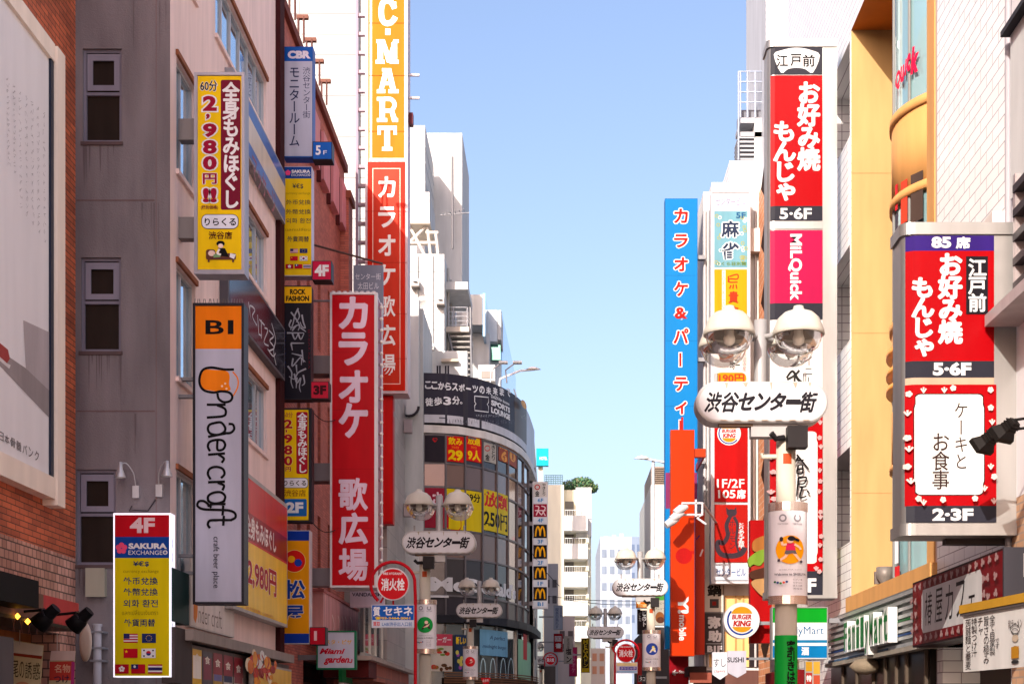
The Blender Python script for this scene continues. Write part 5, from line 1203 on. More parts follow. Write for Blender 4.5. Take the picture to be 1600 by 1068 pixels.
# ================================================================ small fittings on the left
def gooseneck(label, px, py, Y, d):
    r = thing('gooseneck_lamp', label, 'lamp', (Xat(px, Y), YE, Zat(py+45, YE)), 'gooseneck lamps over the currency exchange sign')
    x, z = Xat(px, YE), Zat(py, YE)
    m = MB(); m.box(x+d*.52-.06, YE-.08, z-.42, x+d*.52+.06, YE-.0, z-.2, ALU); m.obj('base', r)
    m = MB(); m.tube(spline([(x+d*.52, z-.2), (x+d*.46, z+.02), (x+d*.2, z+.18), (x, z+.15)], 4) and [(p[0], YE-.08-.2*i/12, p[1]) for i, p in enumerate(spline([(x+d*.52, z-.2), (x+d*.46, z+.02), (x+d*.2, z+.18), (x, z+.15)], 4))], .012, ALU, 6); m.obj('arm', r)
    m = MB(); c = (x, YE-.28, z); m.lathe(c, [(0, .2), (.035, .19), (.045, .06), (.06, .03), (.1, -.08), (.1, -.09)], ALU, 16); m.lathe(c, [(0, -.05), (.09, -.082)], M((220, 214, 206)), 14); m.obj('shade', r)
gooseneck('left of the two small aluminium gooseneck lamps on the grey brown wall', 195, 742, YE, .42)
gooseneck('right one of the small aluminium gooseneck lamps at the building corner', 267, 740, YE, -.38)
q = MB(); q.tube([(Xat(x, YE), YE-.04, Zat(y, YE)) for x, y in ((207, 790), (203, 798), (212, 797), (232, 798), (244, 780))], .012, M((60, 54, 58)), 5); tag(q.obj('cable'), 'dark cable looping over the top of the currency exchange sign', 'cable')
q = MB(); x0, x1, z0, z1 = Xat(139, YE), Xat(167, YE), Zat(932, YE), Zat(889, YE); q.box(x0, YE-.16, z0, x1, YE, z1, M((150, 146, 130), .5)); q.box(x0-.01, YE-.18, z0-.01, x1+.01, YE-.161, z1+.01, M((160, 156, 140), .5)); tag(q.obj('junction_box'), 'beige electrical box below the lowest window of the grey brown wall', 'electrical box')
YD = 27.6
r = thing('wall_pipe', 'white grey vertical pipe with clamps at the lower left', 'pipe', (Xat(152, YD), YD, 0)); x = Xat(152, YD)
q = MB(); q.tube([(x, YD, 0), (x, YD, Zat(978, YD))], .075, M((176, 176, 184), .4), 12); q.tube([(x, YD, Zat(978, YD)), (x, YD, Zat(974, YD))], .09, M((170, 170, 178), .4), 12); q.obj('pipe', r)
q = MB()
for y in (985, 1010, 1030): q.box(x-.11, YD-.09, Zat(y+3, YD), x+.11, YE, Zat(y, YD), M((150, 150, 156), .4, .3))
q.obj('clamp', r)
q = MB(); cx, cz = Xat(136, YD), Zat(1003, YD); q.lathe((cx, YD-.1, cz), [(0, .03), (.12, .02), (.2, 0), (.2, -.03), (0, 0)], M((206, 192, 176), .5), 18, True)
for i, (X_, Y_, Z_) in enumerate(q.v): q.v[i] = (cx+(X_-cx)*.7, YD-.1-(Z_-cz)-(X_-cx)*.5, cz+(Y_-YD+.1)*1.75)
tag(q.obj('wall_plate'), 'oval beige dish mounted beside the white grey pipe', 'dish')
# awning, spotlights, box and banners of the shop under the billboard
pa = lwall(XB+.75); r = thing('shop_awning', 'narrow awning edge with orange and red lit panels under the pale brick wall', 'awning', (XB+.4, 25, 3))
a0, a1 = pa.hit(-80, 990)[0], pa.hit(123, 990)[0]
za = 3.17
q = MB(); q.pbox(pa, 20, za-.05, a1, za, -.75, .03, DCASE); q.obj('soffit', r)
q = MB(); b = Board(r, pa, .004); q.pbox(pa, 20, za, pa.hit(68, 1000)[0], za+.42, -.75, 0, M((124, 90, 78), .5)); q.pbox(pa, pa.hit(68, 1000)[0], za, a1, za+.42, -.75, 0, M((184, 64, 70), .5)); q.obj('fascia', r)
for i in range(9):
    x = 18+i*12; b.stroke('painted_lines', M((110, 60, 54)), [(x, 958+x*.16), (x+5, 985+x*.16)], 1); b.stroke('painted_lines', M((110, 60, 54)), [(x+6, 958+x*.16), (x+1, 985+x*.16)], 1)
b.done()
q = MB()
for px, py in ((22, 962), (38, 970)): u, v = pa.hit(px, py); P_ = pa.P(u, v, .05); q.lathe(P_, [(0, -.05), (.045, 0), (0, .05)], Memit((255, 170, 50), 2.0), 10)
q.obj('bulb', r)
q = MB(); u0, _ = pa.hit(-60, 960); u1, _ = pa.hit(18, 960); q.pbox(pa, u0, za+.1, u1, za+.5, .02, .4, M((12, 11, 14), .6)); tag(q.obj('speaker_box'), 'black box fixed on the awning at the left edge of the photo', 'box')
q = MB(); q.pbox(lwall(XB+.9), 21, 2.0, pa.hit(9, 1010)[0]-.1, 2.82, -.3, 0, M((84, 78, 82), .5)); tag(q.obj('menu_box'), 'dark grey box hanging under the awning at the left edge', 'box')
def spot(label, px, py, Y):
    c = Vector((Xat(px, Y), Y, Zat(py, Y))); r = thing('spotlight', label, 'spotlight', tuple(c), 'black spotlights over the shop awning')
    d = Vector((-.62, .1, -.55)).normalized(); BK = M((16, 15, 18), .45)
    q = MB(); q.tube([c-d*.19, c-d*.02], [.085, .095], BK, 14); q.tube([c-d*.02, c, c+d*.2, c+d*.2], [.095, .12, .15, .13], BK, 16)
    q.obj('lamp_head', r)
    q = MB(); s_ = d.cross(Vector((0, 1, 0))).normalized(); q.tube([c+Vector((0, -.14, 0)), c+Vector((-.05, -.14, .1)), c+Vector((-.05, .14, .1)), c+Vector((0, .14, 0))], .012, M((40, 38, 42), .4, .4), 6); q.obj('yoke', r)
    q = MB(); q.tube([c+Vector((-.04, 0, .1)), c+Vector((-.5, .05, .06)), (XB, Y+.1, c.z+.04)], .022, BK, 8); q.obj('arm', r)
    q = MB(); q.tube([c+d*.2, c+d*.21], .12, M((70, 66, 64), .2), 14); q.obj('lens', r)
spot('larger and nearer black spotlight on a long arm above the awning', 74, 962, 23.0); spot('smaller black spotlight beside the white grey pipe', 127, 966, 24.2)
def banner(label, pts, paint, Y):
    pb = front(Y); r = thing('hanging_banner', label, 'banner', (Xat(sum(p[0] for p in pts)/4, Y), Y, 2.0), 'paper banners under the awning')
    b = Board(r, pb); q = MB(); q.add([pb.P(*pb.hit(*p), 0) for p in pts]+[pb.P(*pb.hit(*p), -.01) for p in pts], [(0, 1, 2, 3), (7, 6, 5, 4), (0, 4, 5, 1), (1, 5, 6, 2), (2, 6, 7, 3), (3, 7, 4, 0)], M((206, 190, 150), .7)); q.obj('sheet', r)
    paint(b); b.done()
    q = MB(); x0, x1 = Xat(pts[3][0], Y), Xat(pts[2][0], Y); z = Zat(pts[2][1], Y)
    q.tube([((x0+x1)/2-.1, Y-.02, z-.0), ((x0+x1)/2-.1, Y-.02, 3.12)], .006, M((200, 190, 180)), 4); q.obj('cord', r)
def p1_(b):
    b.poly('print', M((226, 218, 205), .5), [(12, 1018), (66, 1024), (68, 1008), (14, 999)]); b.poly('print', (150, 60, 40), [(11, 1022), (65, 1029), (66, 1024), (12, 1018)])
    for i, (c, w_) in enumerate((('6', 7), ('尾', 12), ('の', 9), ('誘', 12), ('惑', 13))): x = 12+sum((7, 12, 9, 12, 13)[:i])-.5; b.text('lettering', (60, 54, 36), c, x, 1030+i*1.2, x+w_-1.5, 1056+i*1.2, .0)
    b.disc('print', (196, 140, 110), 35, 1072, 12, 8)
def p2_(b):
    b.poly('print', M((232, 206, 196), .5), [(78, 1031), (117, 1031), (118, 1016), (80, 1016)]); b.poly('print', (206, 70, 60), [(77, 1062), (112, 1062), (115, 1032), (78, 1033)]); b.poly('print', (190, 60, 130), [(110, 1085), (115, 1085), (117, 1033), (112, 1033)])
    b.text('lettering', (236, 180, 150), '名物', 85, 1037, 110, 1050, .02); b.text('lettering', (60, 40, 70), 'つけ', 84, 1054, 108, 1066, .02)
banner('cream paper banner with brush lettering about tails under the awning', [(6, 1085), (62, 1085), (68, 1007), (14, 998)], p1_, 25.2)
banner('pink and red paper banner hanging next to the pale brick corner', [(75, 1085), (113, 1085), (118, 1016), (80, 1016)], p2_, 26.4)
q = MB(); u0, u1 = lwall(-6.9).hit(268, 940)[0], lwall(-6.9).hit(287, 940)[0]; q.pbox(lwall(-6.9), u0-.3, 3.4, u1, 4.35, -.1, .1, M((14, 46, 44), .5)); tag(q.obj('cabinet'), 'dark green box between the currency exchange sign and the beer sign', 'box')
q = MB(); q.pbox(lwall(-6.9), u0-.3, 2.3, u1, 3.3, -.1, .15, M((70, 62, 62), .6)); tag(q.obj('cabinet'), 'dull brown grey box under the dark green box', 'box')
# ================================================================ signs on the right
def M(col, *a, **k): return M0(tone(col), *a, **k)
STEEL = M0((150, 148, 146), .4, .75, .12, 0, .06)
def textuv(b, part, col, t, u0, v0, u1, v1, bold=0., shear=0.):
    vs, fs, bb = glyph(t, bold, shear); W_ = bb[2]-bb[0]; H_ = bb[3]-bb[1]
    b.raw(part, col, [(u0+(x-bb[0])/W_*(u1-u0), v0+(y-bb[1])/H_*(v1-v0)) for x, y in vs], fs)
def round_sign(name, label, Y, x0, x1, y0, y1, xw, group):
    """sign box with a rounded outer corner: steel caps, back plate to the wall, board on its curved face"""
    X0, X1, XE = Xat(x0, Y), Xat(x1, Y), Xat(xw, Y); R = .16; z0, z1 = Zat(y1, Y), Zat(y0, Y)
    root = thing(name, label, 'sign', (X0+.5, Y+.3, z0), group)
    arc = [(X0+R-R*math.cos(t), Y+R-R*math.sin(t)) for t in [i*math.pi/16 for i in range(9)]]
    plan = arc+[(XE, Y), (XE, Y+.62), (X0, Y+.62)]
    m = MB(); m.prism([(x, y) for x, y in plan], z0+.16, z1-.16, STEEL); m.obj('casing', root)
    big = [(x-.03 if x < X0+R else x, y-.03) for x, y in arc]+[(XE, Y-.03), (XE, Y+.65), (X0-.03, Y+.65)]
    m = MB(); m.prism(big, z1-.16, z1, STEEL); m.obj('top_cap', root); m = MB(); m.prism(big, z0, z0+.16, STEEL); m.obj('bottom_cap', root)
    cv = Curve(arc[1:]+[(X0+R+.1, Y), ((X0+X1)/2, Y), (X1, Y)], 60)
    return root, Board(root, cv, .006)
def flowers(b, part, col, pts, r_=3.4):
    for i, (x, y) in enumerate(pts):
        if i % 2 == 0:
            for k in range(5): t = k*1.2566+i; b.disc(part, col, x+r_*.6*math.cos(t), y+r_*.6*math.sin(t), r_*.55, None, 8)
        else:
            for k in (-1, 0, 1):
                t = 1.57+k*.7; b.stroke(part, col, [(x, y+r_), (x+r_*1.5*math.cos(t)*.9, y+r_-r_*1.9*math.sin(t))], (1.5, 2.6), False)
def notch(x0, y0, x1, y1, k=9):
    p = []
    for cx_, cy_, a in ((x1, y0, 180), (x0, y0, 0), (x0, y1, 0), (x1, y1, 0)): pass
    def q(cx_, cy_, a0, a1): return [(cx_+k*math.cos(math.radians(a0+(a1-a0)*i/5)), cy_+k*math.sin(math.radians(a0+(a1-a0)*i/5))) for i in range(6)]
    return [(x0+2*k, y0)]+[(x1-2*k, y0)]+q(x1-k, y0+k, -90, 0)[:4]+[(x1-k*.2, y0+k*1.5), (x1, y0+2.2*k), (x1, y1-2.2*k), (x1-k*.2, y1-k*1.5)]+q(x1-k, y1-k, 0, 90)[2:]+[(x1-2*k, y1), (x0+2*k, y1)]+q(x0+k, y1-k, 90, 180)[:4]+[(x0+k*.2, y1-1.5*k), (x0, y1-2.2*k), (x0, y0+2.2*k), (x0+k*.2, y0+1.5*k)]+q(x0+k, y0+k, 180, 270)[2:]
REDS = M((206, 6, 20), .3, 0, .06, 0, .05); DKS = M((58, 58, 70), .35, 0, .08)
# --- far one with the fan
r, b = round_sign('projecting_sign', 'very tall red sign topped by a white fan, behind the nearest street lamp', 33, 1200, 1286, 62, 934, 1308, 'red restaurant signs')
b.rect('face_panel#1', DKS, 1204, 73, 1285, 117); b.rect('face_panel#1', REDS, 1204, 118, 1285, 322); b.rect('face_panel#1', DKS, 1204, 322, 1285, 345)
fan = [(1245+40*math.cos(math.radians(a)), 115-36*math.sin(math.radians(a))) for a in range(150, 29, -8)]; fan = [(1209, 86), (1222, 79), (1237, 75.5), (1252, 75.5), (1267, 79), (1281, 87), (1270, 114), (1258, 108.5), (1245, 106.5), (1231, 108.5), (1220, 114)]
b.poly('emblem', WHITE, spline(fan, 3, True)); b.text('emblem', BLACK, '江', 1213, 86, 1231, 105, .02); b.text('emblem', BLACK, '戸', 1235, 85, 1252, 104, .02); b.text('emblem', BLACK, '前', 1254, 86, 1273, 105, .02)
b.vtext('lettering', WHITE, 'お好み焼', 1247, 128, 1280, 266, .045, 1.08); b.vtext('lettering', WHITE, 'もんじゃ', 1209, 190, 1242, 315, .045, 1.12); b.text('lettering', WHITE, '5·6F', 1218, 325, 1268, 343, .03)
b.rect('divider', STEEL, 1204, 346, 1285, 358)
b.rect('face_panel#2', M((216, 30, 92), .3, 0, .06), 1204, 360, 1285, 474); b.rect('face_panel#2', DKS, 1204, 474, 1285, 499)
b.text('lettering', WHITE, 'MiLQuick', 1231, 366, 1253, 470, .035, 0, 90)
b.rect('face_panel#3', M((222, 220, 218), .4), 1204, 500, 1285, 648)
b.vtext('lettering', (60, 58, 56), 'ワイ', 1228, 546, 1252, 606, .02); b.vtext('lettering', (60, 58, 56), 'イニー', 1256, 556, 1270, 604, .0); b.stroke('lettering', (40, 38, 38), [(1229, 590), (1238, 580), (1246, 592), (1252, 598)], (3, 5))
b.rect('face_panel#4', REDS, 1204, 650, 1285, 892); b.poly('face_panel#4', M((224, 222, 220), .4), notch(1215, 674, 1277, 880, 8)); b.rect('face_panel#4', DKS, 1204, 892, 1285, 929); b.text('lettering', WHITE, '1F', 1250, 903, 1275, 925, .04)
flowers(b, 'pattern', (236, 190, 190), [(1270, 655), (1281, 660), (1280, 684), (1282, 698), (1281, 720), (1280, 735), (1281, 752), (1279, 768), (1281, 800), (1281, 808), (1282, 838), (1280, 852), (1281, 874), (1274, 888), (1279, 897-4), (1207, 715), (1209, 738), (1207, 769), (1210, 780)])
# brush lettering
for q in ([(1244, 712), (1262, 734)], [(1245, 716), (1238, 730)], [(1243, 720), (1254, 720)], [(1246, 728), (1244, 740), (1252, 740), (1252, 728), (1246, 728)], [(1245, 734), (1252, 734)], [(1246, 748), (1258, 747), (1255, 756), (1246, 757)], [(1246, 748), (1243, 776)], [(1249, 762), (1258, 761)], [(1252, 762), (1248, 778), (1258, 776)], [(1260, 768), (1263, 772)]): b.stroke('lettering', BLACK, q, (3.2, 2))
b.done()
# --- near one, purple top
Yn = 20.5
r, b = round_sign('projecting_sign', 'big red sign with a purple top band, nearest on the right', Yn, 1411, 1556, 348, 836, 1592, 'red restaurant signs')
b.rect('face_panel#1', M((66, 40, 140), .3), 1415, 368, 1553, 392); b.rect('face_panel#1', REDS, 1415, 392, 1553, 564); b.rect('face_panel#1', DKS, 1415, 564, 1553, 590); b.rect('face_panel#1', M((236, 206, 176), .4), 1415, 590, 1553, 601)
b.text('lettering', WHITE, '85', 1455, 370, 1486, 388, .05); b.text('lettering', WHITE, '席', 1493, 370, 1516, 389, .045)
b.vtext('lettering', WHITE, 'お好み焼', 1467, 396, 1502, 536, .05, 1.08); b.vtext('lettering', WHITE, 'もんじゃ', 1425, 434, 1458, 558, .05, 1.12)
b.rect('emblem', M((40, 36, 44), .35), 1509, 401, 1543, 491); b.vtext('emblem', WHITE, '江戸前', 1513, 405, 1540, 487, .03, 1.08)
b.text('lettering', WHITE, '5·6F', 1457, 566, 1517, 587, .05)
b.rect('face_panel#2', REDS, 1415, 601, 1556, 790); b.poly('face_panel#2', BLACK, notch(1427, 615, 1538, 774, 10)); b.poly('face_panel#2', M((226, 225, 222), .35), notch(1428.2, 616.4, 1536.6, 772.6, 10))
b.rect('face_panel#2', DKS, 1417, 790, 1556, 816); b.text('lettering', WHITE, '2·3F', 1456, 794, 1520, 813.5, .05)
b.vtext('lettering', (66, 44, 40), 'ケーキと', 1490, 628, 1512, 734, .0, 1.05); b.vtext('lettering', (66, 44, 40), 'お食事', 1456, 676, 1482, 764, .005, 1.1)
flowers(b, 'pattern', (240, 206, 200), [(1421, 616), (1442, 610), (1488, 607), (1474, 610), (1546, 610), (1420, 646), (1546, 638), (1548, 660), (1420, 685), (1422, 702), (1420, 730), (1424, 752), (1433, 780), (1545, 730), (1550, 746), (1535, 764), (1520, 780), (1440, 786), (1470, 782), (1549, 784)], 4.4)
b.done()
m = MB()
for k, (y, z) in enumerate(((20.9, 3.9), (20.95, 3.75))): m.tube([(5.9, y, z), (6.05, y+.1, z-.1), (6.2, y, z-.02)], .012, M((196, 180, 170)), 5)
m.box(5.3, 20.85, 4.02, 6.2, 21.05, 4.1, M((90, 80, 78), .5)); m.obj('cable_bracket', r)
# black floodlights beside it
def flood(label, px, py, Y, s=1):
    c = Vector((Xat(px, Y), Y, Zat(py, Y))); r = thing('floodlight', label, 'floodlight', tuple(c), 'black floodlights aimed at the big red sign'); d = Vector((-.45, .55, -.5)).normalized(); BK = M((44, 40, 38), .45, .3)
    q = MB(); sd_ = d.cross(Vector((0, 0, 1))).normalized(); up_ = sd_.cross(d)
    def fr(t, w_, h_): o = c+d*t; return [o+sd_*w_+up_*h_, o-sd_*w_+up_*h_, o-sd_*w_-up_*h_, o+sd_*w_-up_*h_]
    L_ = [fr(-.16, .06, .05), fr(-.02, .09, .07), fr(.06, .15, .1), fr(.12, .15, .1)]
    vs = sum(L_, []); q.add(vs, [(i*4+k, i*4+(k+1) % 4, i*4+4+(k+1) % 4, i*4+4+k) for i in range(3) for k in range(4)]+[(0, 1, 2, 3), (15, 14, 13, 12)], BK); 
    for t in (-.13, -.09, -.05): q.add([p+(p-(c+d*t))*.18 for p in fr(t, .075, .06)]+[p+(p-(c+d*(t+.015)))*.18 for p in fr(t+.015, .075, .06)], [(0, 1, 5, 4), (1, 2, 6, 5), (2, 3, 7, 6), (3, 0, 4, 7), (0, 3, 2, 1), (4, 5, 6, 7)], BK)
    q.obj('housing', r)
    q = MB(); q.tube([c, c+Vector((.1, -.05, .12)), (6.15, Y-.3, c.z+.16)], .018, M((30, 28, 30), .5), 7); q.obj('arm', r)
flood('lower and farther left black floodlight in front of the cake lettering', 1541, 690, 19.2); flood('upper right black floodlight close to the right edge of the photo', 1572, 672, 18.6)
# --- cafe sign on the wall
pc = rwall(5.72); u0 = pc.hit(1426, 950)[0]; u1 = pc.hit(1569, 900)[0]
r = thing('wall_sign', 'dark red wall sign with white flowers and brush lettering on a white panel', 'sign', (5.8, 22, 2.8))
m = MB(); m.pbox(pc, u0, 2.8, u1, 3.83, -.44, 0, M((60, 34, 38), .5)); m.pbox(pc, u1, 2.8, u1+.05, 3.83, -.44, .02, M((74, 72, 80), .5)); m.obj('casing', r)
b = Board(r, pc, .004)
b.rectuv('face_panel', M((150, 20, 30), .4, 0, .1), u0+.03, 2.83, u1-.03, 3.8)
pu0, pu1, pv0, pv1 = u0+.62, u1-1.0, 2.99, 3.66; k = .09
b.polyuv('white_panel', M((216, 214, 214), .45), [(pu0+k, pv0), (pu1-k, pv0), (pu1, pv0+k), (pu1, pv1-k), (pu1-k, pv1), (pu0+k, pv1), (pu0, pv1-k), (pu0, pv0+k)])
for i, c in enumerate('椿屋カフェ'):
    w_ = (pu1-pu0-.3)/5; a = pu0+.15+i*w_; 
    textuv(b, 'lettering', (40, 30, 32), c, a+.06, pv0+.1, a+w_-.1-(.1 if c == 'ェ' else 0), pv1-.06-(.25 if c == 'ェ' else 0), .0, .1)
random.seed(5); pts = []
for i in range(15): pts.append((u0+.25+i*(u1-u0-.4)/14, 2.91)); pts.append((u0+.2+i*(u1-u0-.4)/14, 3.73))
for i in range(3): pts += [(u0+.15, 3.05+i*.24), (u0+.42, 3.1+i*.2), (u1-.2, 3.05+i*.22), (u1-.55, 3.0+i*.25), (u1-.74, 3.1+i*.2)]
for i, (u, v) in enumerate(pts):
    for k_ in range(3): t = k_*2.1+i; b.polyuv('pattern', (222, 180, 178), [(u+.05*math.cos(t)+.05*math.cos(a), v+.03*math.sin(t)+.034*math.sin(a)) for a in (0, 1.05, 2.1, 3.14, 4.2, 5.2)])
b.done()
# --- convenience store fascia, letters and projecting sign
pf2 = rwall(6.0); ua = pf2.hit(1296, 1000)[0]; ub = -24.6
r = thing('shop_fascia', 'ribbed grey shop fascia with green and blue stripes under the orange ledge', 'fascia', (6.1, 29, 2.9))
m = MB(); m.pbox(pf2, ua, 2.88, ub, 3.88, -.22, -.03, M((170, 172, 172), .4, .3))
for i in range(8): m.pbox(pf2, ua, 2.9+i*.125, ub, 2.96+i*.125, -.03, .02, M((196, 198, 198), .35, .4))
m.obj('panel', r)
m = MB(); m.pbox(pf2, ua, 3.34, ub, 3.375, .02, .03, (20, 140, 60)); m.obj('green_stripe', r); m = MB(); m.pbox(pf2, ua, 3.09, ub, 3.125, .02, .03, (30, 90, 170)); m.pbox(pf2, ua, 2.9, ub-3, 2.94, .02, .03, (90, 140, 190)); m.obj('blue_stripe', r)
m = MB(); m.pbox(pf2, ua, 2.8, ub, 2.88, -.6, .1, M((206, 196, 180), .6)); m.obj('soffit', r)
r = thing('shop_lettering', 'white box letters with green faces standing out from the ribbed shop fascia', 'letters', (5.9, 27, 3))
s0, s1 = pf2.hit(1334, 960)[0], pf2.hit(1406, 940)[0]; n = 10
for i, c in enumerate('FamilyMart'):
    w_ = (s1-s0)/n; a = s0+i*w_; big = c in 'FMly'
    z0, z1 = 3.0 if c != 'y' else 2.86, 3.62 if c in 'FMlti' else 3.5
    m = MB(); m.pbox(pf2, a+.02, z0, a+w_-.06, z1, .03, .2, M((230, 232, 228), .3)); o = m.obj('box_letter', r)
    q = Board(r, Plane((6.0-.2, 0), (0, -1)), .004); textuv(q, 'box_letter_face', (10, 150, 60), c, a+.03, z0+.03, a+w_-.07, z1-.03, .02); q.done()
m = MB(); P = rwall(6.14).P
r = thing('storefront', 'dark glazed shop front below the ribbed fascia', 'storefront', (6.2, 29, 0))
m.pbox(rwall(6.1), -34, .1, -25, 2.8, -.1, 0, M((40, 34, 32), .3)); m.obj('glazing', r); m = MB()
for y in (25.2, 26.6, 27.4, 28.3, 29.4, 31, 32.5): m.pbox(rwall(6.1), -y-.05, .1, -y+.05, 2.8, 0, .05, M((120, 104, 90), .5))
m.obj('frame', r); q = MB(); q.lathe((5.9, 29.2, 2.55), [(0, -.05), (.2, 0), (.32, .12), (.2, .24), (0, .28)], M((196, 176, 150), .7, 0, .3, .6), 18); o = q.obj('paper_lantern'); tag(o, 'pale rough round lantern under the shop fascia', 'lantern')
YFm = 32.3; pl = front(YFm)
b = sign('projecting_sign', 'white shop sign with green top and blue bottom, partly behind the pole', 'sign', pl, 1206, 948, 1293, 1029, .3, M((180, 176, 176), .4), None, .015)
b.rect('face_panel', M((226, 228, 228), .35), 1207, 949, 1292, 1028); b.rect('green_band', M((6, 180, 40), .35), 1207, 949, 1292, 972); b.rect('blue_band', M((20, 140, 200), .35), 1207, 999, 1292, 1003.5); b.rect('blue_band', M((10, 140, 210), .35), 1207, 1008, 1292, 1027)
b.text('lettering', (16, 120, 180), 'FamilyMart', 1213, 978, 1287, 994, .0, 0, 0); b.text('lettering', WHITE, '酒', 1252, 1010, 1264, 1023, .04); b.text('lettering', WHITE, 'ATM', 1215, 1011, 1240, 1022, .04); b.done()
bracket(b.root, Xat(1293, YFm)+.01, YFm+.1, 3.7, 6.19, YFm+.2, 3.8)
# posters under it
pz = front(37.5)
b = sign('poster_board', 'yellow red and white sale posters under the white shop sign', 'posters', pl, 1258, 1032, 1282, 1110, .1, (200, 196, 190)); b.rect('poster#1', (230, 170, 40), 1259, 1033, 1269, 1048); b.rect('poster#2', (200, 60, 50), 1259, 1050, 1269, 1100); b.rect('poster#3', (240, 190, 70), 1271, 1033, 1281, 1052); b.rect('poster#3', (220, 90, 60), 1271, 1054, 1281, 1100)
b.text('poster#2', WHITE, '特', 1260, 1054, 1268, 1064, .04); b.done()
# --- noodle banner near right
pb = between(1505, 16.9, 1602, 15.3)
r = thing('noodle_banner', 'white cloth banner with brush writing and a yellow rail at the lower right', 'banner', pb.P(.4, 2.1, 0))
ua, vt = pb.hit(1505, 958); ub_, _ = pb.hit(1640, 930); vb = pb.hit(1506, 1049)[1]
m = MB(); m.pbox(pb, ua, vb, ub_, vt, -.02, 0, M((214, 212, 210), .8)); m.obj('cloth', r)
m = MB(); m.pbox(pb, ua-.02, vt+.0, ub_, vt+.09, -.06, .04, M((232, 176, 60), .5)); m.pbox(pb, ua-.02, vt-.03, ub_, vt-.002, -.05, .03, M((110, 100, 100), .5)); m.obj('rail', r)
b = Board(r, pb, .004)
for i, t in enumerate(('蒟蒻麺と蕎麦', '特製つけ汁', 'チャ', '旨さの極み', '全て自家製')):
    x0 = 1509+i*9.6; y0 = 967-i*1.6; b.vtext('lettering', (60, 46, 44), t, x0, y0, x0+8.5, y0+[78, 60, 28, 74, 62][i], .0, 1.1)
b.vtext('lettering', (60, 46, 44), 'です', 1556, 996, 1563, 1012, 0)
b.text('lettering', (70, 50, 46), '和ラーメン', 1577, 968, 1599, 979, .0)
b.disc('picture', (206, 150, 60), 1588, 1017, 6, 9); b.disc('picture', (236, 214, 190), 1588, 996, 5, 6); b.ring('picture', (70, 60, 56), 1588, 982, 7, 1.2); b.ring('picture', (70, 60, 56), 1588, 986, 5, 1); b.rect('picture', (226, 160, 50), 1582, 1010, 1594, 1027); b.disc('picture', (60, 60, 64), 1588, 1033, 6, 3); b.done()
q = MB(); q.tube([pb.P(ua-.05, vt+.04, -.3), pb.P(ua-.05, vt-.18, -.1)], .02, (150, 140, 130), 6); q.tube([pb.P(ua-.02, vt+.04, 0), (6.2, 19.5, vt+.04)], .02, (110, 90, 80), 6); q.obj('bracket', r)
q = MB(); q.box(5.95, 19.35, 3.45, 6.14, 19.6, 3.75, M((220, 214, 208), .4)); q.tube(spline([(6.05, 19.3, 3.5)[:2], (6.0, 19.25)], 2) and [(6.05, 19.4, 3.45), (6.0, 19.4, 3.3), (6.1, 19.45, 3.2)], .015, (60, 50, 46), 6); tag(q.obj('wall_lamp'), 'white wall lamp box on the tan brick at the right edge', 'lamp')

# --- sign column of the white building
YS_ = 46.2; pl = front(YS_)
b = sign('sign_column', 'tall white column of stacked shop panels, pale blue mahjong panel near its top', 'sign', pl, 1111, 300, 1172, 911, .5, M((216, 216, 222), .4), None, .03)
b.rect('face_panel#a', M((214, 214, 228), .35), 1116, 305, 1167, 325); b.text('face_panel#a', M((176, 178, 212)), 'センタービル', 1118, 309, 1165, 321, .02)
b.rect('face_panel#b', M((140, 204, 224), .35), 1116, 330, 1168, 418)
random.seed(3)
for i in range(22): b.ring('face_panel#b', (206, 206, 110) if i % 3 else (236, 244, 236), random.choice([1121, 1163, 1126, 1159])+random.uniform(-3, 3), 335+random.random()*78, 2.4, 1.1, n=10)
out_text(b, 'face_panel#b', (48, 62, 96), (226, 240, 244), '麻', 1127, 345, 1155, 371, .03, .1); out_text(b, 'face_panel#b', (48, 62, 96), (226, 240, 244), '雀', 1127, 379, 1155, 407, .03, .1)
b.text('face_panel#b', (40, 110, 170), '5F', 1150, 332, 1165, 341, .02); b.text('face_panel#b', (130, 170, 60), 'さくら荘別館', 1119, 409, 1166, 415, .01)
b.rect('face_panel#c', M((246, 190, 0), .35), 1116, 421, 1167, 500); b.rect('face_panel#c', (240, 232, 220), 1128, 422, 1133.5, 500); b.vtext('face_panel#c', (200, 70, 40), 'TORIKIZOKU', 1128.5, 425, 1133, 496, -.01)
OR_ = (214, 64, 20)
for q in ([(1140, 432), (1152, 429), (1152, 436), (1140, 436), (1140, 441), (1152, 441)], [(1138, 432), (1138, 441)], [(1142, 446), (1140, 451)], [(1146, 445), (1145, 451)], [(1150, 445), (1151, 451)]): b.stroke('face_panel#c', OR_, q, 2.2)
b.text('face_panel#c', OR_, '貴', 1138, 455, 1154, 474, .03); b.text('face_panel#c', OR_, '族', 1138, 478, 1154, 497, .03)
b.rect('face_panel#d', M((226, 220, 214), .35), 1116, 503, 1167, 612); b.rect('face_panel#d', (150, 90, 60), 1124, 545, 1146, 566, 5); b.vtext('face_panel#d', (200, 40, 40), '全品国産', 1160, 545, 1166, 580, .0); b.text('face_panel#d', BLACK, '均一', 1140, 564, 1156, 577, .03); b.rect('face_panel#d', M((246, 176, 10), .35), 1118, 582, 1166, 600, 8); b.text('face_panel#d', (214, 70, 30), '190円', 1123, 584, 1163, 598, .03)
BK_R = M((214, 16, 18), .3)
b.rect('face_panel#e', BK_R, 1116, 617, 1168, 784); b.disc('face_panel#e', WHITE, 1139, 677, 18.5)
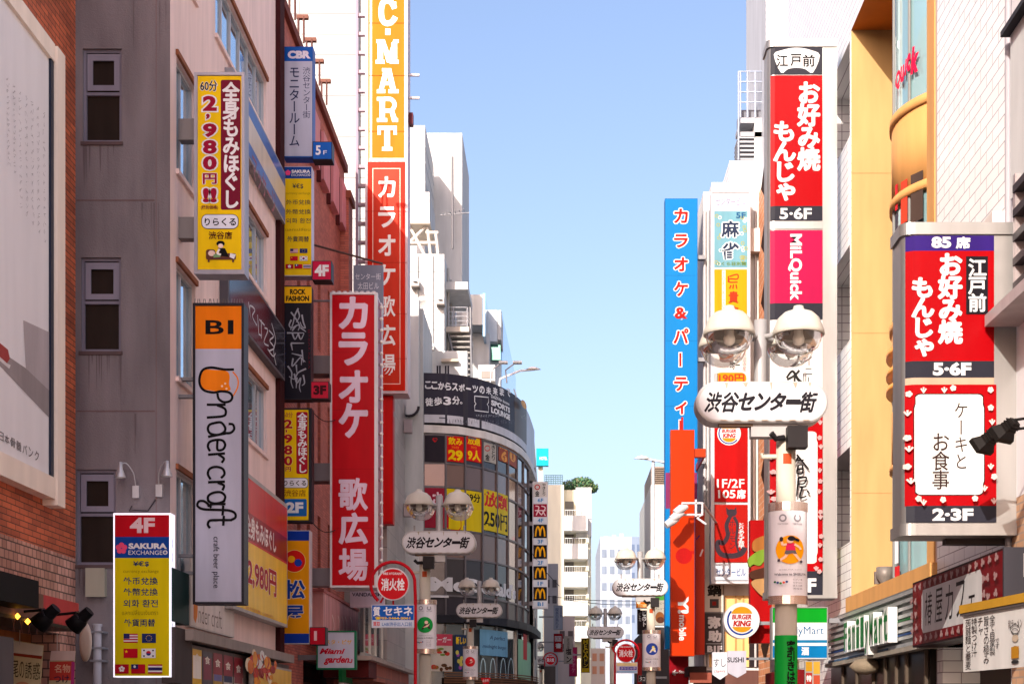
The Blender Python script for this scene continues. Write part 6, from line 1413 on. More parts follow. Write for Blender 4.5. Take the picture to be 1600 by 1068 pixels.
def bk(b, part, x, y, s_):
    b.disc(part, (240, 170, 30), x, y-s_*.3, s_*.72, s_*.62, 20, 0, 180); b.disc(part, (240, 170, 30), x, y+s_*.3, s_*.66, s_*.5, 20, 180, 360); b.rect(part, WHITE, x-s_*.92, y-s_*.44, x+s_*.92, y+s_*.42)
    b.text(part, (206, 40, 36), 'BURGER', x-s_*.66, y-s_*.4, x+s_*.66, y-s_*.06, .05, .15); b.text(part, (206, 40, 36), 'KING', x-s_*.58, y+s_*.0, x+s_*.62, y+s_*.4, .06, .15)
    b.ring(part, (30, 70, 170), x, y, s_*.93, s_*.12, 140, 320, 30)
bk(b, 'face_panel#e', 1139, 677, 17); b.text('face_panel#e', WHITE, '1F/2F', 1120, 748, 1163, 762, .015); b.text('face_panel#e', WHITE, '105', 1122, 765, 1149, 778, .02); b.text('face_panel#e', WHITE, '席', 1151, 764, 1165, 779, .04)
b.rect('face_panel#f', M((206, 30, 18), .35), 1116, 788, 1168, 878)
CT = (70, 54, 66)   # cat drawn in ink strokes
b.stroke('face_panel#f', CT, [(1141, 806), (1135, 820), (1137, 836), (1130, 848), (1122, 846), (1121, 856), (1128, 866), (1145, 868), (1158, 864), (1163, 856)], (6, 9)); b.disc('face_panel#f', CT, 1143, 801, 8, 6); b.poly('face_panel#f', CT, [(1135, 800), (1134, 792), (1140, 797)]); b.poly('face_panel#f', CT, [(1147, 796), (1150, 791), (1151, 800)]); b.stroke('face_panel#f', CT, [(1147, 808), (1152, 820), (1150, 846), (1154, 862)], (5, 3)); b.vtext('face_panel#f', CT, 'ホルモン', 1139, 812, 1149, 858, .0); b.vtext('face_panel#f', WHITE, 'とりあえず吾平', 1153, 816, 1163, 856, .02)
b.rect('face_panel#g', M((214, 220, 232), .35), 1116, 881, 1168, 906); b.text('face_panel#g', (110, 140, 200), 'センタービル', 1119, 887, 1165, 900, .02); b.done()
# --- blue karaoke sign
Yb = 46.6; pl = front(Yb)
b = sign('projecting_sign', 'very tall sky blue sign with red katakana outlined in white', 'sign', pl, 1039, 310, 1090, 1013, .4, M((0, 130, 214), .35))
b.rect('face_panel', M((0, 150, 236), .35, 0, .05), 1040, 311, 1089, 1012); b.rect('patch', M((170, 60, 120), .4), 1040, 738, 1089, 794)
for y in (418, 520, 622): b.rect('seam', M((0, 120, 196), .4), 1040, y+12, 1089, y+12.6)
for t, y0, y1, w_ in (('カ', 326, 349, 11), ('ラ', 366, 387, 11), ('オ', 402, 424, 11), ('ケ', 440, 463, 11), ('&', 480, 498, 10), ('パ', 513, 537, 12), ('ー', 550, 574, 3), ('テ', 589, 611, 11), ('ィ', 627, 647, 9), ('ー', 655, 674, 3)):
    if t == 'ー':
        b.rect('lettering', WHITE, 1063-w_, y0, 1063+w_, y1); b.rect('lettering', (222, 30, 16), 1064.3-w_, y0+1.5, 1061.7+w_, y1-1.5); continue
    out_text(b, 'lettering', (222, 30, 16), WHITE, t, 1064-w_, y0, 1064+w_, y1, .035, .10)
b.done()
m = MB()
for y in (400, 560, 720, 900): m.box(Xat(1090, Yb)+.01, Yb+.1, Zat(y+3, Yb), Xat(1100, YB), Yb+.3, Zat(y-3, Yb), GREYM)
m.obj('bracket', b.root)
# --- orange phone shop sign
Yy = 44; pl = front(Yy)
b = sign('projecting_sign', 'long orange sign with a red dot and sideways lettering before the blue sign', 'sign', pl, 1048, 671, 1085, 1024, .35, M((236, 70, 20), .35)); b.rect('face_panel', M((240, 66, 8), .3, 0, .05), 1049, 672, 1084, 1023)
RDD = (214, 10, 10); b.disc('emblem', RDD, 1068.5, 868, 13, 12.5); b.rect('emblem', RDD, 1076, 860, 1085, 865)
b.text('lettering', WHITE, 'Y!', 1059, 931, 1076, 958, .05, 0, 90); b.text('lettering', WHITE, 'mobile', 1061, 960, 1072, 1000, .03, 0, 90); b.done()
XW2 = Xat(1112, 46.2)
m = MB(); m.box(Xat(1085, Yy)+.01, Yy+.05, Zat(713, Yy), Xat(1103, Yy), Yy+.25, Zat(700, Yy), M((236, 80, 30), .4)); m.box(Xat(1100, Yy), Yy+.26, Zat(712, Yy), Xat(1103, Yy), 46.9, Zat(702, Yy), M((236, 80, 30), .4)); m.obj('arm', b.root)
m = MB(); m.box(Xat(1065, Yy), Yy+.1, Zat(672, Yy), Xat(1068, Yy), Yy+.2, Zat(650, Yy), M((220, 40, 20))); m.obj('top_stub', b.root)
r = thing('sign_lights', 'three white floodlight heads on a pale frame in front of the orange sign', 'lights', (Xat(1095, 43.4), 43.4, Zat(830, 43.4))); YH = 43.2; WL = M((220, 220, 224), .4)
for i, (x, y) in enumerate(((1062, 796), (1056, 806), (1048, 815))):
    m = MB(); m.tube([(Xat(x+12, YH), YH, Zat(y-5, YH)), (Xat(x+2, YH), YH-.05, Zat(y-1, YH)), (Xat(x-8, YH), YH-.1, Zat(y+6, YH))], [.06, .13, .1], WL, 10); m.obj('lamp_head', r)
m = MB()
for q in ([(1066, 792), (1066, 785), (1098, 785)], [(1066, 803), (1098, 803)], [(1098, 785), (1098, 803), (1090, 808), (1104, 818)], [(1088, 779), (1088, 806)]): m.tube([(Xat(x, YH), YH+.1, Zat(y, YH)) for x, y in q], .035, WL, 6)
m.tube([(Xat(1098, YH), YH+.1, Zat(785, YH)), (5.0, 46.9, Zat(785, YH)-.2)], .035, WL, 6); m.obj('frame', r)
# red strips beside it
b = sign('projecting_sign', 'narrow plain vermilion sign right of the orange sign', 'sign', front(45.2), 1086, 800, 1101, 1022, .3, M((226, 70, 40), .35)); b.rect('face_panel', M((230, 66, 34), .35), 1086.5, 801, 1100.5, 1021)
b.stroke('emblem', (90, 40, 120), [(1088, 842), (1093, 836)], 2); b.stroke('emblem', (230, 220, 220), [(1094, 868), (1098, 858)], 2.4); b.done()
# --- cream and black restaurant sign
Yv = 46.78; pl = front(Yv)
b = sign('projecting_sign', 'cream and black vertical sign with brush characters and a basement floor label', 'sign', pl, 1100, 794, 1131, 1021, .15, M((160, 156, 156), .4), None, .01)
b.rect('face_panel', M((222, 214, 200), .4), 1101, 795, 1130, 955); b.rect('floor_panel', M((88, 84, 86), .4), 1101, 957, 1130, 1020)
for t, y, c in (('も', 797, (190, 40, 30)), ('つ', 818, (190, 40, 30)), ('鍋', 842, (60, 50, 50)), ('と', 868, (60, 50, 50)), ('串', 890, (60, 50, 50))): b.text('lettering', c, t, 1109, y, 1124, y+17, .02)
b.text('lettering', (40, 34, 34), '鍋', 1105, 911, 1127, 931, .035); b.rect('emblem', (90, 80, 78), 1109, 935, 1123, 949); b.rect('emblem', (190, 40, 30), 1113, 939, 1119, 945)
b.text('lettering', WHITE, '弥', 1106, 962, 1126, 981, .06); b.text('lettering', WHITE, '助', 1106, 984, 1127, 1002, .06); b.rect('lettering', (200, 200, 200), 1103, 1004.5, 1128, 1005.3); b.text('lettering', WHITE, 'B1F', 1105, 1008, 1128, 1018, .06); b.done()
bracket(b.root, Xat(1131, Yv)+.01, Yv+.1, Zat(985, Yv), 5.9, Yv+.2, Zat(980, Yv))
# --- round burger sign
Yo = 38.0; r = thing('round_sign', 'round white burger sign with a blue arc, hanging below the sign column', 'sign', (Xat(1159, Yo), Yo, Zat(997, Yo)))
m = MB(); cx, cz = Xat(1159, Yo), Zat(968.5, Yo); R = 28/F*Yo
ring = [(cx+R*math.cos(i*math.pi/24), cz+R*math.sin(i*math.pi/24)) for i in range(48)]
m.add([(x, Yo, z) for x, z in ring]+[(x, Yo+.3, z) for x, z in ring], [tuple(range(48)), tuple(range(48, 96))[::-1]]+[(i, (i+1) % 48, 48+(i+1) % 48, 48+i) for i in range(48)], M((216, 216, 220), .35)); m.obj('casing', r)
b = Board(r, front(Yo)); b.disc('face_panel', M((224, 222, 220), .35), 1159, 968.5, 25.5); bk(b, 'emblem', 1159, 968.5, 23.5); b.done()
bracket(r, cx+R+.01, Yo+.1, cz-.1, 6.19, Yo+.2, cz-.02)
# --- sushi sign
Yu = 40.8; pl = front(Yu)
b = sign('projecting_sign', 'pale sushi sign of two overlapping shield shaped panels', 'sign', pl, 1113, 1018, 1137, 1050, .12, M((206, 206, 216), .4)); b.poly('face_panel', M((214, 214, 222), .4), [(1113, 1018), (1137, 1018), (1137, 1053), (1125, 1061), (1113, 1053)]); b.text('lettering', (50, 50, 60), 'すし', 1115, 1028, 1134, 1041, .0); squiggle(b, 'small_print', (214, 120, 120), 1116, 1046, 1134, 1050, 6, .7); b.done()
m = MB(); pl2 = front(Yu-.15); pts = [pl2.hit(*p) for p in ((1137, 1016), (1166, 1016), (1166, 1050), (1152, 1058), (1137, 1050))]
m.add([pl2.P(u, v, 0) for u, v in pts]+[pl2.P(u, v, -.12) for u, v in pts], [(0, 1, 2, 3, 4), (9, 8, 7, 6, 5)]+[(i, (i+1) % 5, 5+(i+1) % 5, 5+i) for i in range(5)], M((196, 194, 208), .4)); m.obj('shield_panel', b.root)
q = Board(b.root, pl2); q.text('lettering', (50, 40, 50), 'SUSHI', 1136.5, 1026, 1162, 1034, .02); q.done(); bracket(b.root, Xat(1166, Yu)+.01, Yu+.1, Zat(1030, Yu), 6.2, Yu+.2, Zat(1026, Yu))
# --- burger picture sign and red board
Yg = 38.5; pl = front(Yg)
b = sign('burger_sign', 'red board with a big layered burger picture, behind the metal wrapped poster', 'sign', pl, 1172, 812, 1206, 1004, .3, M((190, 16, 20), .4)); b.rect('face_panel', M((206, 14, 18), .35), 1173, 813, 1205, 1003)
b.poly('picture', M((186, 30, 26), .3), [(1174, 868), (1205, 846), (1205, 866), (1174, 876)]); 
b.done()
def slabp(col, pts, d0, d1, nm):
    m = MB(); P_ = [pl.hit(*p) for p in pts]; n = len(P_); m.add([pl.P(u, v, d1) for u, v in P_]+[pl.P(u, v, d0) for u, v in P_], [tuple(range(n)), tuple(range(n, 2*n))[::-1]]+[(i, (i+1) % n, n+(i+1) % n, n+i) for i in range(n)], M(col, .5, 0, .3)); m.obj(nm, b.root)
slabp((206, 130, 60), spline([(1176, 846), (1190, 838), (1206, 836), (1206, 856), (1178, 862)], 4, True), .005, .12, 'bun')
slabp((150, 190, 60), spline([(1168, 874), (1176, 866), (1186, 860), (1196, 858), (1206, 854), (1206, 872), (1194, 876), (1186, 884), (1176, 882), (1170, 886)], 4, True), .005, .14, 'lettuce')
slabp((206, 60, 40), [(1172, 886), (1206, 872), (1206, 882), (1174, 893)], .005, .11, 'tomato'); slabp((92, 52, 36), spline([(1171, 894), (1188, 888), (1206, 884), (1206, 900), (1186, 904), (1173, 904)], 4, True), .005, .13, 'patty'); slabp((222, 170, 110), spline([(1174, 908), (1206, 900), (1206, 930), (1196, 934), (1182, 924)], 4, True), .005, .12, 'bun')
q = MB(); pw = rwall(5.75); 
for i in range(14): q.pbox(pw, -41.2+i*.22, 2.95, -41.05+i*.22, 3.75, -.1, 0, M((216, 212, 210), .5))
q.pbox(pw, -41.3, 3.2, -38.0, 3.28, -.15, -.1, GREYM); tag(q.obj('slatted_screen'), 'white slatted screen at street level below the burger picture', 'screen')
m = MB(); m.box(5.6, 37.6, 2.4, 6.19, 41.0, 2.9, M((150, 24, 30), .5)); tag(m.obj('red_awning'), 'dark red awning under the white slatted screen', 'awning')
b = sign('projecting_sign', 'small red arrow sign under the blue sign', 'sign', front(47.5), 1046, 1024, 1076, 1110, .2, M((186, 14, 36), .4)); b.text('lettering', WHITE, '←', 1050, 1045, 1060, 1055, .04); b.text('lettering', WHITE, 'Study', 1061, 1046, 1075, 1053, .03); b.done()
b = sign('projecting_sign', 'pale blue sign strip with a dark letter pair under the tall blue sign', 'sign', front(47.6), 1046, 1013, 1078, 1024, .2, M((170, 200, 222), .4)); b.text('lettering', (20, 40, 120), 'it', 1048, 1014, 1056, 1023, .04); b.done()
m = MB(); 
m.box(Xat(1076, 45.4), 45.4, Zat(1055, 45.4), Xat(1104, 45.4), 46.9, Zat(1040, 45.4), M((70, 52, 50), .6)); m.box(Xat(1078, 45.3), 45.3, Zat(1066, 45.4), Xat(1112, 45.3), 45.39, Zat(1050, 45.4), M((196, 110, 90), .6)); tag(m.obj('shop_awning'), 'small brown and brick red awning below the cream and black sign', 'awning')

# ================================================================ far signs in the middle of the street
def far_sign(label, Y, x0, y0, x1, y1, col, paint, grp='far shop signs in the middle of the street', cat='sign'):
    b = sign('projecting_sign', label, cat, front(Y), x0, y0, x1, y1, .3, M((150, 148, 152), .5), grp)
    b.rect('face_panel', M(col, .4), x0+.4, y0+.4, x1-.4, y1-.4); paint(b); b.done()
    xw = x0 if (x0+x1)/2 < 925 else x1; s_ = -1 if xw == x0 else 1
    m = MB(); X_ = Xat(xw, Y); m.box(X_+s_*.01, Y+.1, Zat((y0+y1)/2, Y), X_+s_*.8, Y+.2, Zat((y0+y1)/2, Y)+.08, GREYM); m.obj('bracket', b.root)
far_sign('far pale blue sign with dark blue vertical characters', 84, 865, 945, 879.5, 983, (176, 190, 214), lambda b: (b.vtext('lettering', (40, 60, 130), '喫茶白鳥れす', 867.5, 949, 873, 981, .0), b.vtext('lettering', (40, 60, 130), '会員制', 875, 948, 878, 964, .0)))
far_sign('far small red sign with white characters', 86, 865, 989, 879.5, 1018, (196, 20, 40), lambda b: (b.rect('lettering', WHITE, 867, 993, 877, 1001), b.text('lettering', (196, 20, 40), '国', 868, 994, 876, 1000), b.text('lettering', WHITE, '書', 868, 1004, 877, 1012, .03)))
far_sign('far cream sign with a large brush character', 90, 881, 993, 895, 1036, (196, 186, 176), lambda b: (b.vtext('lettering', (60, 50, 50), '居酒屋', 886, 996, 890, 1013), b.text('lettering', (30, 26, 30), '塩', 884, 1012, 893, 1022, .03), b.text('lettering', (30, 26, 30), 'ン', 885, 1025, 893, 1034, .03)))
far_sign('far magenta sign with faint white marks', 98, 889, 1010, 902, 1056, (186, 30, 90), lambda b: b.vtext('lettering', (226, 130, 170), 'カラオケ', 893, 1018, 899, 1050, .02))
far_sign('far black and yellow sign with tall yellow letters', 92, 908, 996, 921.5, 1050, (226, 186, 10), lambda b: (b.rect('dark_panel', (30, 26, 24), 909.5, 997, 920, 1043), b.vtext('lettering', YEL, 'MEGAドン', 911, 998, 919, 1042, .02)))
far_sign('orange lit sign with a white figure behind the third street lamp', 66, 994, 925, 1012, 949, (236, 130, 20), lambda b: (b.disc('emblem', (250, 226, 200), 1003, 934, 5, 6), b.disc('emblem', (250, 226, 200), 998, 940, 3), b.text('lettering', (250, 230, 160), '酒場', 997, 943, 1010, 948, .02)))
far_sign('dark sign with white kana under the orange lit sign', 66.5, 996, 951, 1012, 990, (44, 34, 40), lambda b: (b.vtext('lettering', WHITE, 'ビのト', 1003, 953, 1010, 978, .04), b.vtext('lettering', WHITE, 'ぎた', 998, 956, 1002, 970, .02)))
far_sign('menu board with a brown dish picture and green strip beside the blue sign', 66, 1022, 924, 1040, 976, (214, 206, 190), lambda b: (b.rect('picture', (90, 180, 70), 1023, 925, 1039, 937), b.disc('picture', (170, 100, 50), 1031, 964, 7, 9), b.disc('picture', (110, 60, 40), 1032, 968, 6, 5), b.text('lettering', (40, 80, 40), 'ハッピー', 1024, 940, 1038, 944), b.text('lettering', (40, 80, 40), 'メニュー', 1024, 948, 1038, 952)))
far_sign('small black sign with white kana low beside the red gate post', 58, 998, 1054, 1009, 1064, (30, 26, 30), lambda b: b.text('lettering', WHITE, 'タコ', 999.5, 1056, 1008, 1063, .03))
m = MB(); m.box(Xat(996, 60), 60, 0, Xat(1003, 60), 60.3, Zat(1004, 60), M((170, 40, 40), .5)); m.box(Xat(990, 60), 60.02, Zat(1014, 60), Xat(996, 60)-.01, 60.2, Zat(1010, 60), M((170, 40, 40), .5)); tag(m.obj('gate_post'), 'dull red post left of the third street lamp pole', 'post')
m = MB(); m.box(Xat(1010, 64), 64, 0, Xat(1046, 64), 74, Zat(979, 64), M((90, 84, 84), .6)); 
tag(m.obj('low_shop'), 'low dark shop building behind the third street lamp pole', 'building')
for i, (x0, x1, Y, c, l) in enumerate(((850, 868, 78, (120, 112, 110), 'low grey awning row at the far left of the street'),)):
    m = MB(); m.box(Xat(x0, Y), Y, 0, Xat(x1, Y), Y+6, Zat(1040, Y), M(c, .6)); tag(m.obj('low_shop'), l, 'building')
# overhead wires across the far street
for i, (xa, ya, xb, yb, Y) in enumerate(((880, 936, 1000, 944, 70), (850, 930, 1000, 938, 72), (830, 862, 874, 915, 66))):
    q = MB(); pts = [(Xat(xa+(xb-xa)*k/8, Y), Y, Zat(ya+(yb-ya)*k/8+3*math.sin(math.pi*k/8), Y)) for k in range(9)]; q.tube(pts, .014, M((70, 70, 78)), 4); tag(q.obj('overhead_wire'), ['thin wire sagging across the far street, the upper one at its right end', 'thin wire sagging across the far street, the lower one at its right end', 'thin wire running down beside the narrow floor sign'][i], 'wire', 'overhead wires')

M = M0
# ================================================================ street lamps
def street_lamp(label, px, Y, s):
    """pole, pill shaped name board, four hooded globes; s is the side the head leans to"""
    x, y = Xat(px, Y), Y; r = thing('street_lamp', label, 'street lamp', (x, y, 0), 'twin globe street lamps with pill shaped name boards')
    LP = M((176, 170, 156), .45, 0, .16, 0, .14); LH = M((186, 181, 170), .35, .0, .16, 0, .1); LG = M((150, 148, 148), .45, .2, .1, 0, .08); c = x+s*.30
    m = MB(); m.lathe((x, y, 0), [(.13, 0), (.13, 3.0), (.115, 3.02), (.115, 4.95), (.0, 4.95)], LP, 20); m.obj('pole', r)
    m = MB(); m.box(min(x, c)-.12, y-.09, 4.94, max(x, c)+.12, y+.09, 5.09, LG); m.obj('arm', r)
    # pill board
    hw, h0, h1, d = .77, 5.09, 5.57, .17; R = (h1-h0)/2; zc = (h0+h1)/2; K = 14
    out = [(c+hw-R+R*math.sin(i*math.pi/K), zc+R*math.cos(i*math.pi/K)) for i in range(K+1)]+[(c-hw+R-R*math.sin(i*math.pi/K), zc-R*math.cos(i*math.pi/K)) for i in range(K+1)]
    n = len(out); m = MB(); PB = M((170, 168, 168), .4, 0, .1, 0, .1)
    inn = [(c+(a-c)*.975, zc+(b_-zc)*.93) for a, b_ in out]
    vs = [(a, y-d+.02, b_) for a, b_ in out]+[(a, y+d, b_) for a, b_ in out]+[(a, y-d, b_) for a, b_ in inn]
    m.add(vs, [(i, (i+1) % n, n+(i+1) % n, n+i) for i in range(n)]+[tuple(range(n, 2*n))[::-1]]+[(2*n+i, 2*n+(i+1) % n, (i+1) % n, i) for i in range(n)]+[tuple(range(2*n, 3*n))], PB); o = m.obj('name_board', r)
    bb = Board(r, front(y-d), .003); f = [(c+(a-c)*.955, zc+(b_-zc)*.87) for a, b_ in out]; bb.polyuv('name_panel', M((186, 186, 190), .4, 0, .08, 0, .06), f)
    xx = c-.665
    for t, w_ in zip('渋谷センター街', (.198, .198, .185, .18, .185, .165, .2)):
        vs_, fs_, g = glyph(t, .006, .32); r_ = .026 if t in '渋谷街' else .034; lo, hi = (zc-.125, zc+.115) if t in '渋谷街' else (zc-.105, zc+.105)
        if t == 'ー': lo, hi = zc-.035, zc+.03
        bb.w += .0004
        bb.fat('lettering', (24, 22, 28), vs_, fs_, lambda x_, y_: (xx-.012+(x_-g[0]+r_)/(g[2]-g[0]+2*r_)*(w_+.014), lo+(y_-g[1]+r_)/(g[3]-g[1]+2*r_)*(hi-lo)), r_+.008)
        xx += w_
    for k, (sx, w_, h_) in enumerate(((-.42, .02, .07), (-.2, .03, .05), (.1, .012, .09), (.38, .025, .06), (.55, .015, .05))): bb.polyuv('stain', M((150, 140, 124), .7), [(c+sx-w_, h1-.02), (c+sx+w_, h1-.02), (c+sx+w_*.4, h1-.02-h_), (c+sx-w_*.2, h1-.02-h_*.8)])
    for k in range(7): sx = -.5+k*.16; bb.polyuv('stain', M((146, 132, 118), .7), [(c+sx, h0+.018), (c+sx+.1, h0+.018), (c+sx+.07, h0+.032), (c+sx+.02, h0+.03)])
    bb.done()
    m = MB(); m.box(c-.5, y-.1, 5.06, c-.1, y+.02, 5.089, M((110, 90, 76), .6)); m.obj('lamp_tray', r)
    m = MB(); m.lathe((c, y, 5.57), [(.075, 0), (.075, .75), (0, .77)], LG, 14); m.obj('upper_post', r)
    for ix in (-1, 1):
        for iy in (-1, 1):
            g = (c+ix*.40, y+iy*.30, 6.08); m = MB()
            m.tube([(c, y, 6.12), (g[0]-ix*.1, g[1]-iy*.05, 6.12)], .03, LG, 8)
            m.lathe(g, [(.0, .33), (.055, .325), (.065, .29), (.085, .275), (.17, .245), (.24, .18), (.28, .08), (.297, .03), (.30, -.01), (.285, -.015), (.28, .0), (.2, .12), (0, .17)], LH, 28)
            h = m.obj('lamp_hood', r)
            q = MB(); q.lathe(g, [(.275, -.012), (.265, -.07), (.225, -.15), (.155, -.205), (.08, -.23), (0, -.235)], Mclear(), 28); q.obj('glass_bowl', h)
            q = MB(); q.lathe(g, [(.05, .12), (.055, .0), (.07, -.05), (.06, -.10), (.03, -.125), (0, -.13)], M((226, 222, 212), .4), 14); q.lathe(g, [(.278, .0), (.2, .07), (.08, .1)], M((128, 120, 112), .4, .3), 24); q.obj('bulb', h)
    for sx in (-.52, .52):
        m = MB(); m.tube([(c+sx, y, 5.57), (c+sx, y, 5.7)], .02, LG, 6); m.obj('stay', r)
    m = MB(); m.box(x-.02, y-.30, 4.78, x+.21, y-.12, 5.03, M((36, 33, 34), .5)); m.obj('speaker', r)
    m = MB(); m.tube([(x-.04, y-.13, 4.92), (x-.14, y-.17, 4.90), (x-.2, y-.2, 4.96)], .035, M((30, 28, 30)), 7); m.tube([(x-.11, y, 4.72), (x-.28, y, 4.72), (x-.28, y, 4.76)], .03, LP, 7); m.obj('camera_mount', r)
    m = MB(); arc = [(x+.119*math.sin(t), y-.119*math.cos(t)) for t in [(-.7+i*.28) for i in range(6)]]; 
    m.add([(a, b_, 4.62) for a, b_ in arc[1:5]]+[(a, b_, 4.74) for a, b_ in arc[1:5]], [(i, i+1, 5+i, 4+i) for i in range(3)], M((150, 62, 30), .5)); m.obj('sticker', r)
    return r
LAMPS = [('nearest street lamp, its board in front of the red fan sign', 1228, 18.05, -1), ('second street lamp, on the left before the curved glass building', 664, 32, 1), ('third street lamp, on the right beside the blue sign', 1017, 42.5, -1), ('fourth street lamp, low before the burger restaurant windows', 735, 51.3, 1), ('fifth street lamp, small in the middle of the far street', 957, 63.7, -1), ('sixth and smallest street lamp, beside the cream sign far left', 845, 92, 1)]
made = {}
for lab, px, Y, s in LAMPS:
    if s not in made: made[s] = street_lamp(lab, px, Y, s); continue
    c = copy_tree(made[s]); c.location = (Xat(px, Y), Y, 0); c['label'] = lab
# green wrap and notice on the nearest pole
x, y = Xat(1228, 18.05), 18.05
r = thing('pole_wrap', 'green notice wrapped round the nearest pole with black vertical lettering', 'notice', (x, y, 1)); m = MB(); m.lathe((x, y, 0), [(.135, .9), (.135, 2.62)], M((14, 140, 50), .45), 24); m.obj('sheet', r)
cv = Curve([(x+.137*math.sin(t), y-.137*math.cos(t)) for t in [-1.3+i*.26 for i in range(11)]], 40); b = Board(r, cv, .002); b.vtext('lettering', BLACK, '客引きは犯罪です', 1229, 1000, 1242, 1126, .035, 1.05); b.done()
# poster plates on the poles
def pole_banner(label, px, Y, z0, z1, R, col, fig):
    x, y = Xat(px, Y), Y; r = thing('pole_poster', label, 'poster', (x, y, z0), 'white event posters clamped round the lamp poles')
    def pts(rad, z): return [(x+rad*math.sin(t), y-rad*.8*math.cos(t)) for t in [-1.6+i*.2 for i in range(17)]]
    a = pts(R, 0); m = MB(); n = len(a); 
    m.prism(a+[(p[0], p[1]+.02) for p in a[::-1]], z0+.1, z1-.1, M((206, 206, 212), .4)); m.obj('sheet', r)
    for za, zb in ((z0, z0+.1), (z1-.1, z1)): m = MB(); m.prism([(x+(p[0]-x)*1.03, y+(p[1]-y)*1.03) for p in a]+[(p[0], p[1]+.03) for p in a[::-1]], za, zb, M((206, 190, 180), .22, .8, .1)); m.obj('steel_band', r)
    m = MB(); m.box(x-R*.9, y+.0, z0+.04, x+R*.9, y+.03, z0+.08, STEEL); m.box(x-R*.9, y, z1-.08, x+R*.9, y+.03, z1-.04, STEEL); m.obj('clamp', r)
    cv = Curve(a, 48); b = Board(r, cv, .004); H = z1-z0; u = cv.len/2; G = (130, 130, 138)
    def disc(part, c_, du, v, ru, rv=None, n_=26):
        if ru < .06: return b.polyuv(part, c_, [(u+du+ru*math.cos(2*math.pi*i/n_), v+(rv or ru)*math.sin(2*math.pi*i/n_)) for i in range(n_)])
        p = []
        for i in range(25): t = math.pi*(1-i/24); p += [(u+du+ru*math.cos(t), v-ru*math.sin(t)-1e-5), (u+du+ru*math.cos(t), v+ru*math.sin(t)+1e-5)]
        b.raw(part, c_, p, [(2*i, 2*i+2, 2*i+3, 2*i+1) for i in range(24)])
    for sx in (-.085, .085): disc('emblem', G, sx, z0+H*.84, .045); disc('emblem', M((206, 206, 212), .4), sx, z0+H*.84, .026)
    b.polyuv('emblem', M((206, 206, 212), .4), [(u+.085-.02, z0+H*.84+.02), (u+.085+.02, z0+H*.84+.02), (u+.085+.02, z0+H*.84+.05), (u+.085-.02, z0+H*.84+.05)])
    for sx in (-.085, .085): textuv(b, 'small_print', G, 'TOKYO 2020', u+sx-.06, z0+H*.775, u+sx+.06, z0+H*.79, .02)
    disc('picture', col, .0, z0+H*.53, .165)
    b.w += .008; fig(b, u, z0+H*.53, disc)
    textuv(b, 'small_print', (60, 60, 70), 'Welcome to SHIBUYA', u-.17, z0+H*.275, u+.17, z0+H*.30, .02); textuv(b, 'small_print', (110, 110, 120), 'SHIBUYA CITY', u-.12, z0+H*.325, u+.12, z0+H*.337, 0)
    for k in range(5): disc('emblem', [(30, 90, 60), (40, 60, 120), (60, 130, 60), (206, 80, 60), (40, 60, 120)][k], -.1+(k-2)*.03, z0+H*.2+abs(k-2)*.008, .014, None, 8)
    for k, t in enumerate(('ちがいを', 'ちからに', '変える街', '渋谷区')): textuv(b, 'small_print', (90, 90, 100), t, u+.02, z0+H*.225-k*.035, u+.12, z0+H*.225-k*.035+.022, .0)
    b.done()
SK = (226, 186, 160)
def fig_run(b, u, v, disc):
    def st(c_, pts, w_): 
        for (a, b0), (c, d) in zip(pts, pts[1:]):
            dx, dy = c-a, d-b0; l = math.hypot(dx, dy) or 1; nx, ny = -dy/l*w_/2, dx/l*w_/2
            b.polyuv('picture', c_, [(u+a+nx, v+b0+ny), (u+a-nx, v+b0-ny), (u+c-nx, v+d-ny), (u+c+nx, v+d+ny)])
    st(SK, [(-.02, -.03), (-.06, -.09), (-.11, -.12)], .028); st(SK, [(.03, -.03), (.07, -.08), (.11, -.13)], .028); st((70, 60, 70), [(-.11, -.125), (-.14, -.125)], .03); st((70, 60, 70), [(.11, -.13), (.13, -.15)], .03)
    b.polyuv('picture', (96, 86, 90), [(u-.05, v-.01), (u+.05, v-.01), (u+.075, v-.055), (u+.02, v-.045), (u-.04, v-.06), (u-.065, v-.045)]); b.polyuv('picture', (200, 30, 80), [(u-.045, v+.07), (u+.04, v+.075), (u+.055, v-.01), (u-.05, v-.01)])
    st(SK, [(-.04, .06), (-.085, .05), (-.09, .09)], .024); st(SK, [(.04, .06), (.09, .03), (.11, .0)], .024); disc('picture', (50, 36, 40), -.095, .12+v, .02, .028, 10); disc('picture', SK, -.005, v+.105, .034, .036, 14); disc('picture', (30, 26, 34), .008, v+.125, .04, .03, 14); st((30, 26, 34), [(.03, .125), (.09, .10)], .03)
def fig_blob(c1, c2):
    def f(b, u, v, disc): disc('picture', c1, .03, v+.05, .035, None, 12); b.polyuv('picture', c2, [(u-.07, v-.1), (u+.11, v-.08), (u+.07, v+.03), (u-.0, v+.02)]); b.polyuv('picture', c1, [(u-.04, v-.06), (u+.02, v-.02), (u+.1, v+.03), (u+.06, v-.04)])
    return f
pole_banner('white poster with an orange disc and running figure on the nearest pole', 1231, 18.05, 2.98, 4.17, .225, (226, 150, 10), fig_run)
pole_banner('white poster with a green disc on the second lamp pole', 665, 32, 3.03, 4.15, .225, (20, 140, 60), fig_blob((226, 190, 170), (60, 30, 40)))
pole_banner('white poster with a blue disc on the third lamp pole', 1018, 42.5, 3.03, 4.15, .25, (40, 70, 160), fig_blob((226, 220, 120), (230, 230, 235)))
pole_banner('white poster with a red disc on the fourth lamp pole', 735, 51.3, 3.03, 4.15, .25, (200, 30, 40), fig_blob((226, 180, 170), (170, 20, 30)))
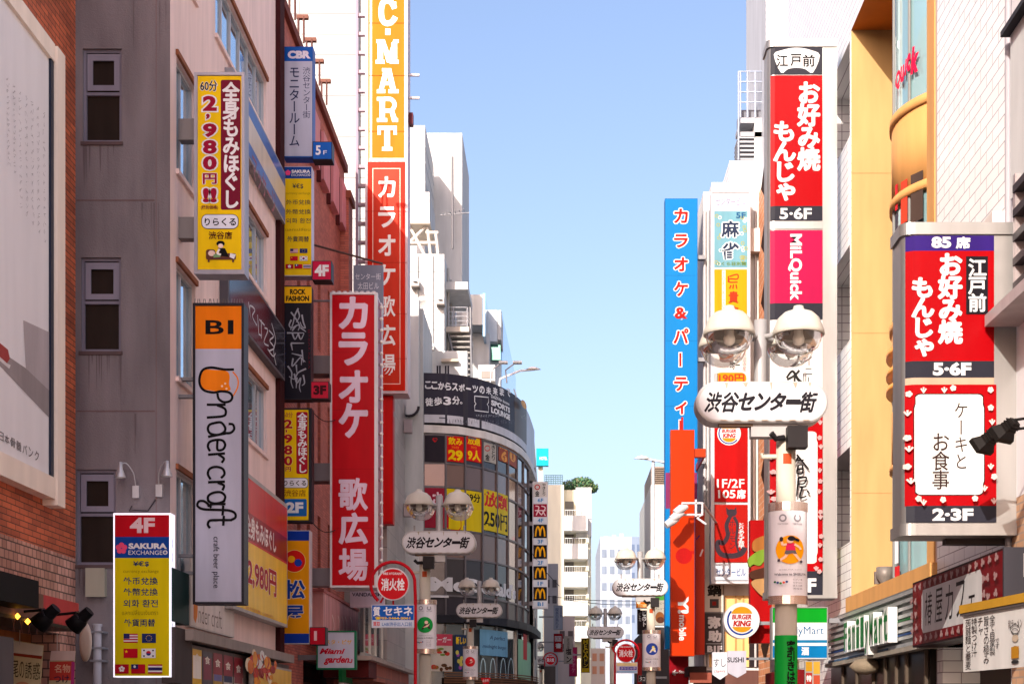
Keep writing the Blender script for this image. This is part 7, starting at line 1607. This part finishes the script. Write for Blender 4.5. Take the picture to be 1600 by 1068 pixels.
# ================================================================ fire hydrant signs
def hydrant(label, cx, cy, Rpx, Y, px, full):
    r = thing('hydrant_sign', label, 'fire hydrant sign', (Xat(px, Y), Y, 0), 'round red fire hydrant signs'); k = Y/F; X, Z = Xat(cx, Y), Zat(cy, Y); R = Rpx*k; s = 1 if px > cx else -1; HR = M((176, 14, 30), .4)
    m = MB(); RR = R*1.36; xp = Xat(px, Y)
    path = [(xp, Y, 0), (xp, Y, Z-RR*.6), (xp-s*.01, Y, Z)]; a0 = 12
    path += [(X+s*RR*math.cos(math.radians(a)), Y, Z+RR*math.sin(math.radians(a))) for a in range(a0, 236, 12)]
    m.tube(path, .034, HR, 10); m.obj('post', r)
    m = MB(); n = 40; ring = [(X+R*math.cos(i*2*math.pi/n), Z+R*math.sin(i*2*math.pi/n)) for i in range(n)]
    m.add([(a, Y-.05, b_) for a, b_ in ring]+[(a, Y+.02, b_) for a, b_ in ring], [tuple(range(n)), tuple(range(n, 2*n))[::-1]]+[(i, (i+1) % n, n+(i+1) % n, n+i) for i in range(n)], M((206, 200, 204), .4)); m.obj('disc', r)
    m = MB(); m.tube([(X-s*R*.55, Y+.05, Z-R*.7), (X-s*RR*.56, Y, Z-RR*.83)], .02, HR, 6); m.tube([(X, Y+.05, Z-R*.9), (X, Y+.05, Z-RR), (X+s*.05, Y, Z-RR)], .02, HR, 6); m.obj('hook', r)
    b = Board(r, front(Y-.05)); q = Rpx; b.disc('face_panel', M((196, 10, 28), .35), cx, cy, q*.93, None, 36)
    b.text('lettering', WHITE, '消火栓', cx-q*.72, cy-q*.36, cx+q*.72, cy+q*.4, .03); b.text('lettering', WHITE, 'FIRE HYDRANT', cx-q*.6, cy-q*.72, cx+q*.6, cy-q*.58, .02); b.done()
    return r
r = hydrant('large fire hydrant sign on a red hooked post, left of the second lamp', 614, 912, 25.5, 31, 649, True)
pl = front(30.9); m = MB(); m.pbox(pl, Xat(580.5, 30.9), Zat(980, 30.9), Xat(647, 30.9), Zat(944, 30.9), -.03, 0, M((200, 200, 210), .4)); o = m.obj('advert_plate', r)
b = Board(r, pl); b.rect('advert_face', M((14, 84, 170), .4), 581.5, 945, 646.5, 968); b.text('advert_face', WHITE, '質', 583, 947, 594, 962, .03); b.text('advert_face', WHITE, 'セキネ', 599, 947, 645, 961, .03); b.text('advert_face', YEL, '☎03-3464-2061', 586, 962.5, 641, 967.5, .03); b.rect('advert_face', M((190, 200, 214), .4), 581.5, 968, 646.5, 979); b.text('advert_face', (200, 50, 50), '買取', 583, 970.5, 594, 977.5, .02); b.text('advert_face', (40, 90, 160), 'LABI渋谷出入口前', 597, 971, 644, 977.5, .01); b.done()
r = hydrant('smaller fire hydrant sign right of the fifth street lamp', 978, 1019.5, 15, 51, 961, True)
pl = front(50.9); m = MB(); m.pbox(pl, Xat(962.5, 50.9), Zat(1051, 50.9), Xat(996, 50.9), Zat(1034, 50.9), -.03, 0, M((206, 206, 214), .4)); m.obj('advert_plate', r)
b = Board(r, pl); b.rect('advert_face', M((100, 90, 170), .4), 968, 1040.5, 995, 1046); b.text('advert_face', WHITE, 'クリニック', 970, 1041.5, 993, 1045, .01); b.rect('advert_face', M((226, 206, 150), .4), 964, 1035, 995, 1039.5); b.rect('advert_face', M((150, 190, 226), .4), 964, 1047, 995, 1050); b.done()
hydrant('tiny fire hydrant sign near the sixth street lamp, far left', 860, 1030, 8.2, 88, 851, True)
q = MB(); q.add([(Xat(751, 50), 50, Zat(1058, 50)), (Xat(767, 50), 50, Zat(1058, 50)), (Xat(759, 50), 50, Zat(1078, 50)), (Xat(751, 50), 50.04, Zat(1058, 50)), (Xat(767, 50), 50.04, Zat(1058, 50)), (Xat(759, 50), 50.04, Zat(1078, 50))], [(2, 1, 0), (3, 4, 5), (0, 1, 4, 3), (1, 2, 5, 4), (2, 0, 3, 5)], M((190, 16, 30), .4))
r = thing('stop_sign', 'red triangular stop sign at the bottom edge before the burger restaurant', 'road sign', (Xat(759, 50), 50, 0)); q.obj('plate', r)
b = Board(r, front(50)); b.text('lettering', WHITE, '止まれ', 754, 1060, 764, 1064.5, .02); b.done(); q = MB(); q.tube([(Xat(759, 50), 50.08, 0), (Xat(759, 50), 50.08, Zat(1058, 50))], .03, STEEL, 8); q.obj('post', r)
# traffic style street lights with white arms
for i, (pts, Y, l) in enumerate(((((1040, 722), (1018, 718), (1006, 716)), 60, 'white road light with a bent arm left of the tall blue sign'), (((780, 606), (781, 592), (812, 579), (836, 577)), 62.5, 'white road light reaching out over the curved billboard'))):
    r = thing('road_light', l, 'light', (Xat(pts[0][0], Y), Y, Zat(pts[0][1], Y))); q = MB(); q.tube([(Xat(a, Y), Y, Zat(b_, Y)) for a, b_ in pts], .045, M((206, 206, 210), .4), 7); q.obj('arm', r)
    q = MB(); a, b_ = pts[-1]; q.lathe((Xat(a-3, Y), Y, Zat(b_, Y)), [(0, .12), (.12, .09), (.25, .0), (.0, -.04)], M((216, 214, 210), .4), 14, True, 1.3, .6); q.obj('head', r)
for i, (x, y) in enumerate(((784, 570), (806, 570))):
    Y = 61; q = MB(); q.tube([(Xat(x-18+i*4, Y), Y, Zat(598, Y)), (Xat(x-16, Y), Y, Zat(y+8, Y)), (Xat(x, Y), Y-.4, Zat(y, Y))], .03, M((200, 200, 204), .4), 6); q.box(Xat(x, Y)-.1, Y-.6, Zat(y+2, Y), Xat(x, Y)+.25, Y-.3, Zat(y-1, Y), M((214, 212, 210), .4)); tag(q.obj('billboard_light'), ['left thin white light arm above the curved billboard', 'right thin white light arm above the curved billboard'][i], 'light', 'light arms above the curved billboard')
q = MB(); q.tube([(Xat(1021, 60), 60.1, 0), (Xat(1021, 60), 60.1, Zat(718, 60)), (Xat(1038, 60), 60, Zat(722, 60))], .06, M((190, 190, 196), .4), 8); tag(q.obj('lamp_post'), 'slim grey post rising behind the third street lamp', 'post')
for o in bpy.data.objects:
    if '_w' in o: del o['_w']
